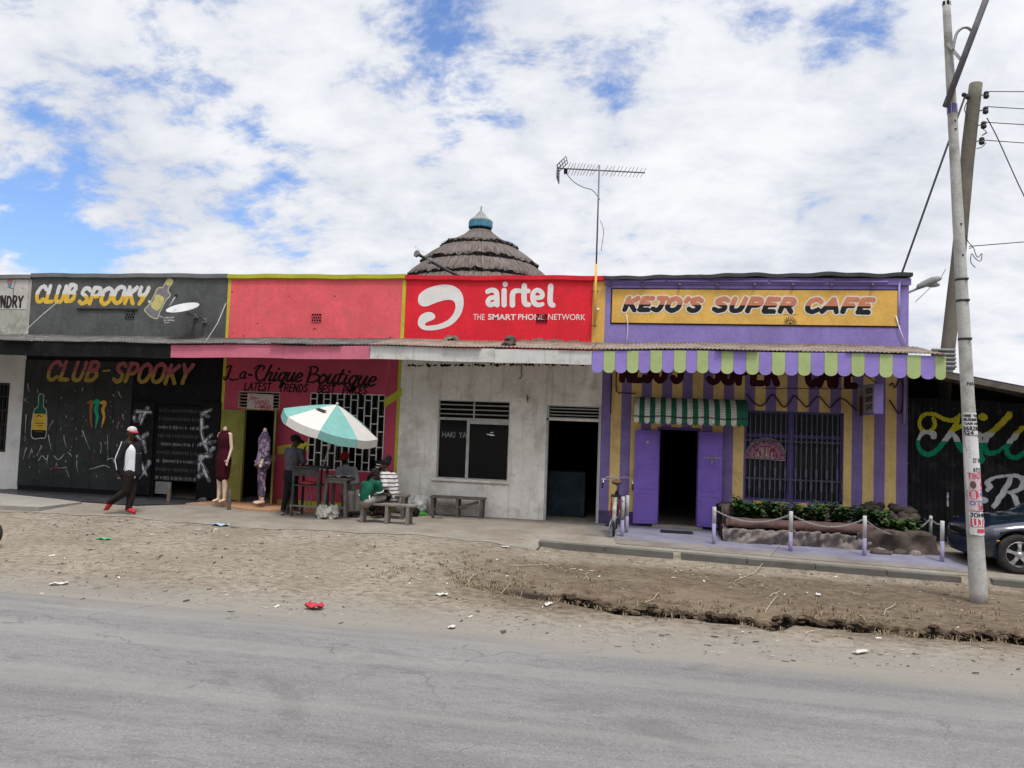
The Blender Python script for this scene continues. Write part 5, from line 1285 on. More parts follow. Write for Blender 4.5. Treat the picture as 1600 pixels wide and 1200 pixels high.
def antenna():
    ym = -.11; x, zt = WP(936.5, 258, ym); xb, zb = WP(937, 512, ym)
    root = thing('tv_antenna', (x, ym, zb), 'tall thin television aerial with many short rods on a mast fixed beside the red sign', 'antenna')
    MA = mat('aerial_metal', (.16, .16, .17), .5, .25, 9, metal=.4)
    MB().tube([(x, ym, 4.1), (x, ym, 5.4)], .026, 8).build('lower_mast', P_YELLOW, root)
    MB().tube([(x, ym, 5.4), (x, ym, zt)], .017, 8).build('mast', MA, root)
    mb = MB(); A = V3(872, 263, ym); B = V3(1008, 270, ym)
    mb.bar(A, B, .022, .022); mb.build('boom', MA, root)
    mb = MB(); n = 21; r = random.Random(6)
    for k in range(n):
        t = .11+.87*k/(n-1) if k > 9 else .11+.036*k
        p = A.lerp(B, min(t, .985)); h = .17*(1-.25*k/n); d = Vector((.42, -.75, .5)).normalized()
        d = (d+Vector((r.uniform(-.1, .1), 0, r.uniform(-.1, .1)))).normalized()
        mb.tube([p-d*h, p+d*h], .0055, 5)
    mb.build('rods', MA, root)
    mb = MB()
    for z, s in ((1, 1), (-1, 1)):
        for k in range(5):
            t = k/4; mb.tube([A+Vector((.0+.18*t*(1 if z > 0 else .02), -.2, z*.02+z*.24*t*(.7 if z > 0 else 1.05))), A+Vector((.0+.18*t*(1 if z > 0 else .02), .2, z*.02+z*.24*t*(.7 if z > 0 else 1.05)))], .008, 5)
        for q in (-.2, 0, .2): mb.tube([A+Vector((0, q, 0)), A+Vector((.18*(1 if z > 0 else .02), q, z*.26*(.7 if z > 0 else 1.05)))], .011, 5)
    mb.build('reflector', MA, root)
    c = A.lerp(B, .09); MB().box(c.x-.035, c.x+.035, ym-.04, ym+.04, c.z-.10, c.z-.01).build('junction_box', M_BLACK, root)
    pts = catmull([tuple(V3(a, b, ym)) for a, b in ((885, 271), (895, 283), (910, 292), (925, 297), (934, 307), (937, 312))], False, 4)
    mb = MB().tube(pts, .008, 5); mb.tube(catmull([tuple(V3(a, b, ym-.03)) for a, b in ((938, 345), (943, 360), (941, 380), (939, 392))], False, 4), .006, 5); mb.build('cable', M_DARKMETAL, root)
    mb = MB()
    for py in (456, 510): z = WP(937, py, 0)[1]; mb.bar((x-.1, -.06, z), (x+.06, -.06, z), .02, .015); mb.bar((x, -.12, z), (x, 0, z), .02, .015)
    mb.build('wall_bracket', M_DARKMETAL, root)
    lb = MB(); c = V3(934, 484, -.06); lb.lathe([(0, -.04), (.03, -.02), (.035, .02), (0, .045)], (c.x, c.y, c.z), 10); lb.build('lamp_bulb', M_WHITE, SHOP_PHONE)
antenna()

def dish():
    c = V3(287, 486, -.5); root = thing('satellite_dish', (c.x, -.05, c.z-.2), 'white satellite dish tilted to the sky, bolted to the dark grey parapet', 'satellite dish')
    ax = Vector((-.05, -.46, .89)).normalized(); q = Vector((0, 0, 1)).rotation_difference(ax); mb = MB(); R = .345
    prof = [(0, 0)]+[(R*t, .085*t*t) for t in (.2, .4, .6, .8, .93, 1)]+[(R+.012, .088), (R+.012, .075)]+[(R*t, .085*t*t-.012) for t in (.9, .6, .3)]+[(0, -.012)]
    mb.lathe(prof, (0, 0, 0), 36); mb.v = [tuple(c+q @ Vector((x, y*.97, z))) for x, y, z in mb.v]
    mb.build('reflector', mat('dish_white', (.46, .46, .46), .55, .1, 5, dirt=(.4, .4, .38), dscale=5, damt=.5), root)
    L_ = V3(275, 462, -.62); mb = MB(); mb.tube([c+Vector((-.16, -.30, .06)), L_], .011, 6); mb.build('arm', mat('pale_arm', (.4, .4, .4), .6), root)
    mb = MB(); mb.lathe([(0, -.06), (.035, -.05), (.042, .0), (.03, .05), (0, .06)], L_, 12, 0, True, (0.5, -.3, .8)); mb.build('feed_horn', M_DARKMETAL, root)
    mb = MB(); mb.bar(c+Vector((.22, .1, -.0)), (c.x+.24, -.02, c.z-.16), .035, .025); mb.bar(c+Vector((0, .15, -.03)), (c.x, -.02, c.z-.04), .05, .04)
    mb.box(c.x+.18, c.x+.28, -.03, -.0, c.z-.20, c.z-.08); mb.box(c.x-.06, c.x+.06, -.03, 0, c.z-.09, c.z+.02); mb.build('mount', M_STEEL, root)
dish()
for (pts, lab) in ((((91, 471, -.02), (64, 494, -.3), (35, 521, -.9)), 'pale cable slanting down the grey parapet under its yellow lettering at left'), (((353, 474, -.02), (340, 505, -.2), (322, 533, -.9)), 'pale cable slanting down the grey parapet beside its lime edge')):
    o = MB().tube([V3(a, b, c) for a, b, c in pts], .011, 6).build('loose_cable', mat('pale_cable', (.36, .36, .35), .6)); tag(o, lab, 'cable')

def street_lamp():
    y = 3.0; A = V3(1421, 456, y); B = V3(1470, 436, y); d = (B-A).normalized()
    root = thing('street_lamp', (5.55, y, 0), 'grey street lamp head reaching out to the right above the cafe roof', 'street lamp')
    mb = MB(); mb.tube([(5.55, y, 0), (5.55, y, A.z-.32)], [.08, .06], 10); mb.build('pole', M_STEEL, root)
    MB().tube([(5.55, y, A.z-.34), (5.6, y, A.z-.24), A, A.lerp(B, .3)], .03, 8).build('arm', M_STEEL, root)
    up = Vector((-d.z, 0, d.x)); mb = MB()
    secs = [(.26, .06, .05), (.30, .10, .09), (.5, .14, .12), (.75, .15, .13), (.95, .12, .09), (1.02, .05, .03)]; vs = []; n = 14
    for t, w_, h_ in secs:
        p = A.lerp(B, t)
        for j in range(n):
            a = 2*PI*j/n; u = math.sin(a); vs.append(p+Vector((0, 1, 0))*w_*math.cos(a)+up*(h_*u if u > 0 else h_*.35*u))
    fs = [(i*n+j, i*n+(j+1) % n, (i+1)*n+(j+1) % n, (i+1)*n+j) for i in range(len(secs)-1) for j in range(n)]+[tuple(reversed(range(n))), tuple((len(secs)-1)*n+j for j in range(n))]
    mb.add(vs, fs, 0, True); hd = mb.build('lamp_head', mat('lamp_grey', (.27, .28, .27), .6, .15, 5), root)
    mb = MB(); mb.ball(A.lerp(B, .7)-up*.05, (.17, .11, .06), 12, 0, None); mb.build('lens', mat('lamp_lens', (.33, .33, .32), .3, .1, 5), root)
street_lamp()

# ------------------------------------------------------------------ corrugated fence and lean-to at the right
YF = .3; PIT = .105
def corr(x): return YF+.018*math.cos(2*PI*x/PIT)
def shed():
    root = thing('corrugated_fence', (7.5, YF, 0), 'black corrugated iron fence painted with flowing yellow, white and green lettering, right of the cafe', 'fence')
    mb = MB(); xs = np.arange(5.03, 10.6, PIT/8); vs = []
    for x in xs: vs += [(x, corr(x), -.1), (x, corr(x), 2.80-.02*(x-5)+.02*math.sin(x*7))]
    mb.add(vs, [(2*k, 2*k+2, 2*k+3, 2*k+1) for k in range(len(xs)-1)], 0, True)
    mb.build('iron_sheets', mat('black_iron_sheet', (.019, .020, .022), .7, .35, 2.2, dirt=(.06, .06, .058), dscale=2.6, damt=.75, dlow=.5, streak=(.07, .065, .06), samt=.5, chips=(.2, .2, .2), camt=.735, cscale=7), root)
    rv = MB(); r = random.Random(31)
    for x in np.arange(5.13, 10, PIT*4):
        for z in (.5, 1.5, 2.6): rv.ball((x, corr(x)-.004, z), (.012, .006, .012), 6)
    rv.build('roofing_nails', M_STEEL, root)['kind'] = 'stuff'
    Q = dict(y=YF, sc=3.75, ox=1380, oy=620)
    K = [[(293, 125, 9), (303, 160, 11), (290, 188, 11), (255, 205, 11), (225, 190, 12), (212, 160, 12), (222, 120, 12), (255, 100, 11), (300, 103, 13), (350, 128, 13), (405, 138, 13), (448, 105, 8)],
         [(446, 105, 10), (425, 160, 14), (395, 210, 17), (355, 265, 16), (305, 320, 15), (255, 338, 15), (215, 310, 14), (205, 265, 12), (222, 220, 12), (255, 205, 13), (290, 215, 20), (296, 232, 17)],
         [(478, 158, 10), (445, 178, 12), (408, 205, 13), (430, 250, 17), (455, 300, 19), (500, 335, 16), (535, 325, 12)],
         [(582, 118, 25), (584, 119, 25)], [(540, 225, 10), (560, 215, 12), (555, 280, 20), (560, 330, 20), (585, 365, 14), (570, 384, 9)],
         [(545, 225, 10), (600, 222, 13), (670, 180, 15), (735, 105, 18), (720, 130, 18), (640, 205, 18), (600, 250, 17), (590, 300, 18), (620, 330, 17), (670, 320, 12), (715, 285, 8)],
         [(815, 180, 11), (780, 220, 18), (745, 262, 16), (722, 300, 15), (735, 345, 15), (780, 355, 15), (830, 320, 14), (880, 250, 14), (905, 190, 16), (885, 290, 15), (905, 350, 14), (960, 330, 10)]]
    z1, z2 = WP(1500, 620+205/3.75, YF)[1], WP(1500, 620+262/3.75, YF)[1]
    ML = [mat('fence_yellow', (.70, .64, .045), .7, .2, 5), mat('fence_white', (.75, .76, .76), .7, .15, 5), mat('fence_green', (.015, .36, .19), .7, .2, 5)]
    mb = MB(); paint(mb, px_strokes(K, **Q), lambda x: corr(x)-.006, .0125, rough=.006, mfn=lambda z: 0 if z > z1 else (1 if z > z2 else 2)); mb.build('painted_lettering', ML, root)
    Rr = [[(612, 545, 14), (622, 525, 18), (612, 500, 16), (640, 478, 10), (690, 466, 9), (740, 462, 10), (790, 466, 14), (822, 490, 18), (815, 525, 17), (780, 550, 13), (735, 560, 10)], [(752, 466, 12), (725, 520, 17), (690, 580, 18), (650, 640, 16)], [(745, 560, 12), (775, 600, 17), (800, 650, 18), (840, 660, 14)], [(590, 605, 20), (592, 606, 20)],
          [(850, 610, 10), (900, 590, 13), (905, 565, 13), (880, 560, 12), (855, 590, 15), (860, 640, 15), (900, 650, 12)]]
    mb = MB(); paint(mb, px_strokes(Rr, **Q), lambda x: corr(x)-.006, .0125, rough=.006); mb.build('painted_lettering', ML[1], root)
    mb = MB(); paint(mb, px_strokes([[(378, 565, 7), (379, 590, 7)], [(378, 605, 4), (378, 636, 7)]], **Q), lambda x: corr(x)-.006, .0125, rough=.01); mb.build('paint_daub', ML[1], root)
    # lean-to roof over the gap
    r2 = thing('lean_to_roof', (7.5, 0, 3), 'iron lean-to roof sloping down to the right over the black fence', 'roof')
    mb = MB(); xs = np.linspace(5.06, 11, 60); vs = []
    for k, x in enumerate(xs):
        zf = 3.24-.185*(x-5.06)
        vs += [(x, -1.35, zf), (x, 4.2, zf+.55)]
    mb.add(vs, [(2*k, 2*k+2, 2*k+3, 2*k+1) for k in range(len(xs)-1)], 0, True); o = mb.build('iron_sheets', M_ROOF, r2); s = o.modifiers.new('t', 'SOLIDIFY'); s.thickness = .012
    mb = MB(); mb.bar((5.08, -1.33, 3.16), (11, -1.33, 3.16-.185*5.92), .05, .1); mb.bar((5.08, .32, 3.33), (11, .32, 3.33-.185*5.92), .05, .1)
    for x in (5.1, 7.2, 9.4): mb.bar((x, -1.33, 3.15-.185*(x-5.06)), (x, 4.1, 3.68-.185*(x-5.06)), .05, .09)
    mb.build('roof_frame', M_WOODW, r2)
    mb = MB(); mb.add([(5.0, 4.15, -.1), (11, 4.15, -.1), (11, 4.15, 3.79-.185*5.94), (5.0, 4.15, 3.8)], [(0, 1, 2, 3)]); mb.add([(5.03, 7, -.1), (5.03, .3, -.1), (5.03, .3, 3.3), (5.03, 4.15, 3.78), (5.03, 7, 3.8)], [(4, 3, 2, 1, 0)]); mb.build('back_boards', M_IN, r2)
    m = MB(); a, b = V3(1538, 593, -.4), V3(1594, 604, -.4); m.bar(a, b, .03, .02); m.build('light_gap_bar', mat('gap_white', (.75, .75, .73), .5), r2)  # white bar standing in for the gap of daylight under the roof
    # stack of short iron sheets jutting out beside the valance
    r3 = MB(); 
    for k in range(5):
        z0 = WP(1480, 575-k*6.3, -1.0)[1]; x0 = 5.12; x1_ = WP(1494, 575-k*6.3, -1.0)[0]
        n = 10; q = np.linspace(0, 1, n)
        r3.tube([(x0, -1.0, z0+.03), (x1_-k*.004, -1.0, z0+.03)], .03, 8)
    r3.add([(5.1, -.98, WP(1480, 578, -1)[1]), (WP(1493, 578, -1)[0], -.98, WP(1480, 578, -1)[1]), (WP(1493, 578, -1)[0], -.98, WP(1480, 545, -1)[1]), (5.1, -.98, WP(1480, 545, -1)[1])], [(0, 1, 2, 3)])
    tag(r3.build('ridged_iron_sheet', M_ROOF), 'small ridged iron sheet jutting out past the right end of the scalloped valance', 'iron sheet')
shed()

# ------------------------------------------------------------------ poles and wires
def white_pole():
    yb = -4.7; A = Vector((*WP(1530, 935, yb)[:1], yb, -.25)); T = V3(1478.5, 3, yb); A.x = WP(1530, 935, yb)[0]
    root = thing('lamp_post', (A.x, yb, -.17), 'tall whitish leaning street pole plastered with posters in front of the blue car', 'pole', rz=0)
    ax = lambda z: A.lerp(T, (z-A.z)/(T.z-A.z))
    RR = lambda z: float(np.interp(z, [-.3, .9, 2.6, 5, T.z], [.110, .101, .083, .071, .050]))
    zs = np.linspace(A.z, T.z, 40); mb = MB(); mb.tube([ax(z) for z in zs], [RR(z)*(1+.01*math.sin(z*9)) for z in zs], 48)
    mb.build('shaft', mat('whitewashed_steel', (.43, .425, .40), .8, .14, 3, dirt=(.22, .20, .16), dscale=2.4, damt=.8, dlow=.45, streak=(.22, .20, .17), samt=.5, chips=(.16, .13, .10), camt=.67, cscale=10, bump=.5, bscale=25), root)
    def zp(py): # height of the pole at photo row py
        lo, hi = A.z, T.z
        for _ in range(40):
            m = (lo+hi)/2; p = ax(m); d = np.array(p)-CAMP; t = d @ CF; v = 600-FPX*(d @ CU)/t
            if v > py: lo = m
            else: hi = m
        return (lo+hi)/2
    def wrap(mb, eps):
        eps += .003
        mb.v = [tuple(ax(z)+Vector(((RR(z)+eps)*math.sin(u/RR(z)+.18), -(RR(z)+eps)*math.cos(u/RR(z)+.18), 0))) for u, _, z in mb.v]; return mb
    def patch(u0, u1, py0, py1, m, name, eps=.003, par=root, skew=0.0, ragged=0.0, seed=0):
        z0, z1 = zp(py1), zp(py0); mb = MB(); r = random.Random(seed); nu, nz = 12, 6; vs = []
        for k in range(nz+1):
            for j in range(nu+1):
                u = u0+(u1-u0)*j/nu; z = z0+(z1-z0)*k/nz+skew*(u-u0)
                if ragged and (k in (0, nz) or j in (0, nu)): u += r.uniform(-ragged, ragged); z += r.uniform(-ragged, ragged)
                vs.append((u, 0, z))
        mb.add(vs, [(k*(nu+1)+j, k*(nu+1)+j+1, (k+1)*(nu+1)+j+1, (k+1)*(nu+1)+j) for k in range(nz) for j in range(nu)], 0, True)
        return wrap(mb, eps).build(name, m, par)
    for py in (6,): patch(-.37, .37, 0, 9, M_BLACK, 'cap_band', .004)
    patch(-.36, .36, 163, 178, mat('violet_band', (.10, .08, .27), .7), 'violet_band', .003)
    for py in (437, 470, 530):
        z = zp(py); mb = MB(); k = 24; R = RR(z)+.004; vs = []
        mb.lathe([(R-.004, -.016), (R, -.016), (R, .016), (R-.004, .016)], ax(z), k); mb.box(ax(z).x+.02, ax(z).x+.06, ax(z).y-R-.012, ax(z).y-R+.004, z-.014, z+.014)
        mb.build('steel_strap', M_DARKMETAL, root)
    for py in (191, 204, 352, 400): mb = MB(); p = ax(zp(py)); mb.ball((p.x+.01, p.y-RR(p.z), p.z), .014, 8); mb.build('bolt', M_DARKMETAL, root)
    MP = mat('paper_white', (.62, .61, .60), .9, .08, 8, dirt=(.48, .47, .45), dscale=8, damt=.5); INK = mat('print_black', (.03, .03, .033), .8, .2, 12)
    PINK = mat('print_pink', (.52, .07, .12), .8, .25, 10); BLUE = mat('print_blue', (.07, .16, .33), .8, .25, 10); SKIN = mat('print_brown', (.12, .07, .06), .8, .3, 12); MP2 = mat('paper_pinkish', (.55, .42, .45), .9, .15, 10, dirt=(.45, .2, .28), dscale=12, damt=.6)
    def txt(t, u0, u1, py0, py1, m, rad_, par, eps=.0065, sh=0.0):
        z0, z1 = zp(py1), zp(py0); mb = MB(); paint(mb, strokes_of(t, u0, u1, z0, z1, rad_, sh, gap=.2), 0, .0035); wrap(mb, eps).build('printed_text', m, par)
    p1 = patch(-.115, .115, 645, 679, MP, 'pasted_notice', .003, ragged=.006, seed=1); 
    for k, (t, a, b) in enumerate((('HIRE TOUR', 648, 651.5), ('BUSINESS', 654, 657.5))): txt(t, -.105, .11, a, b, INK, .0045, p1)
    txt('CAR', -.10, -.01, 660.5, 663.5, INK, .0045, p1); txt('HIRE', .01, .11, 660.5, 663.5, INK, .0045, p1)
    txt('0682809', -.115, .12, 666.5, 672, INK, .0055, p1); txt('524', -.115, -.005, 673.5, 678.5, INK, .0058, p1)
    p2 = patch(-.105, .115, 682, 739, MP, 'pasted_notice', .0035, ragged=.006, seed=2, skew=-.05)
    for k in range(6): mb = MB(); zk = zp(687+k*5.2); r = random.Random(k); mb.add([(-.06-.02*r.random(), 0, zk), (.06+.03*r.random(), 0, zk-.004), (.06+.02*r.random(), 0, zk-.016), (-.06, 0, zk-.012)], [(3, 2, 1, 0)]); wrap(mb, .0066).build('printed_line', INK, p2)
    txt('27 500', -.03, .09, 716, 722, INK, .004, p2); txt('0722 1', -.03, .09, 731, 737, INK, .004, p2)
    patch(-.135, -.09, 700, 765, MP, 'pasted_notice', .0045, ragged=.008, seed=3)
    p3 = patch(-.115, .125, 736, 797, MP2, 'pasted_poster', .003, ragged=.006, seed=4)
    txt('TIKITI', -.10, .11, 739, 747, PINK, .006, p3)
    def blob(par, m, u, py, ru, rz, eps=.0066, name='printed_picture'):
        mb = MB(); zc = zp(py); n = 18; mb.add([(u+ru*math.cos(2*PI*k/n), 0, zc+rz*math.sin(2*PI*k/n)) for k in range(n)], [tuple(range(n))]); wrap(mb, eps).build(name, m, par)
    blob(p3, SKIN, -.045, 757, .035, .05); blob(p3, PINK, -.04, 772, .055, .06, .0062); txt('5', .05, .10, 753, 765, PINK, .010, p3); blob(p3, BLUE, .075, 771, .04, .03)
    txt('VOTE', -.09, .10, 782, 788, BLUE, .0055, p3); txt('2017', .0, .10, 789, 795, PINK, .005, p3)
    p4 = patch(-.115, .125, 799, 835, MP, 'pasted_poster', .0034, ragged=.006, seed=5)
    txt('JOHN', -.10, .09, 801, 806.5, INK, .0065, p4)
    patch(-.10, .11, 809, 822, PINK, 'printed_block', .0062, par=p4); txt('UJA', -.07, .11, 810, 821, MP, .009, p4, .009); patch(-.03, .11, 825, 831, PINK, 'printed_block', .0062, par=p4)
    txt('NS', -.04, .04, 598, 602, INK, .005, root, .004)
    # cross pipe with its brackets
    P0 = V3(1477.5, 166, yb-.16); P1 = V3(1541, -2, yb-.16); d = P1-P0
    MB().tube([P0, P1+d*.5], .042, 12).build('cross_pipe', mat('dark_grey_pipe', (.13, .125, .135), .6, .2, 4, dirt=(.25, .24, .24), dscale=5, damt=.5), root)
    q = [V3(*p, yb-.1) for p in ((1489, 79), (1491, 66), (1495, 52), (1503, 44), (1511, 43), (1517, 47), (1519, 51))]
    MB().tube(catmull([tuple(v) for v in q], False, 4), .02, 8).build('hook_bracket', M_STEEL, root)
    MB().bar(V3(1481, 69, yb-.07), V3(1503, 95, yb-.13), .035, .035).build('bracket', mat('whitewashed_bracket', (.4, .39, .37), .8), root)
white_pole()

def utility_pole():
    y = 2.0; T = V3(1524.5, 131, y); B = V3(1482, 545, y); d = (T-B)/(T.z-B.z); base = T-d*T.z
    root = thing('utility_pole', (base.x, y, 0), 'weathered wooden power pole leaning right behind the black fence', 'utility pole')
    zs = np.linspace(0, T.z, 30); r = random.Random(2)
    MB().tube([base+d*z+Vector((.012*math.sin(z*1.3), 0, 0)) for z in zs], [float(np.interp(z, [0, T.z], [.148, .136]))+r.uniform(-.004, .004) for z in zs], 16).build('shaft', mat('grey_pole_wood', (.15, .135, .108), .95, .2, 2, dirt=(.11, .10, .08), dscale=3, damt=.6, streak=(.08, .07, .055), samt=.6, bump=.4, bscale=40), root)
    ins = mat('brown_insulator', (.05, .04, .045), .3, .2, 6)
    for px, py in ((1541, 148), (1540, 172), (1537, 195), (1534, 220)):
        c = V3(px, py, y-.1); p = base+d*c.z
        mb = MB(); mb.tube([p, c+Vector((.04, 0, .02))], .012, 6); mb.lathe([(.02, -.09), (.055, -.07), (.06, -.02), (.04, -.01), (.055, .02), (.05, .06), (.02, .08), (0, .085)], c, 12); mb.build('insulator', ins, root)
    mb = MB()
    for px, py in ((1506, 148), (1512, 152)): mb.ball(V3(px, py, y-.1), .05, 8)
    mb.bar(V3(1505, 147, y-.1), V3(1520, 150, y), .03, .03); mb.build('clamp', M_DARKMETAL, root)
    mb = MB()
    for pts in ([(1510, 160), (1507, 172), (1512, 182), (1509, 190)], [(1533, 200), (1541, 206), (1534, 212), (1543, 207)], [(1526, 232), (1534, 230), (1541, 223)], [(1508, 366), (1513, 378), (1520, 386), (1514, 388)], [(1521, 386), (1527, 402), (1534, 396), (1532, 408), (1524, 404), (1518, 396), (1517, 410), (1524, 418)]):
        mb.tube(catmull([tuple(V3(a, b, y-.16)) for a, b in pts], False, 4), .009, 5)
    mb.build('loose_wire', M_DARKMETAL, root)
    return y
utility_pole()
WIRE = mat('black_wire', (.05, .05, .055), .6)
for (a, b, c, d, lab) in ((1543, 143, 1604, 135.5, 'topmost power line running right from the wooden pole'), (1541, 166.5, 1604, 162.5, 'second power line from the top, running right from the wooden pole'), (1539, 191, 1604, 187.5, 'third power line from the top, running right from the wooden pole'), (1538, 219, 1604, 216.5, 'fourth power line, lowest of the close set running right from the wooden pole'), (1514, 385, 1604, 374, 'thin wire low on the wooden pole, running right well below the close set')):
    A = V3(a, b, 1.9); B = V3(c, d, 1.9); D_ = (B-A); pts = [A+D_*t+Vector((0, t*.25, -.012*t*0)) for t in (0, 1, 2, 4, 8)]
    o = MB().tube(pts, .010, 5).build('power_line', WIRE); tag(o, lab, 'power line', 'power lines on the wooden pole')
o = MB().tube([V3(1508, 150, 1.9), V3(1488, 206, 1.9), V3(1412, 419, 1.9), V3(1408, 430, 1.9)], .022, 6).build('guy_cable', WIRE); tag(o, 'thick slanting cable from the pole top down to the cafe roof', 'cable')
o = MB().tube(catmull([tuple(V3(a, b, 1.9)) for a, b in ((1542, 184), (1556, 210), (1572, 245), (1590, 285), (1606, 318))], False, 4), .012, 5).build('drop_cable', WIRE); tag(o, 'sagging drop cable falling right from the insulators on the wooden pole', 'cable')
o = MB().tube([V3(1478, 420, 2.6), V3(1470, 434, 2.7), V3(1430, 472, 2.9)], .008, 5).build('lamp_wire', mat('grey_wire', (.3, .3, .3), .6)); tag(o, 'thin pale wire between the wooden pole and the street lamp', 'cable')

# ------------------------------------------------------------------ signs
def projecting_sign():
    X = WP(1338, 625, 0)[0]; zt, zb = WP(1338, 606, -.05)[1]+.02, WP(1338, 650, -.05)[1]+.02
    lo, hi = -3.0, -.1
    for _ in range(40):
        m = (lo+hi)/2
        if WP(1373, 620, m)[0] > X: hi = m
        else: lo = m
    yo = (lo+hi)/2; yo = max(yo, -1.2); th = WP(1388, 620, yo)[0]-WP(1373, 620, yo)[0]
    root = thing('lightbox_sign', (X+th/2, 0, zb), 'small beige and lavender box sign jutting from the cafe wall above the right stripes', 'sign')
    MB().box(X, X+th, yo, -.06, zb, zt).build('box', P_PURPLE, root, .008)
    f = MB(); f.box(X-.006, X, yo+.03, -.09, zb+.03, zt-.03); f.build('face', mat('sign_beige', (.33, .31, .285), .6, .15, 4, dirt=(.24, .22, .2), dscale=5, damt=.6), root)
    W_ = -.06-yo
    def onface(mb, e): mb.v = [(X-.006-e, -.06-u, z) for u, _, z in mb.v]; return mb
    H = zt-zb
    INK = mat('sign_ink', (.04, .025, .03), .7)
    for k, t in enumerate(('KEJOS', 'SUPER', 'CAFE')):
        mb = MB(); paint(mb, strokes_of(t, W_*.56, W_*.93, zb+H*(.70-.27*k), zb+H*(.85-.27*k), .014, 0), 0, .008); onface(mb, .002).build('painted_lettering', INK, root)
    mb = MB(); paint(mb, [(np.array([(W_*.12, zb+.12*H), (W_*.12, zb+.6*H), (W_*.18, zb+.75*H), (W_*.28, zb+.82*H), (W_*.38, zb+.75*H), (W_*.44, zb+.6*H), (W_*.44, zb+.12*H), (W_*.12, zb+.12*H)]), .008)], 0, .008); onface(mb, .002).build('painted_arch', mat('maroon_ink', (.12, .02, .03), .7), root)
    mb = MB(); paint(mb, [(np.array([(W_*.28, zb+.16*H), (W_*.28, zb+.45*H), (W_*.28, zb+.62*H)]), np.array([.09, .085, .03])*W_/.8)], 0, .008); onface(mb, .003).build('painted_bottle', mat('cola_brown', (.10, .02, .02), .6, .3, 14), root)
    mb = MB(); mb.bar((X+th/2, -.06, zt-.06), (X+th/2, 0, zt-.06), .04, .03); mb.bar((X+th/2, -.06, zb+.06), (X+th/2, 0, zb+.06), .04, .03); mb.tube([(X+th/2, yo+.1, zt), (X+th/2, -.0, zt+.3)], .01, 5); mb.build('bracket', M_DARKMETAL, root)
projecting_sign()

def sausage_sign():
    y = .055; Q = dict(y=y, sc=15, ox=1150, oy=660)
    P = px_poly([(210, 800), (235, 690), (300, 560), (400, 450), (530, 385), (690, 358), (850, 385), (980, 450), (1090, 560), (1150, 690), (1170, 820), (1150, 890), (1050, 900), (700, 868), (280, 842), (225, 830)], **Q)
    cx_, cz = WP(1196, 705, y); root = thing('window_sign', (cx_, y, cz), 'half-round pink sausage sign hanging behind the barred cafe window', 'sign')
    def disc(name, grow, e, m, th=0):
        mb = MB(); paint(mb, [], y-e, .007, polys=[P], grow=grow)
        o = mb.build(name, m, root)
        if th: s = o.modifiers.new('t', 'SOLIDIFY'); s.thickness = th; s.offset = -1
    disc('board', 0, 0, mat('sign_pale_edge', (.42, .36, .38), .6, .15, 6), .006)
    disc('border_line', -.016, .0015, mat('sign_dark_line', (.05, .02, .03), .6)); disc('rim', -.026, .003, mat('sign_pink', (.40, .17, .24), .6, .2, 7, dirt=(.45, .3, .35), dscale=6))
    Pc = px_poly([(400, 800), (420, 690), (500, 600), (600, 548), (700, 540), (800, 560), (900, 620), (970, 720), (985, 815), (960, 838), (700, 822), (410, 812)], **Q)
    mb = MB(); paint(mb, [], y-.0045, .007, polys=[Pc], grow=.008); mb.build('panel_edge', mat('sign_pale_edge', (.42, .36, .38), .6), root)
    mb = MB(); paint(mb, [], y-.006, .007, polys=[Pc]); mb.build('red_panel', mat('sign_red', (.36, .03, .075), .6, .2, 8), root)
    WHT = mat('sign_letter_pale', (.62, .52, .46), .7, .15, 9)
    for t, a, b, c, d in (('BEEF', 545, 825, 600, 672), ('SAUSAGES', 425, 930, 705, 805)):
        x0, zb = WP(1150+a/15, 660+d/15, y); x1, zt = WP(1150+b/15, 660+c/15, y)
        mb = MB(); paint(mb, strokes_of(t, x0, x1, zb, zt, .0065, 0, gap=.2), y-.0075, .005); mb.build('printed_text', WHT, root)
    # arched words
    ctr = np.array(WP(1150+690/15, 660+810/15, y)); up = WP(1150+690/15, 660+455/15, y)[1]-ctr[1]; INK = mat('sign_plum_ink', (.13, .015, .06), .7)
    for t, a0, a1 in (("Farmers", 172, 98), ("Choice", 80, 10)):
        for i, ch in enumerate(t):
            a = rad(a0+(a1-a0)*i/(len(t)-1)); s = strokes_of(ch, -.022, .022, -.03, .036, .0065, 0, font={**GL, **{k: v for k, v in LOW.items()}})
            c, sn = math.cos(a-PI/2), math.sin(a-PI/2); o_ = ctr+np.array([math.cos(a)*up*1.12, math.sin(a)*up])
            st = [(np.stack([o_[0]+p[:, 0]*c-p[:, 1]*sn, o_[1]+p[:, 0]*sn+p[:, 1]*c], 1), r_) for p, r_ in s]
            mb = MB(); paint(mb, st, y-.0048, .005); mb.build('printed_letter', INK, root)
sausage_sign()

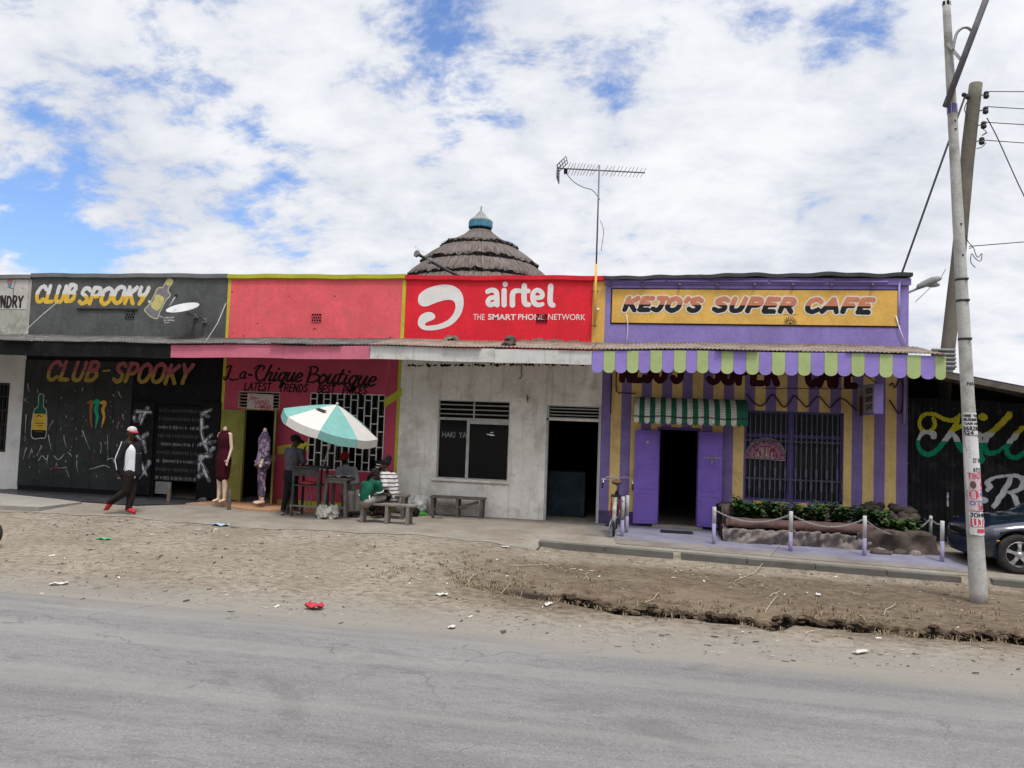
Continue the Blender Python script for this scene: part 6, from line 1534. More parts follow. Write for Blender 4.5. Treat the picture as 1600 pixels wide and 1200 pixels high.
def boutique_sign():
    y = -.03; Q = [(387, 614.5), (427.5, 616.5), (426.5, 641), (385.5, 638.5)]
    P = np.array([WP(a, b, y) for a, b in Q]); cx_, cz = P.mean(0)
    root = thing('hanging_board', (cx_, y, cz), 'small white board hand-lettered in red, fixed over the boutique door', 'sign')
    mb = MB(); mb.add([(x, y, z) for x, z in P]+[(x, y+.012, z) for x, z in P], [(3, 2, 1, 0), (4, 5, 6, 7), (0, 1, 5, 4), (1, 2, 6, 5), (2, 3, 7, 6), (3, 0, 4, 7)]); mb.build('board', mat('board_offwhite', (.50, .42, .40), .8, .1, 6, dirt=(.4, .33, .31), dscale=6, damt=.5), root)
    INK = mat('red_ink', (.36, .012, .03), .7)
    for t, a, b, c, d in (('for', 388, 401, 617, 624), ('Gents', 398, 421, 622, 631), ('Ladies', 398, 424, 629, 637), ('Kids', 407, 424, 634.5, 641)):
        x0, zb = WP(a, d, y); x1, zt = WP(b, c, y); zb = WP((a+b)/2, d, y)[1]; zt = WP((a+b)/2, c, y)[1]
        mb = MB(); paint(mb, strokes_of(t, x0, x1, zb, zt, .0075, .35, font={**GL, **LOW}, gap=.1, taper=.25), y-.0015, .005); mb.build('painted_lettering', INK, root)
boutique_sign()
# ================================================================== CAFE FRONT: PLANTER, POSTS, CHAINS
def lumpy(mb, x0, x1, y0, y1, z0, z1, seed, amp=.03, nx=40, nz=8, m=0, sc=6.0, round_=.0):
    "rough stone face: front, top and ends of a box, pushed in and out"
    r = np.random.default_rng(seed); ph = r.uniform(0, 6, 12); dr = r.uniform(-1, 1, (12, 3)); dr /= np.linalg.norm(dr, axis=1)[:, None]
    def n3(p):
        return sum(np.sin((p @ dr[i])*sc*(1+.55*i)+ph[i])/(1+.45*i) for i in range(12))*amp/1.6
    prof = [(y0, z0+(z1-z0)*k/nz) for k in range(nz+1)]+[(y0+(y1-y0)*k/4, z1) for k in range(1, 5)]
    if round_:
        prof = [(y0+(y1-y0)/2-(y1-y0)/2*math.cos(t), (z0+z1)/2+(z1-z0)/2*math.sin(t)) for t in np.linspace(-.6, PI+.2, 14)]
    vs = []
    for i in range(nx+1):
        x = x0+(x1-x0)*i/nx
        for (y, z) in prof:
            p = np.array((x, y, z)); d = n3(p)+.4*n3(p*2.7+3); ed = min(i, nx-i)/nx*(x1-x0); k = 0 if ed > .08 else (.08-ed)
            vs.append((x+(.3*d), y-d+k*.8, z+(.5*d if z > z0+.02 else 0)-k*.5*(z > z0+.05)))
    w_ = len(prof); fs = [(i*w_+j, (i+1)*w_+j, (i+1)*w_+j+1, i*w_+j+1) for i in range(nx) for j in range(w_-1)]
    b0 = len(vs)
    fs += [tuple(reversed(range(w_))), tuple(nx*w_+j for j in range(w_))]
    return mb.add(vs, fs, m, True)
M_ROCK = mat('rough_grey_stone', (.20, .172, .16), .95, .25, 5, dirt=(.13, .10, .085), dscale=5, damt=.75, dlow=.45, bump=.9, bscale=35)
M_ROCKD = mat('dark_earth_rock', (.085, .066, .056), .95, .3, 5, dirt=(.055, .042, .036), dscale=4, damt=.7, bump=.9, bscale=30)
M_COPE = mat('brown_stone_coping', (.105, .062, .056), .85, .25, 4, dirt=(.075, .05, .045), dscale=5, damt=.7, bump=.5, bscale=30)
PX0, PX1 = GP(1130, 846)[0], GP(1362, 858)[0]; PYF = -1.68
def planter():
    root = thing('rock_planter', ((PX0+PX1)/2, PYF, 0), 'long rough stone planter with a rounded brown coping under the barred cafe window', 'planter')
    mb = MB(); lumpy(mb, PX0, PX1, PYF, -.25, -.05, .26, 3, .05, 130, 10, sc=11); mb.build('stone_base', M_ROCK, root)
    mb = MB(); lumpy(mb, PX0+.05, PX1-.02, PYF+.04, PYF+.36, .23, .44, 5, .022, 100, 8, sc=7, round_=1); mb.build('coping', M_COPE, root)
    mb = MB(); mb.box(PX0+.1, PX1-.05, PYF+.34, -.01, .1, .40); mb.build('soil', M_ROCKD, root)
    mb = MB(); lumpy(mb, PX0-.0, PX0+.30, -1.0, -.1, -.05, .60, 8, .07, 14, 8, sc=7); mb.build('end_stone', M_ROCKD, root)
planter()
def rocks():
    root = thing('rock_pile', (4.5, -.7, 0), 'dark rubble and earth heap at the cafe corner, right end of the planting', 'rocks')
    mb = MB(); lumpy(mb, 3.7, 4.98, -1.75, -.2, -.12, .36, 12, .06, 40, 8, sc=4); mb.build('earth_bank', M_ROCKD, root)
    r = random.Random(13)
    for k in range(46):
        x = r.uniform(4.1, 4.95); t = r.random(); y = -1.15+.9*t; z = .2+.50*t*(x > 4.0)+r.uniform(-.05, .05); s = r.uniform(.06, .13)
        mb = MB(); mb.ball((x, y, z), (s*r.uniform(.9, 1.4), s, s*r.uniform(.6, .9)), 9); mb.v = [(a+r.uniform(-.02, .02), b+r.uniform(-.02, .02), c+r.uniform(-.02, .02)) for a, b, c in mb.v]
        mb.build('stone', M_ROCKD, root)
    for k in range(9):
        x = r.uniform(3.85, 5.3); y = -1.85-r.random()*.25; s = r.uniform(.04, .10); mb = MB(); mb.ball((x, y, s*.4-.02), (s*1.3, s, s*.8), 8); mb.v = [(a+r.uniform(-.015, .015), b, c+r.uniform(-.01, .01)) for a, b, c in mb.v]; mb.build('stone', M_ROCK if k % 2 else M_ROCKD, root)
rocks()
M_LEAF = [mat('leaf_green', (.032, .075, .018), .75, .35, 7), mat('leaf_dark', (.020, .046, .015), .75, .35, 7), mat('leaf_pale', (.065, .11, .035), .75, .35, 7)]
def leaf(mb, p, d, up, ln, wd, m):
    d = d.normalized(); s = d.cross(up); s = s.normalized() if s.length > 1e-4 else Vector((1, 0, 0)); n = s.cross(d)
    q = [p, p+d*ln*.3+s*wd*.5+n*.01, p+d*ln*.65+s*wd*.42-n*.005, p+d*ln-n*ln*.12, p+d*ln*.65-s*wd*.42-n*.005, p+d*ln*.3-s*wd*.5+n*.01, p+d*ln*.5+n*.012*-1]
    mb.add(q, [(0, 1, 6), (1, 2, 6), (2, 3, 6), (3, 4, 6), (4, 5, 6), (5, 0, 6)], m, False)
def plants():
    r = random.Random(17); xs = np.linspace(PX0+.30, PX1+.62, 15)
    for k, x in enumerate(xs):
        y = PYF+.55+r.uniform(-.1, .2); z0 = .38; x = x+r.uniform(-.05, .05)
        h = r.uniform(.27, .40); pl = k in (13, 14)
        if pl: z0 = .3; h = .24; y = PYF+.35
        root = thing('leafy_plant', (x, y, z0), 'broad-leaved green plant in the dense bed of the stone planter' , 'plant', 'leafy plants in the stone planter')
        st = MB(); lf = MB()
        for s in range(13):
            a = r.uniform(0, 2*PI); sp_ = r.uniform(.05, .30); hh = h*r.uniform(.5, 1.1)
            tip = Vector((x+math.cos(a)*sp_, y+math.sin(a)*sp_*.8-.06, z0+hh)); mid = Vector((x+math.cos(a)*sp_*.4, y+math.sin(a)*sp_*.4, z0+hh*.6))
            st.tube([(x, y, z0-.1), mid, tip], [.008, .006, .004], 5)
            for t in range(10):
                q = Vector((x, y, z0)).lerp(mid, t/4) if t < 4 else mid.lerp(tip, (t-3)/6)
                b = r.uniform(0, 2*PI); d = Vector((math.cos(b), math.sin(b)-.25, r.uniform(-.45, .55)))
                leaf(lf, q, d, Vector((0, 0, 1)), r.uniform(.09, .16), r.uniform(.05, .085), r.choice((0, 0, 1, 1, 2) if not pl else (0, 2, 2)))
        st.build('stem', M_LEAF[1], root); lf.build('leaves', M_LEAF, root)
plants()

M_POSTW = mat('peeling_white_post', (.50, .50, .49), .8, .1, 6, chips=(.12, .10, .09), camt=.60, cscale=9); M_POSTL = mat('lavender_post', (.27, .25, .37), .8, .15, 6, chips=(.15, .13, .14), camt=.68, cscale=9)
POST = {}
def post(key, pxb, pyb, pyt, lab, z=0.0, rr=.033, split=.5, dirt_=None):
    x, y = GP(pxb, pyb, z); h = WP(pxb, pyt, y)[1]
    root = thing('barrier_post', (x, y, z), lab, 'post', 'white and lavender pipe posts')
    zs = z+(h-z)*split
    MB().tube([(x, y, z-.1), (x, y, zs)], rr, 14).build('lower_half', M_POSTL, root); MB().tube([(x, y, zs), (x, y, h-.006), (x, y, h)], [rr, rr, rr*.85], 14).build('upper_half', M_POSTW, root)
    POST[key] = Vector((x, y, h-.05)); return root
post('a', 1115, 851, 792, 'pipe post at the left end of the planter, beside the violet door', split=.56)
post('b', 1235, 861, 799, 'pipe post in front of the middle of the stone planter', split=.48)
post('c', 1350.5, 868, 806, 'pipe post at the right end of the stone planter', split=.44)
post('d', 1472, 877, 814, 'pipe post nearest the blue car, front right corner of the chain', split=.5)
post('e', 1454, 858, 806, 'slim pipe post close behind the corner post by the blue car', split=.45, rr=.028)
post('f', 1441, 841, 800, 'pipe post farthest back beside the dark rubble', split=.5, rr=.03)
post('g', 972, 839, 776, 'pipe post leaning beside the bicycle, front one of the pair', split=.42)
post('h', 979, 833, 774, 'pipe post behind the bicycle handle, rear one of the pair', split=.45)
def chain(A, B, sag, lab):
    n = int((B-A).length*1.12/.032); pts = [A.lerp(B, k/n)-Vector((0, 0, sag*4*(k/n)*(1-k/n))) for k in range(n+1)]
    mb = MB()
    for k in range(n):
        p, q = pts[k], pts[k+1]; d = (q-p).normalized(); c = (p+q)/2; s = d.cross(Vector((0, 0, 1))).normalized(); u = s.cross(d)
        s = s if k % 2 else u
        ring = [c+d*math.cos(t)*.026+s*math.sin(t)*.013 for t in np.linspace(0, 2*PI, 9)]
        mb.tube(ring, .0042, 5)
    o = mb.build('barrier_chain', mat('galvanised_chain', (.36, .36, .35), .5, .2, 9, metal=.5)); tag(o, lab, 'chain', 'chains between the pipe posts')
chain(POST['a'], POST['b'], .17, 'chain hanging in front of the left half of the planter'); chain(POST['b'], POST['c'], .17, 'chain hanging in front of the right half of the planter')
chain(POST['c'], POST['e'], .28, 'long sagging chain over the dark rubble heap'); chain(POST['f'], POST['e'], .08, 'short chain between the two rear posts by the fence'); chain(POST['e'], POST['d'], .04, 'shortest chain, at the corner post by the blue car')
a = GP(1032, 832); b = GP(1083, 836); r_ = MB(); r_.box(a[0], b[0], a[1]-.12, a[1]+.16, .016, .034)
for k in range(14): r_.box(a[0]+.01+(b[0]-a[0]-.02)*k/14, a[0]+.01+(b[0]-a[0]-.02)*(k+.6)/14, a[1]-.11, a[1]+.15, .0345, .040)
tag(r_.build('door_mat', mat('black_rubber', (.02, .02, .022), .8, .3, 9), None), 'black rubber mat lying before the open violet door', 'mat')

# ------------------------------------------------------------------ bicycle, seen from behind, leaning by the pipe posts
def bicycle():
    xr, yr = GP(957.5, 842); root = thing('bicycle', (xr, yr, 0), 'old roadster bicycle seen from behind, parked by the striped wall with curved chrome handlebars', 'bicycle')
    R = .345; yf = yr+.42; BK = mat('black_enamel', (.018, .017, .017), .4, .2, 9); CH = mat('worn_chrome', (.52, .52, .51), .28, .15, 9, metal=.8); RD = mat('rusty_red_enamel', (.32, .05, .035), .5, .3, 8); TY = mat('tyre_rubber', (.03, .029, .028), .85, .2, 9, dirt=(.12, .1, .08), dscale=6, damt=.5)
    lean = .03
    def P(x, y, z): return Vector((xr+x+lean*z, yr+y, z))
    def wheel(yc):
        w = MB(); n = 36
        w.tube([P(0, yc+R*math.cos(t)*.955, R+R*math.sin(t)*.955) for t in np.linspace(0, 2*PI, n+1)], .02, 8); o = w.build('wheel', TY, root)
        m = MB(); m.tube([P(0, yc+R*.89*math.cos(t), R+R*.89*math.sin(t)) for t in np.linspace(0, 2*PI, n+1)], .012, 6); m.build('rim', CH, o)
        m = MB()
        for k in range(18): t = 2*PI*k/18; m.tube([P(.02*(1 if k % 2 else -1), yc, R), P(0, yc+R*.88*math.cos(t), R+R*.88*math.sin(t))], .002, 4)
        m.tube([P(-.05, yc, R), P(.05, yc, R)], .02, 8); m.build('spokes', CH, o)
    wheel(R); wheel(R+1.08)
    m = MB(); yb, zb = R+.46, .3
    seat, head0, head1 = (0, R+.26, .80), (0, R+.86, .88), (0, R+.92, .68)
    for a, b, r in ((seat, (0, yb, zb), .016), (seat, head0, .015), ((0, yb, zb), head1, .017), (head0, head1, .02)): m.tube([P(*a), P(*b)], r, 8)
    for s in (-1, 1): m.tube([P(s*.055, R, R), P(s*.02, yb, zb)], .009, 6); m.tube([P(s*.055, R, R), P(s*.02, *seat[1:])], .008, 6); m.tube([P(s*.05, R+1.08, R), P(s*.04, R+.95, .66)], .010, 6)
    m.build('frame', BK, root)
    m = MB(); m.tube([P(0, R+.26, .8), P(0, R+.24, .93)], .013, 8); m.build('seat_post', CH, root)
    m = MB(); s = MB(); s.ball(P(0, R+.14, .975), (.105, .12, .045), 14); s.cone(P(0, R+.18, .97), P(0, R+.40, .985), .06, .025, 10)
    f = fuse(s, .012, 3); f.build('saddle', mat('brown_saddle_leather', (.10, .062, .04), .5, .3, 8), root)
    m = MB(); h = []
    for t, q in ((-1, 0), (1, 0)):
        h = [P(0, R+.90, 1.0), P(t*.09, R+.86, 1.03), P(t*.2, R+.78, 1.03), P(t*.27, R+.68, .98), P(t*.285, R+.60, .90)]; m.tube(catmull([tuple(v) for v in h], False, 4), .0125, 8)
    m.tube([P(0, R+.86, .88), P(0, R+.90, 1.0)], .013, 8); m.build('handlebars', CH, root)
    for t in (-1, 1): MB().tube([P(t*.285, R+.62, .92), P(t*.288, R+.54, .83)], .018, 8).build('grip', BK, root)
    m = MB(); m.tube([P(-.02, R+.7, 1.0), P(-.22, R+.62, .99), P(-.31, R+.52, .995)], .006, 5); m.build('brake_lever', CH, root)
    m = MB(); zc = .74
    for s in (-.085, -.04, .04, .085): m.tube([P(s, R-.22, zc), P(s, R+.2, zc)], .007, 6)
    for yy in (-.22, 0, .2): m.tube([P(-.085, R+yy, zc), P(.085, R+yy, zc)], .008, 6)
    for s in (-1, 1): m.tube([P(s*.075, R-.1, zc), P(s*.06, R, R)], .006, 6)
    m.build('carrier', BK, root)
    m = MB(); vs = []; n = 20
    for k in range(n+1):
        t = rad(-8)+rad(150)*k/n
        for s in (-1, -.5, 0, .5, 1): vs.append(P(s*.035, R-(R+.02-.014*abs(s)**2)*math.cos(t), R+(R+.02-.014*abs(s)**2)*math.sin(t)))
    m.add(vs, [(k*5+j, (k+1)*5+j, (k+1)*5+j+1, k*5+j+1) for k in range(n) for j in range(4)], 0, True); md = m.build('mudguard', mat('grey_mudguard', (.30, .30, .28), .5, .2, 8, dirt=(.15, .13, .11), dscale=8), root); q = md.modifiers.new('t', 'SOLIDIFY'); q.thickness = .003
    m = MB(); c = P(0, -.035, .57); m.add([c+Vector((-.035, 0, -.03)), c+Vector((.035, 0, -.03)), c+Vector((0, 0, .045)), c+Vector((-.035, .01, -.03)), c+Vector((.035, .01, -.03)), c+Vector((0, .01, .045))], [(0, 1, 2), (5, 4, 3), (0, 3, 4, 1), (1, 4, 5, 2), (2, 5, 3, 0)]); m.build('reflector', mat('reflector_white', (.75, .75, .75), .3), root)
    for s, z in ((-1, .50), (1, .52)): m = MB(); m.bar(P(s*.065, R-.18, z+.16), P(s*.075, R-.1, z-.12), .02, .05); m.build('saddlebag_strap', RD, root)
    m = MB(); m.tube([P(-.06, yb, zb), P(-.08, yb-.02, zb-.16)], .01, 6); m.tube([P(.06, yb, zb), P(.08, yb+.02, zb+.16)], .01, 6); m.tube([P(-.06, yb, zb), P(.06, yb, zb)], .016, 8); m.build('crank', CH, root)
    for s, z in ((-1, zb-.16), (1, zb+.16)): m = MB(); c = P(s*.13, yb, z); m.box(c.x-.05, c.x+.05, c.y-.04, c.y+.04, c.z-.015, c.z+.015); m.build('pedal', BK, root)
    m = MB(); m.lathe([(.02, -.006), (.09, -.006), (.09, .006), (.02, .006)], P(.05, yb, zb), 20, 0, False, (1, 0, 0)); m.tube([P(.05, yb, zb+.09), P(.05, R, R+.035)], .005, 5); m.tube([P(.05, yb, zb-.09), P(.05, R, R-.035)], .005, 5); m.build('chainwheel', BK, root)
    m = MB(); m.tube([P(-.05, R+.02, R), P(-.13, R-.05, .0)], .009, 6); m.build('kickstand', CH, root)
bicycle()

# ------------------------------------------------------------------ blue car at the right edge
def car():
    xf, yn = 4.87, -3.0; zg = -.05; Lc, Wc = 4.35, 1.66
    root = thing('car', (xf+2.1, yn+Wc/2, zg), 'dark blue saloon car with five-spoke alloy wheels, cut off by the right edge', 'car')
    BL = bpy.data.materials.new('dark_blue_car_paint'); BL.use_nodes = True; b = BL.node_tree.nodes['Principled BSDF']; b.inputs['Base Color'].default_value = (.010, .020, .055, 1); b.inputs['Roughness'].default_value = .22; b.inputs['Coat Weight'].default_value = .7; b.inputs['Coat Roughness'].default_value = .08
    nt = BL.node_tree; g = nt.nodes.new('ShaderNodeNewGeometry'); f = noise(nt, g.outputs['Position'], 3, 5, .6); sp_ = nt.nodes.new('ShaderNodeSeparateXYZ'); nt.links.new(g.outputs['Position'], sp_.inputs[0])
    dm = math_(nt, 'MULTIPLY', smooth(nt, sp_.outputs[2], .5, .1), smooth(nt, f, .35, .6)); nt.links.new(mixc(nt, math_(nt, 'MULTIPLY', dm, .5), (.004, .008, .022), (.09, .075, .06)), b.inputs['Base Color']); nt.links.new(math_(nt, 'ADD', math_(nt, 'MULTIPLY', f, .25), .1), b.inputs['Roughness'])
    BUMP = mat('bumper_blue', (.012, .018, .04), .35, .2, 5, dirt=(.06, .055, .05), dscale=5, damt=.5)
    def squeeze(mb):
        mb.v = [((x if x > xf+.84 else xf+.84-(xf+.84-x)*.68), y, z) for x, y, z in mb.v]; return mb
    # cross-sections along the car: (distance from nose, half width, sill z, belt z, top z)
    S_ = [(0.0, .48, .34, .46, .56), (.05, .62, .27, .50, .64), (.14, .72, .23, .56, .70), (.30, .78, .21, .62, .745), (.6, .81, .20, .66, .785), (.95, .825, .20, .70, .83), (1.25, .83, .20, .73, .875), (1.5, .83, .20, .76, .90), (2.4, .83, .20, .80, .915), (3.3, .825, .2, .82, .93), (3.7, .81, .21, .82, .95), (4.1, .77, .24, .80, .94), (4.28, .70, .30, .74, .88), (4.35, .6, .36, .66, .80)]
    n = 26; vs = []
    XS = np.concatenate([np.linspace(0, .3, 9), np.linspace(.36, 4.1, 50), np.linspace(4.15, 4.35, 6)])
    A_ = np.array(S_)
    for x in XS:
        hw, zs, zbelt, zt = [np.interp(x, A_[:, 0], A_[:, i]) for i in (1, 2, 3, 4)]
        half = [(0, zs), (hw*.6, zs), (hw*.93, zs+.01), (hw*.985, zs+.06), (hw*1.0, zs+(zbelt-zs)*.35), (hw*1.005, zs+(zbelt-zs)*.62), (hw*.995, zs+(zbelt-zs)*.82), (hw*.965, zbelt+.01), (hw*.90, zbelt+(zt-zbelt)*.55), (hw*.80, zbelt+(zt-zbelt)*.85), (hw*.5, zt-.008), (hw*.2, zt), (0, zt+.004)]
        ring = [(yy, zz) for yy, zz in half]+[(-yy, zz) for yy, zz in reversed(half[1:-1])]
        n = len(ring)
        for yy, zz in ring: vs.append((xf+x, yn+Wc/2-yy, zg+zz))
    mb = MB(); k = len(XS)
    fs = [(i*n+j, i*n+(j+1) % n, (i+1)*n+(j+1) % n, (i+1)*n+j) for i in range(k-1) for j in range(n)]+[tuple(reversed(range(n))), tuple((k-1)*n+j for j in range(n))]
    mb.add(vs, fs, 0, True)
    body = squeeze(mb).build('body', [BL], root)
    # wheel arches cut out
    for wx in (.84, 3.42):
        c = MB(); c.lathe([(0, -.3), (.355, -.3), (.355, 1.0), (0, 1.0)], (xf+wx, yn+Wc/2+.5*0-Wc/2-.1, zg+.31), 40, 0, False, (0, 1, 0))
        me = bpy.data.meshes.new('cut'); q = OFF[body.name]; me.from_pydata([(a-q.x, b_-q.y, c_-q.z) for a, b_, c_ in c.v], [], c.f); bm = bmesh.new(); bm.from_mesh(me); bmesh.ops.remove_doubles(bm, verts=bm.verts, dist=1e-5); bmesh.ops.recalc_face_normals(bm, faces=bm.faces); bm.to_mesh(me); bm.free()
        co = bpy.data.objects.new('cut', me); COL.objects.link(co); co.location = root.location
        bo = body.modifiers.new('arch', 'BOOLEAN'); bo.operation = 'DIFFERENCE'; bo.object = co; bo.solver = 'EXACT'
        bpy.context.view_layer.update(); dg = bpy.context.evaluated_depsgraph_get(); m2 = bpy.data.meshes.new_from_object(body.evaluated_get(dg)); body.modifiers.clear(); body.data = m2; bpy.data.objects.remove(co)
    Y0 = yn
    # greenhouse
    G = [(1.28, .70, .875), (1.42, .69, .95), (1.95, .60, 1.31), (2.3, .585, 1.375), (2.9, .585, 1.37), (3.25, .62, 1.27), (3.75, .69, .97), (3.85, .70, .93)]
    vs = []
    for x, hw, z in G:
        zb = float(np.interp(x, A_[:, 0], A_[:, 4]))-.03
        vs += [(xf+x, Y0+Wc/2-.76, zg+zb), (xf+x, Y0+Wc/2-hw, zg+z-.02), (xf+x, Y0+Wc/2-hw*.7, zg+z), (xf+x, Y0+Wc/2+hw*.7, zg+z), (xf+x, Y0+Wc/2+hw, zg+z-.02), (xf+x, Y0+Wc/2+.76, zg+zb)]
    mb = MB(); mb.add(vs, [(i*6+j, (i+1)*6+j, (i+1)*6+j+1, i*6+j+1) for i in range(len(G)-1) for j in range(5)], 0, True); cab = mb.build('cabin', BL, root)
    gl = glass_mat('car_glass', (.015, .018, .02), .04, .85)
    def pane(name, pts): m = MB(); m.add(pts, [tuple(range(len(pts)))]); m.build(name, gl, root)
    def gp(i, j, e=(0, 0, 0)): v = vs[i*6+j]; return (v[0]+e[0], v[1]+e[1], v[2]+e[2])
    q = [Vector(gp(1, 1)), Vector(gp(1, 4)), Vector(gp(2, 4)), Vector(gp(2, 1))]; c_ = sum(q, Vector())/4; pane('windscreen', [tuple(c_+(v-c_)*.92+Vector((-.012, 0, .01))) for v in q])
    for s, j0, j1 in ((-1, 0, 1), (1, 5, 4)):
        for (a, b_, i0, i1) in ((1, 3, .1, 0), (3, 6, 0, 0)):
            q = [Vector(gp(a, j0)), Vector(gp(b_, j0)), Vector(gp(b_, j1)), Vector(gp(max(a, 2), j1))]; c_ = sum(q, Vector())/4
            pts = [tuple(c_+(v-c_)*.86+Vector((0, s*.03, .01))) for v in q]; pane('side_window', pts if s < 0 else pts[::-1])
    q = [Vector(gp(5, 4)), Vector(gp(6, 4)), Vector(gp(6, 1)), Vector(gp(5, 1))]; c_ = sum(q, Vector())/4; pane('rear_window', [tuple(c_+(v-c_)*.9+Vector((.012, 0, .01))) for v in q][::-1])
    # front end
    def surf(x, f): # point on the side/front skin
        hw, zs, zbelt, zt = [np.interp(x, A_[:, 0], A_[:, i]) for i in (1, 2, 3, 4)]; return hw, zs, zbelt, zt
    mb = MB(); vs2 = []; rows = 9
    prof = [(-.02, .22), (-.06, .27), (-.075, .36), (-.06, .45), (-.02, .485)]
    ys = np.linspace(-1, 1, 25)
    for t in ys:
        yy = t*.80; back = .42*abs(t)**3.2; 
        for dx, z in prof: vs2.append((xf+dx+back, Y0+Wc/2+yy, zg+z))
    w_ = len(prof); mb.add(vs2, [(i*w_+j, i*w_+j+1, (i+1)*w_+j+1, (i+1)*w_+j) for i in range(24) for j in range(w_-1)], 0, True); o = squeeze(mb).build('front_bumper', BUMP, root); s = o.modifiers.new('t', 'SOLIDIFY'); s.thickness = .03
    HL = bpy.data.materials.new('headlight_glass'); HL.use_nodes = True; hb = HL.node_tree.nodes['Principled BSDF']; hb.inputs['Base Color'].default_value = (.55, .57, .55, 1); hb.inputs['Roughness'].default_value = .12; hb.inputs['Metallic'].default_value = .3
    for sgn in (-1, 1):
        mb = MB(); v = []
        for i in range(11):
            t = .42+.58*i/10; yy = sgn*t*.775; back = .42*t**3.2
            for dx, z in ((.0, .50), (-.012, .55), (.012, .605), (.06, .635)): v.append((xf+dx+back-.012-.02*(1-abs(2*i/10-1)), Y0+Wc/2+yy, zg+z-.02*(t-.4)))
        f_ = [(i*4+j, i*4+j+1, (i+1)*4+j+1, (i+1)*4+j) for i in range(10) for j in range(3)]
        if sgn < 0: f_ = [tuple(reversed(q)) for q in f_]
        mb.add(v, f_, 0, True); o = squeeze(mb).build('headlight', HL, root); s = o.modifiers.new('t', 'SOLIDIFY'); s.thickness = .01
    mb = MB(); mb.box(xf-.03, xf+.05, Y0+Wc/2-.32, Y0+Wc/2+.32, zg+.52, zg+.60); gr = squeeze(mb).build('grille', M_BLACK, root, .01)
    mb = MB(); mb.bar((xf+.0, Y0+.1, zg+.62), (xf-.02, Y0+Wc/2+.33, zg+.63), .01, .015); squeeze(mb).build('bonnet_trim', mat('car_chrome', (.6, .6, .6), .2, .05, 5, metal=.9), root)
    mb = MB(); mb.tube([(xf+.35, Y0+.012, zg+.50), (xf+.42, Y0+.008, zg+.50)], .012, 6); squeeze(mb).build('indicator', mat('amber', (.5, .2, .03), .3), root)
    mb = MB()
    for (xa, xb_) in ((1.22, 3.05),): mb.box(xf+xa, xf+xb_, Y0-.012, Y0+.012, zg+.46, zg+.50)
    mb.build('side_moulding', BUMP, root, .005)
    for xa, xb_ in ((1.28, 2.32), (2.34, 3.1)):
        mb = MB(); mb.box(xf+xb_-.18, xf+xb_-.05, Y0-.025, Y0+.0, zg+.70, zg+.735); mb.build('door_handle', BUMP, root, .006)
    mb = MB(); mb.ball((xf+1.5, Y0-.08, zg+.98), (.06, .10, .065), 12); mb.build('wing_mirror', BL, root)
    for sy, yc in ((-1, Y0+.09), (1, Y0+Wc-.09)):
        for wx in (.84, 3.42):
            c = Vector((xf+wx, yc, zg+.305)); ax = Vector((0, sy, 0))
            mb = MB(); mb.lathe([(.19, -.08), (.28, -.09), (.303, -.06), (.307, 0), (.303, .06), (.28, .085), (.20, .08), (.19, .06)], c, 40, 0, True, ax); w = mb.build('wheel', mat('tyre_rubber', (.03, .029, .028), .85), root)
            mb = MB(); mb.lathe([(.195, .085), (.205, .075), (.195, .055), (.17, .03), (.165, -.04)], c, 40, 0, True, ax)
            for k in range(5):
                a = 2*PI*k/5+PI/2; d = Vector((math.cos(a), 0, math.sin(a))); t = Vector((-math.sin(a), 0, math.cos(a)))
                i0, i1, h0, h1 = .03, .188, .034, .022; o_ = ax*.065
                pts = [c+d*i0+t*h0+o_, c+d*i0-t*h0+o_, c+d*.11-t*.020+ax*.08, c+d*i1-t*h1*1.5+o_, c+d*i1+t*h1*1.5+o_, c+d*.11+t*.020+ax*.08]
                bk = [p-ax*.035 for p in pts]; mb.add(pts+bk, [tuple(range(6)), tuple(range(11, 5, -1))]+[(q, 6+q, 6+(q+1) % 6, (q+1) % 6) for q in range(6)])
            mb.lathe([(0, .09), (.035, .088), (.045, .07), (.045, .03)], c, 16, 0, True, ax); mb.build('rim', mat('alloy_silver', (.50, .50, .51), .32, .08, 6, metal=.7), w)
            mb = MB(); mb.lathe([(0, .0), (.168, .0), (.168, -.03), (0, -.03)], c, 24, 0, False, ax); mb.build('brake_disc', mat('dark_hub', (.035, .033, .032), .7), w)
car()
# ================================================================== PEOPLE
SKINM = mat('dark_skin', (.065, .038, .026), .45, .15, 9)
EYE = mat('eye_white', (.5, .48, .45), .3, .05, 9)
def perp(f, up=Vector((0, 0, 1))):
    f = Vector(f).normalized(); r = f.cross(up).normalized(); return f, r, r.cross(f)
def hand(mb, wr, d, palm_n, side, curl=.6, s=1.0):
    "palm, four unequal curled fingers and a thumb leaving the side of the palm"
    d = Vector(d).normalized(); n = Vector(palm_n); n = (n-d*n.dot(d)).normalized(); t = d.cross(n)*side
    c = wr+d*.045*s; R_ = Matrix((t, n, d)).transposed(); mb.ball(c, (.040*s, .017*s, .050*s), 10, 0, R_)
    for k, (o, ln) in enumerate(((-.028, .062), (-.010, .074), (.009, .078), (.027, .068))):
        p = wr+d*.085*s+t*o*s; a = curl*(.5+.08*k); q = d
        for j in range(3):
            q = (Matrix.Rotation(a*(.6 if j == 0 else .9), 3, t*side*-1) @ q) if True else q
            e = p+q*ln*s*(.45, .32, .25)[j]; mb.cone(p, e, (.0105-.001*j)*s, (.0098-.001*j)*s, 7); p = e
    p = wr+d*.03*s+t*.034*s; q = (d*.6+t*.7+n*.25).normalized()
    e = p+q*.04*s; mb.cone(p, e, .0125*s, .011*s, 7); mb.cone(e, e+(q*.4+d*.8+n*.2).normalized()*.03*s, .011*s, .009*s, 7)
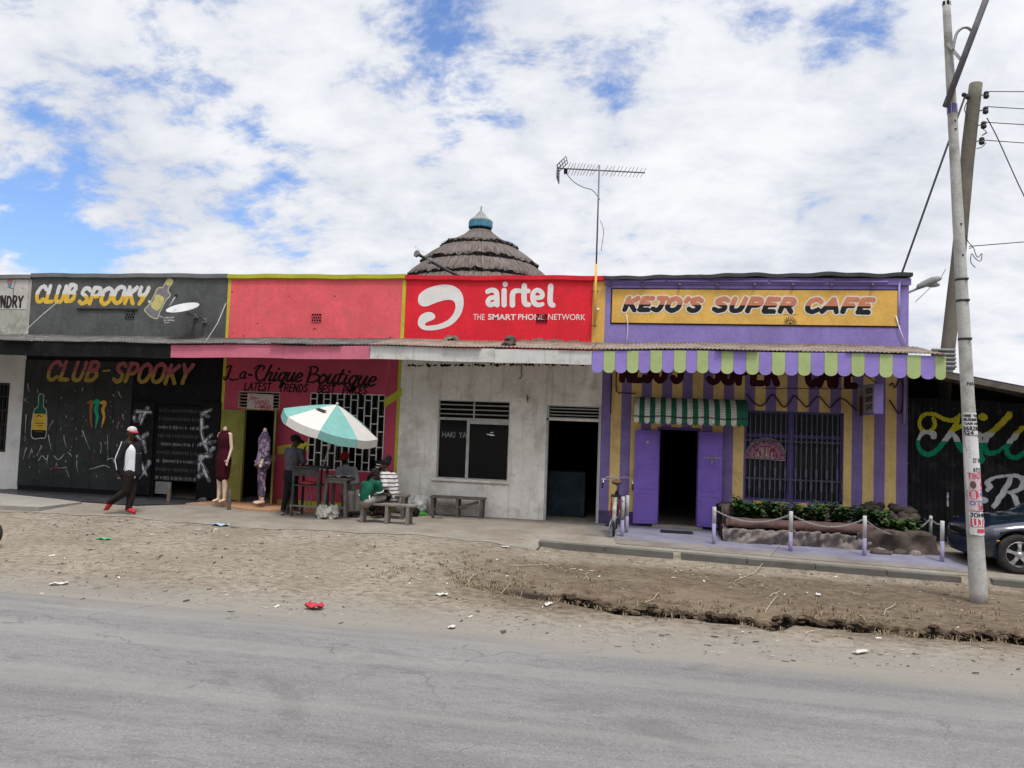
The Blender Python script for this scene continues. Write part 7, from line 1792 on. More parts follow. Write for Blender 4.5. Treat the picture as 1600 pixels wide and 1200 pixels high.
def head(mb, c, f, s=1.0, tilt=Vector((0, 0, 1))):
    f, r, u = perp(f, tilt); R_ = Matrix((r, f, u)).transposed()
    mb.ball(c+u*.025*s, (.074*s, .094*s, .098*s), 14, 0, R_)                       # skull
    mb.ball(c-u*.045*s+f*.028*s, (.056*s, .058*s, .062*s), 12, 0, R_)              # jaw
    mb.ball(c-u*.088*s+f*.060*s, (.022*s, .020*s, .018*s), 8, 0, R_)               # chin
    mb.cone(c+u*.005*s+f*.088*s, c-u*.028*s+f*.108*s, .010*s, .017*s, 8)           # nose
    for q in (-1, 1):
        mb.ball(c+r*.030*s*q+u*.022*s+f*.078*s, (.022*s, .013*s, .010*s), 8, 0, R_)    # brow
        mb.ball(c+r*.040*s*q-u*.022*s+f*.066*s, (.022*s, .022*s, .020*s), 8, 0, R_)    # cheek
        mb.ball(c+r*.077*s*q-u*.005*s-f*.005*s, (.010*s, .020*s, .030*s), 8, 0, R_)    # ear
    mb.ball(c-u*.056*s+f*.086*s, (.024*s, .012*s, .008*s), 8, 0, R_); mb.ball(c-u*.068*s+f*.083*s, (.021*s, .012*s, .008*s), 8, 0, R_)   # lips
    return f, r, u
def eyes(par, c, f, s=1.0):
    f, r, u = perp(f)
    for q in (-1, 1):
        mb = MB(); mb.ball(c+r*.030*s*q+u*.006*s+f*.080*s, .011*s, 8); o = mb.build('eye', EYE, par)
        m2 = MB(); m2.ball(c+r*.030*s*q+u*.006*s+f*.0885*s, .005*s, 6); m2.build('pupil', M_BLACK, o)
def figure(name, base, label, J, f, fh, s=1.0, cat='person', group=None, build_head=True, skin=None, vox=.0075):
    "one continuous body grown from its joints; J in world metres"
    root = thing(name, base, label, cat, group)
    f, r, u = perp(f); b = MB(); J = {k: Vector(v) for k, v in J.items()}
    p, c, n, h = J['pel'], J['chest'], J['neck'], J['head']; fl = (tuple(f), 1.35)
    mid = p.lerp(c, .5)
    b.cone(p, mid, .112*s, .100*s, 14, 0, fl); b.cone(mid, c, .100*s, .122*s, 14, 0, fl)
    b.cone(J['shl'], J['shr'], .062*s, .062*s, 12); b.cone(c, n, .075*s, .055*s, 12); b.cone(n, h-Vector((0, 0, .05*s)), .056*s, .052*s, 12)
    if build_head: head(b, h, fh, s)
    for q in 'lr':
        b.cone(J['sh'+q], J['el'+q], .056*s, .042*s, 12); b.cone(J['el'+q], J['wr'+q], .042*s, .029*s, 12)
        hd = J.get('hd'+q) or (J['wr'+q]-J['el'+q]); hand(b, J['wr'+q], hd, J.get('pn'+q) or -f, 1 if q == 'l' else -1, J.get('cu', Vector((.6, 0, 0)))[0], s)
        b.cone(J['hip'+q], J['kn'+q], .088*s, .058*s, 12); b.cone(J['kn'+q], J['an'+q], .056*s, .038*s, 12)
        b.cone(J['an'+q]-Vector((0, 0, .02*s)), J['to'+q], .042*s, .034*s, 10)
    body = fuse(b, vox, 3).build('body', skin or SKINM, root)
    return root, body, J, f, r, u
def cloth(root, name, parts, m, vox=.012, it=3, par=None):
    b = MB()
    for a in parts:
        if len(a) == 4: b.cone(a[0], a[1], a[2], a[3], 14)
        elif len(a) == 5: b.cone(a[0], a[1], a[2], a[3], 14, 0, a[4])
        else: b.ball(a[0], a[1], 14, 0, a[2])
    return fuse(b, vox, it).build(name, m, par or root)
def V(*a): return Vector(a)
def onpx(px, py, y): return V3(px, py, y)

CL_BLK = mat('black_cloth', (.012, .012, .014), .85, .35, 14, bump=.3, bscale=60); CL_GREY = mat('grey_cloth', (.075, .072, .085), .9, .25, 12, bump=.3, bscale=60)
CL_WHT = mat('white_cloth', (.62, .62, .66), .9, .1, 8, bump=.4, bscale=30); CL_DK = mat('charcoal_cloth', (.016, .016, .019), .9, .3, 10, bump=.4, bscale=40)
CL_BRN = mat('dark_brown_trousers', (.022, .016, .015), .9, .35, 8, bump=.4, bscale=40); CL_BEI = mat('dusty_beige_cloth', (.26, .235, .21), .9, .2, 8, bump=.4, bscale=40)

def walking_man():
    y = GP(205, 801, .0)[1]; y = -2.62; k = lambda a, b, d=0.0: V3(a, b, y+d)
    hp = k(206, 677); J = dict(head=hp, neck=k(203, 688.5), chest=k(205, 703, .0), pel=k(203.5, 738), shl=k(212, 695, .14), shr=k(195.5, 695, -.13), ell=k(215, 717, .17), elr=k(185.5, 717, -.19), wrl=k(211, 735, .12), wrr=k(186, 736, -.16),
              hipl=k(207, 741, .07), hipr=k(202, 741, -.07), knl=k(207, 766, .06), knr=k(197, 767, -.06), anl=k(201, 794, .04), anr=k(172, 785, -.05), tol=k(209, 799.5, .02), tor=k(167, 794, -.05))
    f = V(.5, -.87, 0).normalized(); fh = V(.9, -.44, -.08)
    root, body, J, f, r, u = figure('person', (J['pel'].x, y, 0), 'man striding right in a red-and-white cap, open black jacket, white shirt and red shoes', J, f, fh, 1.0)
    eyes(root, J['head'], fh)
    fl = (tuple(f), 1.36)
    p, c = J['pel'], J['chest']; lowp = p-V(0, 0, .02)
    cloth(root, 'shirt', [(p-V(0, 0, .06)+f*.03, c+f*.03, .112, .112, fl), (c, J['neck']-V(0, 0, .06), .095, .06)], CL_WHT)
    jk = MB(); parts = []
    for q, sg in (('r', 1), ('l', -1)):
        sd_ = r*(.085*sg)
        parts += [(c+sd_*1.05+f*.02+V(0, 0, .06), p+sd_*1.3+f*.02-V(0, 0, .02), .098, .102), (c+sd_-f*.03+V(0, 0, .08), p+sd_*1.1-f*.03+V(0, 0, .0), .098, .105), (J['sh'+q], J['el'+q], .078, .066), (J['el'+q], J['wr'+q], .064, .052), (c+sd_*.7, J['sh'+q], .09, .078)]
    parts += [(c-f*.06, p-f*.06+V(0, 0, .02), .115, .12, fl), (J['neck']-f*.05-V(0, 0, .03), J['neck']-f*.05+r*.05-V(0, 0, .02), .06, .055)]
    jo = cloth(root, 'jacket', parts, CL_DK)
    # pale piping on the sleeve and the open front edges
    mb = MB(); o = -V(0, .074, 0)
    mb.tube(catmull([tuple(J['shr']+V(-.03, -.066, .06)), tuple(J['shr']+V(-.045, -.07, -.02)), tuple(J['elr']+V(-.03, -.058, .0)), tuple(J['elr'].lerp(J['wrr'], .5)+V(-.02, -.056, 0)), tuple(J['wrr']+V(-.01, -.05, .02))], False, 4), .011, 6)
    e0 = c+r*.10+f*.095
    mb.tube(catmull([tuple(J['neck']+r*.07+f*.04-V(0, 0, .02)), tuple(c+r*.085+f*.105+V(0, 0, .07)), tuple(c+r*.03+f*.135-V(0, 0, .12)), tuple(p+r*.10+f*.13+V(0, 0, .05))], False, 4), .010, 6)
    mb.build('jacket_piping', CL_WHT, jo)
    mb = MB(); x = c+f*.10-r*.12
    for kk in range(5):
        for j in range(2): q = x+V(0, 0, -.06-.075*kk)-r*(.045*j)-f*(.03*j); mb.ball(q, (.016, .016, .02), 8)
    mb.build('jacket_check', CL_WHT, jo)
    cloth(root, 'trousers', [(J['pel']+V(0, 0, .05), J['pel']-V(0, 0, .06), .135, .135, fl)]+[q for s in 'lr' for q in ((J['hip'+s], J['kn'+s], .108, .080), (J['kn'+s], J['an'+s], .078, .062))], CL_BRN)
    RS = mat('red_shoe', (.42, .03, .04), .6, .2, 10)
    for s in 'lr':
        a, t = J['an'+s], J['to'+s]; d = (t-a).normalized(); sh = cloth(root, 'shoe', [(a-V(0, 0, .03)-(d*.02 if s == 'l' else V(0, 0, 0)), t, .052, .046)], RS, .009)
        m = MB(); dn = V(0, 0, -1) if s == 'l' else V(-.8, 0, -.3).normalized()
        m.cone(a-V(0, 0, .03)+dn*.040, t+dn*.034, .046, .042, 10, 0, (tuple(dn), 2.2)) if False else m.bar(a-V(0, 0, .03)+dn*.048-(t-a)*.25, t+dn*.042+(t-a).normalized()*.03, .075, .018, 0, up=dn); m.build('sole', mat('sole_grey', (.25, .2, .19), .8), sh)
    fhn, rh, uh = perp(fh); cap = MB(); c0 = hp+uh*.055
    vs = []; n = 24
    for i in range(7):
        t = i/6*PI/2
        for j in range(n): a = 2*PI*j/n; vs.append(c0+(rh*math.cos(a)*.088+fhn*math.sin(a)*.106)*math.cos(t)+uh*.082*math.sin(t))
    cap.add(vs, [(i*n+j, i*n+(j+1) % n, (i+1)*n+(j+1) % n, (i+1)*n+j) for i in range(6) for j in range(n)], 0, True); cp = cap.build('cap', mat('grey_white_cap', (.47, .44, .42), .9, .2, 14), root)
    br = MB(); vs = []
    for i in range(9):
        a = rad(20)+rad(140)*i/8
        for e in (0, 1): vs.append(c0+rh*math.cos(a)*(.086+.012*e)+fhn*math.sin(a)*(.104+.075*e)-uh*(.002+.018*e))
    br.add(vs, [(2*i, 2*i+1, 2*i+3, 2*i+2) for i in range(8)], 0, True); b_ = br.build('brim', mat('red_brim', (.55, .04, .08), .8, .15, 12), cp); q = b_.modifiers.new('t', 'SOLIDIFY'); q.thickness = .008
walking_man()

def standing_woman():
    y = -1.55; k = lambda a, b, d=0.0: V3(a, b, y+d)
    hp = k(461.5, 689); J = dict(head=hp, neck=k(459, 699), chest=k(458, 712), pel=k(455, 742), shl=k(449, 704, .03), shr=k(470, 706, .02), ell=k(450, 724, .10), elr=k(474, 722, .02), wrl=k(468, 722, .17), wrr=k(475.5, 706, .12),
              hipl=k(452, 744, .0), hipr=k(459, 744, -.02), knl=k(448, 772, .0), knr=k(460, 774, .05), anl=k(442, 797, -.02), anr=k(463, 796, .05), tol=k(441, 800, -.12), tor=k(468, 799, -.05))
    f = V(.45, .87, 0).normalized(); fh = V(.75, .6, -.25)
    root, body, J, f, r, u = figure('person', (J['pel'].x, y, 0), 'woman in a grey top and black trousers standing at the dark desk, seen from behind', J, f, fh, .97)
    fl = (tuple(f), 1.3); p, c = J['pel'], J['chest']
    cloth(root, 'top', [(p+V(0, 0, .04), c, .118, .125, fl), (c, J['neck']-V(0, 0, .03), .10, .07), (J['shl'], J['ell'], .072, .06), (J['shr'], J['elr'], .07, .058), (J['shl'], J['shr'], .07, .07)], CL_GREY)
    cloth(root, 'trousers', [(p+V(0, 0, .05), p-V(0, 0, .06), .132, .14, fl)]+[q for s in 'lr' for q in ((J['hip'+s], J['kn'+s], .098, .068), (J['kn'+s], J['an'+s], .066, .05))], CL_BLK)
    f2, r2, u2 = perp(fh); cloth(root, 'cap', [(hp+u2*.045-f2*.01, (.093, .112, .085), Matrix((r2, f2, u2)).transposed()), (hp+u2*.03+f2*.08, hp+u2*.02+f2*.16, .05, .03)], CL_BLK, .009)
    for s in 'lr': cloth(root, 'sandal', [(J['an'+s]-V(0, 0, .055), J['to'+s]-V(0, 0, .02), .04, .036)], mat('pale_sandal', (.3, .26, .24), .8, .2, 12), .009)
standing_woman()

def seated_man():
    y = -.85; k = lambda a, b, d=0.0: V3(a, b, y+d)
    hp = k(539.5, 715); J = dict(head=hp, neck=k(541, 727), chest=k(543, 741), pel=k(546, 771), shl=k(553, 734, -.03), shr=k(531, 734, -.03), ell=k(557, 753, -.14), elr=k(528, 752, -.16), wrl=k(545, 754, -.38), wrr=k(536, 751, -.40),
              hipl=k(550, 774, -.03), hipr=k(542, 774, -.03), knl=k(560, 770, -.42), knr=k(547, 772, -.44), anl=k(558, 798, -.40), anr=k(548, 799, -.42), tol=k(559, 802, -.55), tor=k(548, 803, -.56))
    f = V(-.1, -1, 0).normalized(); fh = V(-.45, -.85, -.35)
    root, body, J, f, r, u = figure('person', (J['pel'].x, y, 0), 'bearded man in a red cap and grey shirt sitting behind the newspaper table', J, f, fh, .97)
    eyes(root, hp, fh, .97)
    fl = (tuple(f), 1.3); p, c = J['pel'], J['chest']
    cloth(root, 'shirt', [(p, c, .128, .128, fl), (c, J['neck']-V(0, 0, .03), .10, .072), (J['shl'], J['ell'], .075, .062), (J['shr'], J['elr'], .075, .062), (J['shl'], J['shr'], .072, .072), (J['ell'], J['ell'].lerp(J['wrl'], .8), .06, .05), (J['elr'], J['elr'].lerp(J['wrr'], .8), .06, .05)], mat('light_grey_cloth', (.30, .30, .32), .9, .2, 8, bump=.4, bscale=40))
    cloth(root, 'trousers', [(p, p-V(0, 0, .04), .13, .13, fl)]+[q for s in 'lr' for q in ((J['hip'+s], J['kn'+s], .10, .078), (J['kn'+s], J['an'+s], .074, .058))], CL_BEI)
    f2, r2, u2 = perp(fh); cloth(root, 'cap', [(hp+u2*.05, (.088, .105, .07), Matrix((r2, f2, u2)).transposed()), (hp+u2*.035+f2*.08, hp+u2*.02+f2*.15, .045, .025)], mat('red_cap', (.30, .012, .022), .85, .2, 12), .009)
    cloth(root, 'beard', [(hp-u2*.075+f2*.045, (.06, .06, .05), Matrix((r2, f2, u2)).transposed()), (hp-u2*.03+f2*.07+r2*.05, hp-u2*.08+f2*.06, .02, .025), (hp-u2*.03+f2*.07-r2*.05, hp-u2*.08+f2*.06, .02, .025)], CL_BLK, .009)
    for s in 'lr': cloth(root, 'shoe', [(J['an'+s]-V(0, 0, .05), J['to'+s], .046, .042)], CL_BLK, .009)
seated_man()

def green_child():
    y = -1.98; k = lambda a, b, d=0.0: V3(a, b, y+d)
    hp = k(586, 740); J = dict(head=hp, neck=k(582, 750), chest=k(577, 762), pel=k(572, 781), shl=k(569, 757, .06), shr=k(591, 756, -.06), ell=k(566, 773, .12), elr=k(594, 770, .0), wrl=k(582, 779, .18), wrr=k(602, 772, .16),
              hipl=k(573, 783, .07), hipr=k(574, 783, -.07), knl=k(590, 777, .30), knr=k(598, 776, .20), anl=k(590, 799, .30), anr=k(599, 800, .2), tol=k(597, 801, .36), tor=k(606, 803, .26))
    f = V(.85, .5, .0).normalized(); fh = V(.7, .6, -.25)
    root, body, J, f, r, u = figure('person', (J['pel'].x, y, 0), 'child in a green football shirt with white trims sitting on the low bench, back turned', J, f, fh, .82)
    fl = (tuple(f), 1.3); p, c = J['pel'], J['chest']; GR = mat('green_jersey', (.010, .085, .052), .8, .25, 9, bump=.4, bscale=40)
    sh = cloth(root, 'jersey', [(p+V(0, 0, .0), p.lerp(c, .5)-f*.02, .128, .125, fl), (p.lerp(c, .5)-f*.02, c, .125, .122, fl), (c, J['neck']-V(0, 0, .02), .10, .065), (J['shl'], J['ell'], .072, .066), (J['shr'], J['elr'].lerp(J['shr'], .1), .072, .068), (J['shl'], J['shr'], .066, .066)], GR)
    mb = MB()
    e = J['elr'].lerp(J['shr'], .15); d = (J['elr']-J['shr']).normalized(); mb.tube([e-d*.012, e+d*.012], .076, 14); e = J['ell']; d = (J['ell']-J['shl']).normalized(); mb.tube([e-d*.01, e+d*.012], .072, 14)
    mb.tube(catmull([tuple(p+r*.115+f*.07+V(0, -.04, -.03)), tuple(p+r*.145+f*.05+V(0, -.03, .05)), tuple(p+r*.14+f*.03+V(0, -.01, .12))], False, 4), .016, 6); mb.tube([p-r*.13-f*.05+V(-.03, -.05, -.01), p-r*.15-f*.02+V(-.02, -.04, .08)], .016, 6); mb.build('white_trim', CL_WHT, sh)
    cloth(root, 'shorts', [(p, p-V(0, 0, .03), .125, .125, fl)]+[(J['hip'+s], J['kn'+s], .095, .082) for s in 'lr'], CL_BEI)
    f2, r2, u2 = perp(fh); cloth(root, 'hair', [(hp+u2*.03*.85-f2*.012, (.070, .085, .084), Matrix((r2, f2, u2)).transposed())], mat('short_black_hair', (.022, .019, .018), .95, .4, 40), .009)
    for s in 'lr': cloth(root, 'sandal', [(J['an'+s]-V(0, 0, .045), J['to'+s]-V(0, 0, .01), .034, .03)], CL_BLK, .009)
green_child()

def striped_woman():
    y = -1.12; k = lambda a, b, d=0.0: V3(a, b, y+d)
    hp = k(601, 727); J = dict(head=hp, neck=k(604.5, 738), chest=k(608, 749), pel=k(611, 771), shl=k(599, 743, -.14), shr=k(615, 744, .10), ell=k(602, 760, -.26), elr=k(618, 762, -.0), wrl=k(591, 766, -.30), wrr=k(596, 768, -.14),
              hipl=k(609, 773, -.09), hipr=k(611, 773, .06), knl=k(592, 772, -.22), knr=k(594, 771, .04), anl=k(594, 797, -.20), anr=k(597, 796, .05), tol=k(586, 801, -.26), tor=k(589, 800, .0))
    f = V(-.9, -.42, 0).normalized(); fh = V(-.88, -.45, -.12)
    root, body, J, f, r, u = figure('person', (J['pel'].x, y, 0), 'woman with a black head wrap and white striped blouse, seated rightmost of the group', J, f, fh, .96)
    eyes(root, hp, fh, .96)
    ST = bpy.data.materials.new('striped_blouse'); ST.use_nodes = True; nt = ST.node_tree; b = nt.nodes['Principled BSDF']; g = nt.nodes.new('ShaderNodeNewGeometry'); sp_ = nt.nodes.new('ShaderNodeSeparateXYZ'); nt.links.new(g.outputs['Position'], sp_.inputs[0])
    wz = math_(nt, 'ADD', sp_.outputs[2], math_(nt, 'MULTIPLY', noise(nt, g.outputs['Position'], 5, 3, .5), .06)); sw = math_(nt, 'FRACT', math_(nt, 'MULTIPLY', wz, 13.0)); nt.links.new(mixc(nt, smooth(nt, sw, .62, .70), (.56, .53, .53), (.07, .06, .07)), b.inputs['Base Color']); b.inputs['Roughness'].default_value = .9
    fl = (tuple(f), 1.3); p, c = J['pel'], J['chest']
    cloth(root, 'blouse', [(p-V(0, 0, .02), c, .145, .130, fl), (c, J['neck']-V(0, 0, .03), .10, .07), (J['shl'], J['ell'], .078, .074), (J['shr'], J['elr'], .08, .074), (J['shl'], J['shr'], .07, .07), (J['elr'], J['elr'].lerp(J['wrr'], .45), .07, .06), (p+V(0, 0, .02)-f*.03, p-V(0, 0, .09)-f*.05, .14, .13, fl)], ST)
    cloth(root, 'skirt', [(p, p-V(0, 0, .04), .13, .13, fl)]+[q for s in 'lr' for q in ((J['hip'+s], J['kn'+s], .105, .088), (J['kn'+s], J['kn'+s].lerp(J['an'+s], .75), .085, .085))], CL_BLK)
    f2, r2, u2 = perp(fh); cloth(root, 'head_wrap', [(hp+u2*.05-f2*.02, (.088, .104, .082), Matrix((r2, f2, u2)).transposed()), (hp+u2*.06-f2*.05, hp+u2*.14-f2*.10, .075, .058)], CL_BLK, .009)
    for s in 'lr': cloth(root, 'shoe', [(J['an'+s]-V(0, 0, .05), J['to'+s], .042, .038)], CL_BLK, .009)
striped_woman()

def back_person():
    y = -.62; k = lambda a, b, d=0.0: V3(a, b, y+d)
    hp = k(590.5, 728); J = dict(head=hp, neck=k(589, 740), chest=k(588, 751), pel=k(586, 776), shl=k(598, 745, .0), shr=k(579, 745, .0), ell=k(600, 762, -.08), elr=k(577, 762, -.08), wrl=k(592, 771, -.26), wrr=k(582, 771, -.26),
              hipl=k(590, 778, -.03), hipr=k(582, 778, -.03), knl=k(592, 776, -.36), knr=k(581, 776, -.36), anl=k(592, 801, -.34), anr=k(582, 801, -.34), tol=k(592, 803, -.45), tor=k(581, 803, -.45))
    f = V(.2, -1, 0).normalized(); fh = V(.75, -.6, -.2)
    root, body, J, f, r, u = figure('person', (J['pel'].x, y, 0), 'person in a black and white headscarf half hidden behind the child', J, f, fh, .92, vox=.009)
    fl = (tuple(f), 1.3); p, c = J['pel'], J['chest']
    cloth(root, 'dress', [(p, c, .14, .125, fl), (c, J['neck']-V(0, 0, .03), .10, .07), (J['shl'], J['ell'], .07, .06), (J['shr'], J['elr'], .07, .06), (J['shl'], J['shr'], .068, .068)]+[q for s in 'lr' for q in ((J['hip'+s], J['kn'+s], .10, .085), (J['kn'+s], J['kn'+s].lerp(J['an'+s], .7), .08, .08))], CL_DK, .014)
    f2, r2, u2 = perp(fh); sc = cloth(root, 'headscarf', [(hp+u2*.03-f2*.015, (.084, .10, .092), Matrix((r2, f2, u2)).transposed())], CL_BLK, .009)
    mb = MB()
    for dz in (.052, -.012): mb.tube([hp+u2*dz*.9+(r2*math.cos(a)*.086+f2*math.sin(a)*.10)*(.93 if dz > 0 else 1.0)-f2*.012 for a in np.linspace(rad(30), rad(190), 12)], .010, 6)
    mb.build('scarf_band', CL_WHT, sc)
back_person()

# ---- mannequins at the boutique door
PLA = mat('mannequin_plastic', (.62, .46, .36), .45, .08, 6)
def mannequin(cx, ytop, ybot, y, f, label, dress):
    k = lambda a, b, d=0.0: V3(a, b, y+d)
    H = lambda t: ybot+(ytop-ybot)*t
    base = k(cx, ybot); root = thing('mannequin', (base.x, y, base.z), label, 'mannequin', None)
    f, r, u = perp(f); z0 = base.z; ht = k(cx, ytop).z-z0; P = lambda z, sx=0.0, sy=0.0: V(base.x, y, z0+z*ht)+r*sx+f*sy
    b = MB(); fl = (tuple(f), 1.35)
    b.cone(P(.955), P(1.0), .042, .040, 12); b.cone(P(.955), P(.86), .05, .105, 14, 0, fl); b.cone(P(.86), P(.72), .118, .088, 14, 0, fl); b.cone(P(.72), P(.58), .088, .125, 14, 0, fl); b.cone(P(.92, -.13), P(.92, .13), .042, .042, 12)
    for s in (-1, 1):
        b.cone(P(.56, s*.06), P(.315, s*.075, .02), .082, .054, 12); b.cone(P(.30, s*.075, .02), P(.20, s*.075, -.01), .05, .054, 12); b.cone(P(.20, s*.075, -.01), P(.045, s*.08), .054, .032, 12); b.cone(P(.03, s*.08, -.02), P(.012, s*.09, .13), .034, .026, 10)
        if s < 0 or dress == 'purple': b.cone(P(.92, s*.155), P(.73, s*.19, -.02), .04, .034, 10); b.cone(P(.73, s*.19, -.02), P(.58, s*.19, .06), .034, .022, 10); hand(b, P(.58, s*.19, .06), P(.55, s*.19, .08)-P(.58, s*.19, .06), -r*s, s, .5, .9)
        else: b.cone(P(.92, s*.14), P(.89, s*.17), .04, .036, 10)
    fuse(b, .008, 3).build('body', PLA, root)
    if dress == 'maroon':
        MD = mat('maroon_dress', (.042, .004, .010), .85, .2, 8, bump=.3, bscale=40)
        cloth(root, 'dress', [(P(.925), P(.86), .09, .122, fl), (P(.86), P(.72), .128, .104, fl), (P(.72), P(.57), .104, .142, fl), (P(.57), P(.40), .142, .122, fl), (P(.40), P(.345), .122, .118, fl), (P(.91, -.12), P(.91, .12), .055, .055)], MD)
    else:
        PU = bpy.data.materials.new('purple_print_cloth'); PU.use_nodes = True; nt = PU.node_tree; bb = nt.nodes['Principled BSDF']; g = nt.nodes.new('ShaderNodeNewGeometry'); a_ = noise(nt, g.outputs['Position'], 15, 4, .6, 2, .8)
        nt.links.new(mixc(nt, smooth(nt, a_, .46, .58), (.055, .032, .075), (.29, .22, .30)), bb.inputs['Base Color']); bb.inputs['Roughness'].default_value = .9
        cloth(root, 'tunic', [(P(.935), P(.86), .08, .122, fl), (P(.86), P(.72), .132, .12, fl), (P(.72), P(.545), .12, .165, fl)]+[q for s in (-1, 1) for q in ((P(.915, s*.15), P(.735, s*.195, -.02), .058, .062), (P(.735, s*.195, -.02), P(.64, s*.195, .02), .06, .06))], PU)
        cloth(root, 'trousers', [q for s in (-1, 1) for q in ((P(.56, s*.06), P(.315, s*.072, .02), .092, .068), (P(.315, s*.072, .02), P(.12, s*.078), .066, .056))], PU)
mannequin(345.5, 669, 784, -1.0, V(-.25, -.95, 0), 'headless mannequin in a tight maroon dress in front of the open olive door leaf', 'maroon')
mannequin(408, 671, 787, -.75, V(-.75, -.66, 0), 'headless mannequin in a purple patterned tunic and trousers standing in the boutique doorway', 'purple')

# ================================================================== PARASOL AND STALL FURNITURE
def parasol():
    y = -1.55; foot = V3(505, 800, -1.45); foot.z = .02; lo = V3(505, 729, y); top = V3(526, 634, y-.10)
    ax = V(.30, -.07, .95).normalized(); top = V3(527, 631, y-.1)
    root = thing('parasol', (foot.x, foot.y, .02), 'tilted white and turquoise parasol shading the roadside stall', 'parasol')
    hub = top-ax*.02; foot = hub-ax*1.0; low = V3(503, 733, y+.1)
    MB().tube([hub, V3(527, 662, y), low], .016, 8).build('upper_pole', mat('white_pole_paint', (.45, .44, .42), .6, .15, 8), root)
    MB().tube([low, V(low.x-.02, low.y+.02, .0)], .022, 8).build('lower_pole', M_DARKMETAL, root)
    e1 = V(1, 0, 0); e1 = (e1-ax*e1.dot(ax)).normalized(); e2 = ax.cross(e1); R = .98; D_ = .40; n = 8; rot = rad(12)
    M1 = mat('parasol_white', (.53, .51, .475), .85, .08, 4, dirt=(.48, .45, .41), dscale=4, damt=.5); M2 = mat('parasol_turquoise', (.17, .36, .325), .85, .14, 4, dirt=(.14, .28, .26), dscale=4, damt=.5)
    def pt(a, t, sag=0.0):
        rr = R*t; dd = D_*(t**1.2)+sag; return hub+(e1*math.cos(a)+e2*math.sin(a))*rr-ax*dd
    for k in range(n):
        a0, a1 = rot+2*PI*k/n, rot+2*PI*(k+1)/n; am = (a0+a1)/2; mb = MB(); vs = []; nt_, na = 8, 6
        for i in range(nt_+1):
            t = max(i/nt_, .01); c0, c1 = pt(a0, t), pt(a1, t)
            for j in range(na+1):
                q = j/na; p = c0.lerp(c1, q); p = p+ax*(-.03*math.sin(PI*q)*t*t); vs.append(p)
        w_ = na+1; rim = vs[nt_*w_:]
        fs = [(i*w_+j, (i+1)*w_+j, (i+1)*w_+j+1, i*w_+j+1) for i in range(nt_) for j in range(na)]
        out = (e1*math.cos(am)+e2*math.sin(am))
        for j in range(na+1): vs.append(rim[j]-ax*.14*(1 if 0 < j < na else .96)+out*.015-V(0, 0, .02))
        fl_ = vs[nt_*w_:]; vs = vs[:(nt_+1)*w_]; mb.add(vs, fs, 0, False); mb.add(fl_, [(j, w_+j, w_+j+1, j+1) for j in range(na)], 0, False)
        o = mb.build('canopy_panel', M1 if k % 2 else M2, root); s = o.modifiers.new('t', 'SOLIDIFY'); s.thickness = .004
        mb = MB(); mb.tube([pt(a0, .03)-ax*.02, pt(a0, .5)-ax*.012, pt(a0, 1)-ax*.012], .006, 5); mb.build('rib', M_STEEL, root)
    am = rot+2*PI*5.35/8; c = pt(am, .42)+ax*.012; d = (e1*math.cos(am)+e2*math.sin(am)); t_ = d.cross(ax).normalized(); d2 = (d-ax*.45).normalized()
    mb = MB(); mb.add([c-d2*.05-t_*.11, c+d2*.02-t_*.10, c+d2*.05+t_*.11, c-d2*.03+t_*.09], [(0, 1, 2, 3)]); mb.build('dark_patch', M_DARKMETAL, root)
    mb = MB(); mb.ball(hub+ax*.02, .03, 10); mb.build('ferrule', M1, root)
parasol()

def legs(root, pts, w, m, name='leg'):
    for a, b in pts: MB().bar(a, b, w, w).build(name, m, root, .004)
def desk():
    y = -1.72; x0 = WP(457, 740, y)[0]; x1 = WP(498, 740, y)[0]; zt = WP(477, 729, y)[1]; root = thing('stall_desk', ((x0+x1)/2, y, 0), 'tall dark wooden stall desk with a shelf holding a red cushion', 'desk'); d = .5
    W = mat('dark_desk_wood', (.06, .057, .058), .8, .3, 6, dirt=(.11, .10, .10), dscale=6, damt=.5)
    MB().box(x0-.02, x1+.02, y-.02, y+d, zt-.03, zt).build('top', W, root, .006)
    MB().box(x0, x1, y, y+.025, WP(477, 744, y)[1], zt-.03).build('front_panel', W, root, .004)
    zs = WP(477, 758, y)[1]; MB().box(x0, x1, y+.0, y+d, zs-.025, zs).build('shelf', W, root, .004)
    legs(root, [((x0+.02, y+.02, 0), (x0+.02, y+.02, zt-.03)), ((x1+.03, y+.02, 0), (x1-.03, y+.02, zt-.03)), ((x0+.02, y+d-.03, 0), (x0+.02, y+d-.03, zt-.03)), ((x1+.03, y+d-.03, 0), (x1-.03, y+d-.03, zt-.03))], .045, W)
    zr = WP(477, 791, y)[1]; MB().bar((x0-.02, y-.01, zr), (x1+.06, y-.01, zr), .03, .035).build('foot_rail', M_WOODG, root)
    mb = MB(); mb.tube([(x0+.2, y+.3, zs), (x0+.2, y+.3, .12)], .009, 6); mb.tube([(x0+.29, y+.3, zs), (x0+.29, y+.3, .12)], .009, 6); mb.build('hanging_rod', M_STEEL, root)
    mb = MB(); mb.ball(((x0+x1)/2, y+.15, zs+.03), (.19, .14, .045), 16); tag(mb.build('cushion', mat('red_cushion', (.27, .045, .04), .9, .25, 8)), 'flat faded red cushion on the shelf of the stall desk', 'cushion')
desk()
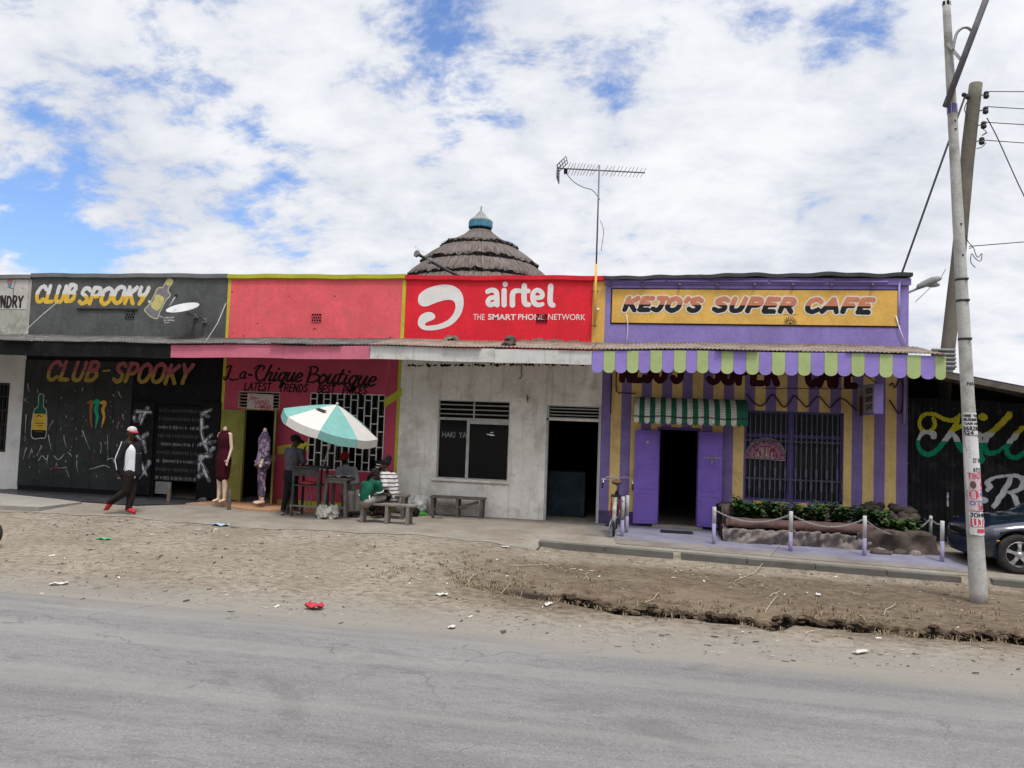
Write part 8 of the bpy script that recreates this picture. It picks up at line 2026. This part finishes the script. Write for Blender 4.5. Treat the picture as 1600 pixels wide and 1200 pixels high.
def news_table():
    y = -1.5; x0 = WP(508, 746, y)[0]; x1 = WP(543, 746, y)[0]; zt = WP(525, 747, y)[1]; root = thing('stall_table', ((x0+x1)/2, y, 0), 'rough grey wooden table piled with newspapers beside the parasol pole', 'table'); d = .42
    MB().box(x0-.02, x1+.02, y-.02, y+d, zt-.03, zt).build('top', M_WOODG, root, .006); MB().box(x0+.03, x1-.03, y, y+.02, zt-.10, zt-.03).build('apron', M_WOODG, root)
    legs(root, [((x0-.02, y+.02, 0), (x0+.03, y+.02, zt-.03)), ((x1-.02, y+.02, 0), (x1-.05, y+.02, zt-.03)), ((x0+.02, y+d-.03, 0), (x0+.03, y+d-.03, zt-.03)), ((x1+.02, y+d-.03, 0), (x1-.03, y+d-.03, zt-.03))], .055, M_WOODG)
    MB().bar((x0, y+.02, .2), (x1-.03, y+.02, .2), .03, .04).build('rail', M_WOODG, root)
    P_ = mat('newsprint', (.36, .34, .31), .95, .2, 14, dirt=(.15, .15, .15), dscale=20, damt=.4); r = random.Random(4)
    for k, lab in enumerate(('bottom newspaper of the small pile on the grey wooden table', 'crumpled newspaper lying on top of the pile on the grey table', 'newspaper overlapping the right edge of the grey table')):
        mb = MB(); vs = []; cx_ = x0+.16 if k < 2 else x1-.10; a = r.uniform(-.3, .3)
        for i in range(9):
            for j in range(6):
                u, v = (i/8-.5)*.34, (j/5-.5)*.28; vs.append((cx_+u*math.cos(a)-v*math.sin(a), y+.18+u*math.sin(a)+v*math.cos(a), zt+.006+.014*k+(.008+.010*(k > 0))*(1+math.sin(i*1.3+k)*math.cos(j*1.7))))
        mb.add(vs, [(i*6+j, (i+1)*6+j, (i+1)*6+j+1, i*6+j+1) for i in range(8) for j in range(5)], 0, True); o = mb.build('newspaper', P_); q = o.modifiers.new('t', 'SOLIDIFY'); q.thickness = .006; tag(o, lab, 'newspaper', 'newspapers on the stall table')
news_table()
def bench(xa, xb, zt, y, d, lab, m, lx, brace=False, hang=0.0):
    root = thing('bench', ((xa+xb)/2, y, 0), lab, 'bench', 'rough wooden benches'); r = random.Random(int(xa*100))
    MB().box(xa, xb, y, y+d, zt-.04, zt).build('seat', m, root, .006)
    for x in lx:
        for yy in (y+.03, y+d-.05): MB().bar((x+r.uniform(-.02, .02), yy, -.02), (x, yy, zt-.04), .06, .055).build('leg', m, root, .004)
    if brace: MB().bar((xa+.3, y+.06, .10), (xb-.12, y+.06, zt-.08), .02, .06).build('brace', m, root); MB().bar((xa+.08, y+.1, .14), (xb-.4, y+.1, .22), .02, .05).build('brace', m, root)
    return root
y = -2.02; bench(WP(560, 788, y)[0], WP(648, 788, y)[0], WP(610, 788, y)[1], y, .24, 'low grey bench in front, carrying the child in green', M_WOODG, [WP(566, 790, y)[0], WP(604, 790, y)[0], WP(637, 790, y)[0]])
y = -1.25; bench(WP(590, 772, y)[0], WP(634, 772, y)[0], WP(615, 774, y)[1], y, .34, 'dark bench behind, carrying the woman in stripes', M_WOODW, [WP(594, 772, y)[0], WP(629, 772, y)[0]])
y = -.42; bench(WP(671, 777, y)[0], WP(756, 777, y)[0], WP(714, 777, y)[1], y, .3, 'empty weathered bench against the dirty white wall, left of the open doorway', M_WOODW, [WP(675, 780, y)[0], WP(714, 780, y)[0], WP(752, 780, y)[0]], True)
y = -.95; bench(WP(532, 770, y)[0], WP(600, 770, y)[0], WP(566, 775, y)[1], y, .32, 'bench mostly hidden behind the table, under the man in the red cap', M_WOODW, [WP(536, 770, y)[0], WP(596, 770, y)[0]])
for px, pyb, pyt, w_, lab in ((262.5, 788, 757, .09, 'short weathered wooden stump standing before the black lattice gate'), (357.5, 797, 765, .085, 'short weathered wooden stump between the maroon mannequin and the road'), (449, 803, 772, .10, 'short thick wooden stump at the foot of the woman in grey'), (543, 808, 773, .09, 'short wooden stump at the right end of the newspaper table')):
    x, y = GP(px, pyb); h = WP(px, pyt, y)[1]; r = random.Random(int(px)); n = 10
    mb = MB(); mb.tube([(x, y, -.05), (x+.005, y, h*.5), (x, y, h)], [w_*.5, w_*.47, w_*.45], 9); mb.v = [(a+r.uniform(-.006, .006), b+r.uniform(-.006, .006), c) for a, b, c in mb.v]
    tag(mb.build('wooden_stump', M_WOODW, None, .004), lab, 'post', 'short wooden stumps')
# rocks under the bench, dark lumps
def lump(name, px, py, y, r3, m, lab, cat, seed, amp=.25, group=None, voxel=.02):
    c = V3(px, py, y); r = random.Random(seed); b = MB(); b.ball(c, r3, 14)
    for k in range(9):
        a = r.uniform(0, 2*PI); e = r.uniform(-.2, 1); d = V(math.cos(a)*math.cos(e)*r3[0], math.sin(a)*math.cos(e)*r3[1], math.sin(e)*r3[2])*.75; s = r.uniform(.28, .48)
        b.ball(c+d, (r3[0]*s, r3[1]*s, r3[2]*s*1.1), 10)
    f = fuse(b, voxel, 2); ph = [r.uniform(0, 6) for _ in range(8)]
    out = []
    for x, y_, z in f.v:
        n = (math.sin(x*31+z*17+ph[0])+math.sin(z*43-x*23+ph[1])+math.sin(y_*37+x*11+ph[2])-1.6*abs(math.sin(x*26+z*38+ph[3]+math.sin(z*19))))*.009*amp*4
        out.append((x, y_+n*.6, max(z+n, c.z-r3[2]*.95)))
    f.v = out; o = f.build(name, m); return tag(o, lab, cat, group)
SK = mat('woven_sack', (.42, .395, .35), .9, .2, 9, dirt=(.10, .095, .085), dscale=9, damt=.75, dlow=.50, bump=.6, bscale=40); SW = mat('white_sack', (.58, .57, .55), .9, .15, 7, dirt=(.2, .19, .18), dscale=8, damt=.6, bump=.5, bscale=40)
x, y = GP(512, 812); lump('sack', 512, 801, y+.15, (.24, .19, .15), SK, 'crumpled dirty woven sack lying in front of the newspaper table', 'sack', 3, amp=.55, voxel=.015)
x, y = GP(635, 803); lump('sack', 634, 787, y+.1, (.24, .2, .20), SW, 'white sack slumped behind the low bench, left of the pair by the wall', 'sack', 5, group='white sacks by the wall')
x, y = GP(656, 805); lump('sack', 655, 788, y+.12, (.20, .17, .21), SW, 'white sack slumped by the wall, right of the pair, above the green bag', 'sack', 6, group='white sacks by the wall')
lump('plastic_bag', 659, 803, GP(659, 806)[1]+.05, (.13, .08, .05), mat('green_plastic', (.06, .30, .05), .4, .25, 9), 'bright green plastic bag on the ground below the white sacks', 'bag', 8, voxel=.013)
lump('black_bag', 646, 800, GP(646, 808)[1]+.1, (.13, .1, .13), M_BLACK, 'black bag under the right end of the low bench', 'bag', 9)
lump('cloth_bundle', 676, 801, GP(676, 804)[1]+.05, (.11, .07, .045), SW, 'small whitish bundle on the ground under the empty bench', 'bundle', 10, voxel=.013)
lump('rag', 683, 809, GP(683, 810)[1]+.03, (.13, .07, .02), M_BLACK, 'flat black rag on the pavement in front of the empty bench', 'rag', 11, voxel=.012)
lump('rag', 619, 810, GP(619, 811)[1]+.03, (.11, .06, .02), M_BLACK, 'flat black rag under the low bench', 'rag', 12, voxel=.012)
lump('stone', 316, 781, GP(316, 785)[1], (.11, .08, .06), mat('grey_stone', (.10, .10, .10), .9, .3, 8), 'rounded grey stone on the dark floor beside the maroon mannequin', 'stone', 13, voxel=.014)
lump('stone', 797, 531, -.9, (.12, .1, .1), M_ROCKD, 'dark stone weighing down the iron roof below the red parapet, upper one', 'stone', 14, voxel=.014, group='stones on the verandah roof')
lump('stone', 795, 537, -1.15, (.14, .1, .06), M_ROCKD, 'flat dark stone on the iron roof, lower one under the rounded stone', 'stone', 15, voxel=.014, group='stones on the verandah roof')
lump('straw_clump', 704, 529, -.12, (.15, .06, .05), mat('dead_grass_clump', (.16, .14, .11), .95, .4, 14), 'clump of dead grass on the iron roof under the white swoosh', 'grass clump', 16, amp=.6, voxel=.014)

# ---- litter that can be counted
def flat_scrap(name, px, py, lx, ly, m, lab, cat, seed, curl=.03, ang=0.0):
    x, y = GP(px, py, -.15); z = gzs(x, y)
    for _ in range(6): x, y = GP(px, py, z); z = gzs(x, y)
    r = random.Random(seed); mb = MB(); vs = []; ph = [r.uniform(0, 6) for _ in range(4)]
    for i in range(9):
        for j in range(6):
            u, v = (i/8-.5)*lx*(1-.25*abs(j/5-.5)), (j/5-.5)*ly*(1-.4*abs(i/8-.5)); u2, v2 = u*math.cos(ang)-v*math.sin(ang), u*math.sin(ang)+v*math.cos(ang)
            vs.append((x+u2+r.uniform(-.006, .006), y+v2+r.uniform(-.006, .006), z+.012+curl*(1+math.sin(i*1.1+ph[0])*math.cos(j*1.4+ph[1]))))
    mb.add(vs, [(i*6+j, (i+1)*6+j, (i+1)*6+j+1, i*6+j+1) for i in range(8) for j in range(5)], 0, True); o = mb.build(name, m); q = o.modifiers.new('t', 'SOLIDIFY'); q.thickness = .004; return tag(o, lab, cat)
RP = mat('red_plastic', (.42, .035, .05), .45, .2, 12, dirt=(.3, .06, .06), dscale=12)
flat_scrap('plastic_bag', 491, 952, .22, .14, RP, 'crumpled red plastic bag lying at the edge of the asphalt', 'bag', 1, .035)
flat_scrap('plastic_bag', 345, 822, .34, .12, mat('blue_plastic', (.30, .40, .50), .3, .25, 12), 'flattened pale blue plastic bottle on the dirt before the mannequins', 'bottle', 2, .02).name = 'plastic_bottle'
flat_scrap('plastic_wrapper', 162, 843, .26, .1, mat('green_wrapper', (.08, .36, .17), .4, .25, 12), 'small green plastic wrapper on the dirt below the walking man', 'wrapper', 3, .012)
LIT = mat('pale_paper_litter', (.50, .48, .44), .9, .15, 14, dirt=(.3, .27, .23), dscale=14)
for k, (px, py, lx, lab) in enumerate(((790, 856, .14, 'white paper scrap on the path left of the kerb end'), (1345, 1021, .22, 'white paper scrap on the roadside right of the ditch notch'), (1278, 931, .12, 'small white lump on the brown bank behind the ditch'), (92, 914, .2, 'pale flat scrap at the left edge of the asphalt'), (856, 946, .18, 'pale torn scrap on the near side of the ditch'), (690, 931, .16, 'pale torn scrap by the left end of the ditch'), (706, 982, .10, 'tiny white scrap at the asphalt edge below the ditch'))):
    flat_scrap('paper_scrap', px, py, lx, .07, LIT, lab, 'litter', 20+k, .012, (k*.7) % 1.5)
# tyre just cut by the left edge
def tyre():
    x, y = GP(-24, 856, -.13); mb = MB(); c = V(x-.0, y, gzs(x, y)+.22); n = 28
    mb.lathe([(.12, -.055), (.19, -.065), (.215, -.04), (.22, 0), (.215, .04), (.19, .065), (.12, .055), (.11, 0), (.12, -.055)], c, n, 0, True, (.35, -.94, 0)); tag(mb.build('tyre', mat('tyre_rubber', (.03, .029, .028), .85)), 'dark rubber tyre just cut off by the left edge of the photo', 'tyre')
tyre()

# ================================================================== GROUND COVER
def chips():
    r = np.random.default_rng(5); mb = MB(); cnt = 0
    M_ = [mat('litter_pale', (.50, .46, .40), .9, .3, 20), mat('litter_dark', (.05, .042, .035), .9, .4, 20), mat('litter_straw', (.40, .33, .22), .9, .3, 20), mat('pebble', (.17, .145, .115), .95, .35, 20)]
    while cnt < 5200:
        x = r.uniform(-15, 7.5); y = r.uniform(-8.3, -3.0)
        if abs(math.atan2(x, y+16.1)-(-.17)) > .68: continue
        if x > -1.7 and y > kerb_y(x)-.02: continue
        # thicker litter in patches
        pch = math.sin(x*.9+1)*math.sin(y*1.3+x*.4)+.6*math.sin(x*2.3+y*1.9)
        if pch < r.uniform(-1.6, .9): continue
        m = int(r.choice([0, 1, 2, 3, 3, 3, 1, 3, 2, 1])); s = float(r.exponential(.009)+.006); s = min(s, .036)
        z = gzs(x, y)+.004; a = r.uniform(0, 2*PI)
        if m == 3:
            n = 6; h = s*.3; pts = [(x+s*.8*math.cos(a+2*PI*k/n)*r.uniform(.7, 1.1), y+s*.8*math.sin(a+2*PI*k/n)*r.uniform(.7, 1.1), z-.004) for k in range(n)]
            top = (x+r.uniform(-.3, .3)*s, y+r.uniform(-.3, .3)*s, z+h); mb.add(pts+[top], [(k, (k+1) % n, n) for k in range(n)], m)
        else:
            ln, wd = (s*2.2, s*.7) if m != 2 else (s*4.5, s*.22)
            c, sn = math.cos(a), math.sin(a); t1, t2 = r.uniform(0, .35)*ln*.5, r.uniform(0, .4)*wd
            mb.add([(x-c*ln/2+sn*wd/2, y-sn*ln/2-c*wd/2, z), (x+c*ln/2+sn*wd/2, y+sn*ln/2-c*wd/2, z+t1), (x+c*ln/2-sn*wd/2, y+sn*ln/2+c*wd/2, z+t1+t2), (x-c*ln/2-sn*wd/2, y-sn*ln/2+c*wd/2, z+t2)], [(0, 1, 2, 3)], m)
        cnt += 1
    o = mb.build('ground_litter', M_); o['kind'] = 'stuff'
chips()
def sticks():
    r = random.Random(12); mb = MB()
    S_ = [(720, 908, 748, 895), (728, 897, 740, 912), (800, 885, 870, 878), (842, 876, 858, 884), (1150, 905, 1220, 870), (1186, 960, 1215, 930), (1200, 930, 1222, 922), (912, 903, 920, 893), (655, 898, 700, 910), (760, 925, 800, 905), (1320, 920, 1345, 928), (1380, 955, 1400, 940), (1010, 935, 1030, 925), (640, 905, 672, 915), (1255, 985, 1283, 982), (1122, 972, 1140, 976), (1340, 950, 1352, 960)]
    for a, b, c, d in S_:
        p, q = GP(a, b, -.15), GP(c, d, -.15); pts = []
        for t in (0, .35, .7, 1): x, y = p[0]+(q[0]-p[0])*t, p[1]+(q[1]-p[1])*t; pts.append((x+r.uniform(-.03, .03), y+r.uniform(-.03, .03), gzs(x, y)+.012+.02*t))
        mb.tube(pts, .006, 5)
    o = mb.build('dry_sticks', mat('dry_stick', (.36, .30, .23), .9, .25, 12)); o['kind'] = 'stuff'
sticks()
def grass():
    r = np.random.default_rng(9); mb = MB(); M_ = [mat('dry_grass', (.33, .25, .15), .9, .35, 14), mat('grey_grass', (.27, .235, .175), .9, .35, 14), mat('green_grass', (.07, .10, .028), .8, .35, 14), mat('brown_grass', (.17, .115, .07), .9, .35, 14)]
    def tuft(x, y, h, nb, pal, spread=.05):
        z = gzs(x, y)
        for _ in range(nb):
            a = r.uniform(0, 2*PI); d = r.uniform(0, spread); bx, by = x+math.cos(a)*d, y+math.sin(a)*d; b = r.uniform(0, 2*PI); le = r.uniform(.2, 1.1)*h; hh = h*r.uniform(.35, 1); w = r.uniform(.003, .006)
            c, s = math.cos(b+PI/2)*w, math.sin(b+PI/2)*w; ex, ey = math.cos(b)*le, math.sin(b)*le
            mb.add([(bx-c, by-s, z-.01), (bx+c, by+s, z-.01), (bx+ex*.5+c*.7, by+ey*.5+s*.7, z+hh*.8), (bx+ex*.5-c*.7, by+ey*.5-s*.7, z+hh*.8), (bx+ex, by+ey, z+hh*.75)], [(0, 1, 2, 3), (3, 2, 4)], int(r.choice(pal)))
    n = 0
    while n < 1500:
        x = r.uniform(-3.4, 7.5); yd = float(np.interp(x, DX, DY)); y = yd+r.exponential(.42)+.02 if r.random() < .85 else yd-r.uniform(.02, .12)
        if y > kerb_y(x)-.1 or abs(x) > 9: continue
        if math.sin(x*3.1+y*2)+math.sin(x*1.3-y*4.1) < r.uniform(-1.6, 1.4): continue
        g = math.exp(-((x-.3)/1.1)**2-((y-yd-.45)/.35)**2)
        tuft(x, y, r.uniform(.03, .085), int(r.integers(4, 9)), [0, 1, 3, 0, 3] if r.random() > g*.75 else [2, 2, 0, 1]); n += 1
    for _ in range(160):
        x = r.uniform(-3.5, -1.6); y = r.normal(-5.55, .4); tuft(x, y, r.uniform(.03, .07), 6, [0, 1, 3, 3, 1])
    for _ in range(60):
        x = r.uniform(-1, 7); tuft(x, kerb_y(x)-r.uniform(.03, .25), r.uniform(.02, .05), 5, [0, 1, 0])
    o = mb.build('dry_grass_tufts', M_); o['kind'] = 'stuff'
grass()

def sod():
    "crumbling clods and roots overhanging the far edge of the ditch"
    r = np.random.default_rng(41); mb = MB(); n = 0
    while n < 520:
        x = r.uniform(-1.3, 8.5); yd = float(np.interp(x, DX, DY))+.05*math.sin(x*5.3)+.035*math.sin(x*11.7+1)+.02*math.sin(x*23.1); y = yd+.48+.05*math.sin(x*7.7+1)+.03*math.sin(x*17.)+r.uniform(-.05, .03)
        z = gzs(x, y+.12)-r.uniform(.0, .06); s = r.uniform(.018, .05); b = MB(); b.ball((x, y, z), (s*r.uniform(.9, 1.6), s, s*r.uniform(.5, .8)), 7)
        mb.add([(a+r.uniform(-.008, .008), c+r.uniform(-.008, .008), d+r.uniform(-.008, .008)) for a, c, d in b.v], b.f, int(r.integers(0, 2)), False); n += 1
    o = mb.build('earth_clods', [mat('clod_brown', (.11, .08, .054), 1, .35, 20), mat('clod_dark', (.06, .043, .03), 1, .35, 20)]); o['kind'] = 'stuff'
sod()
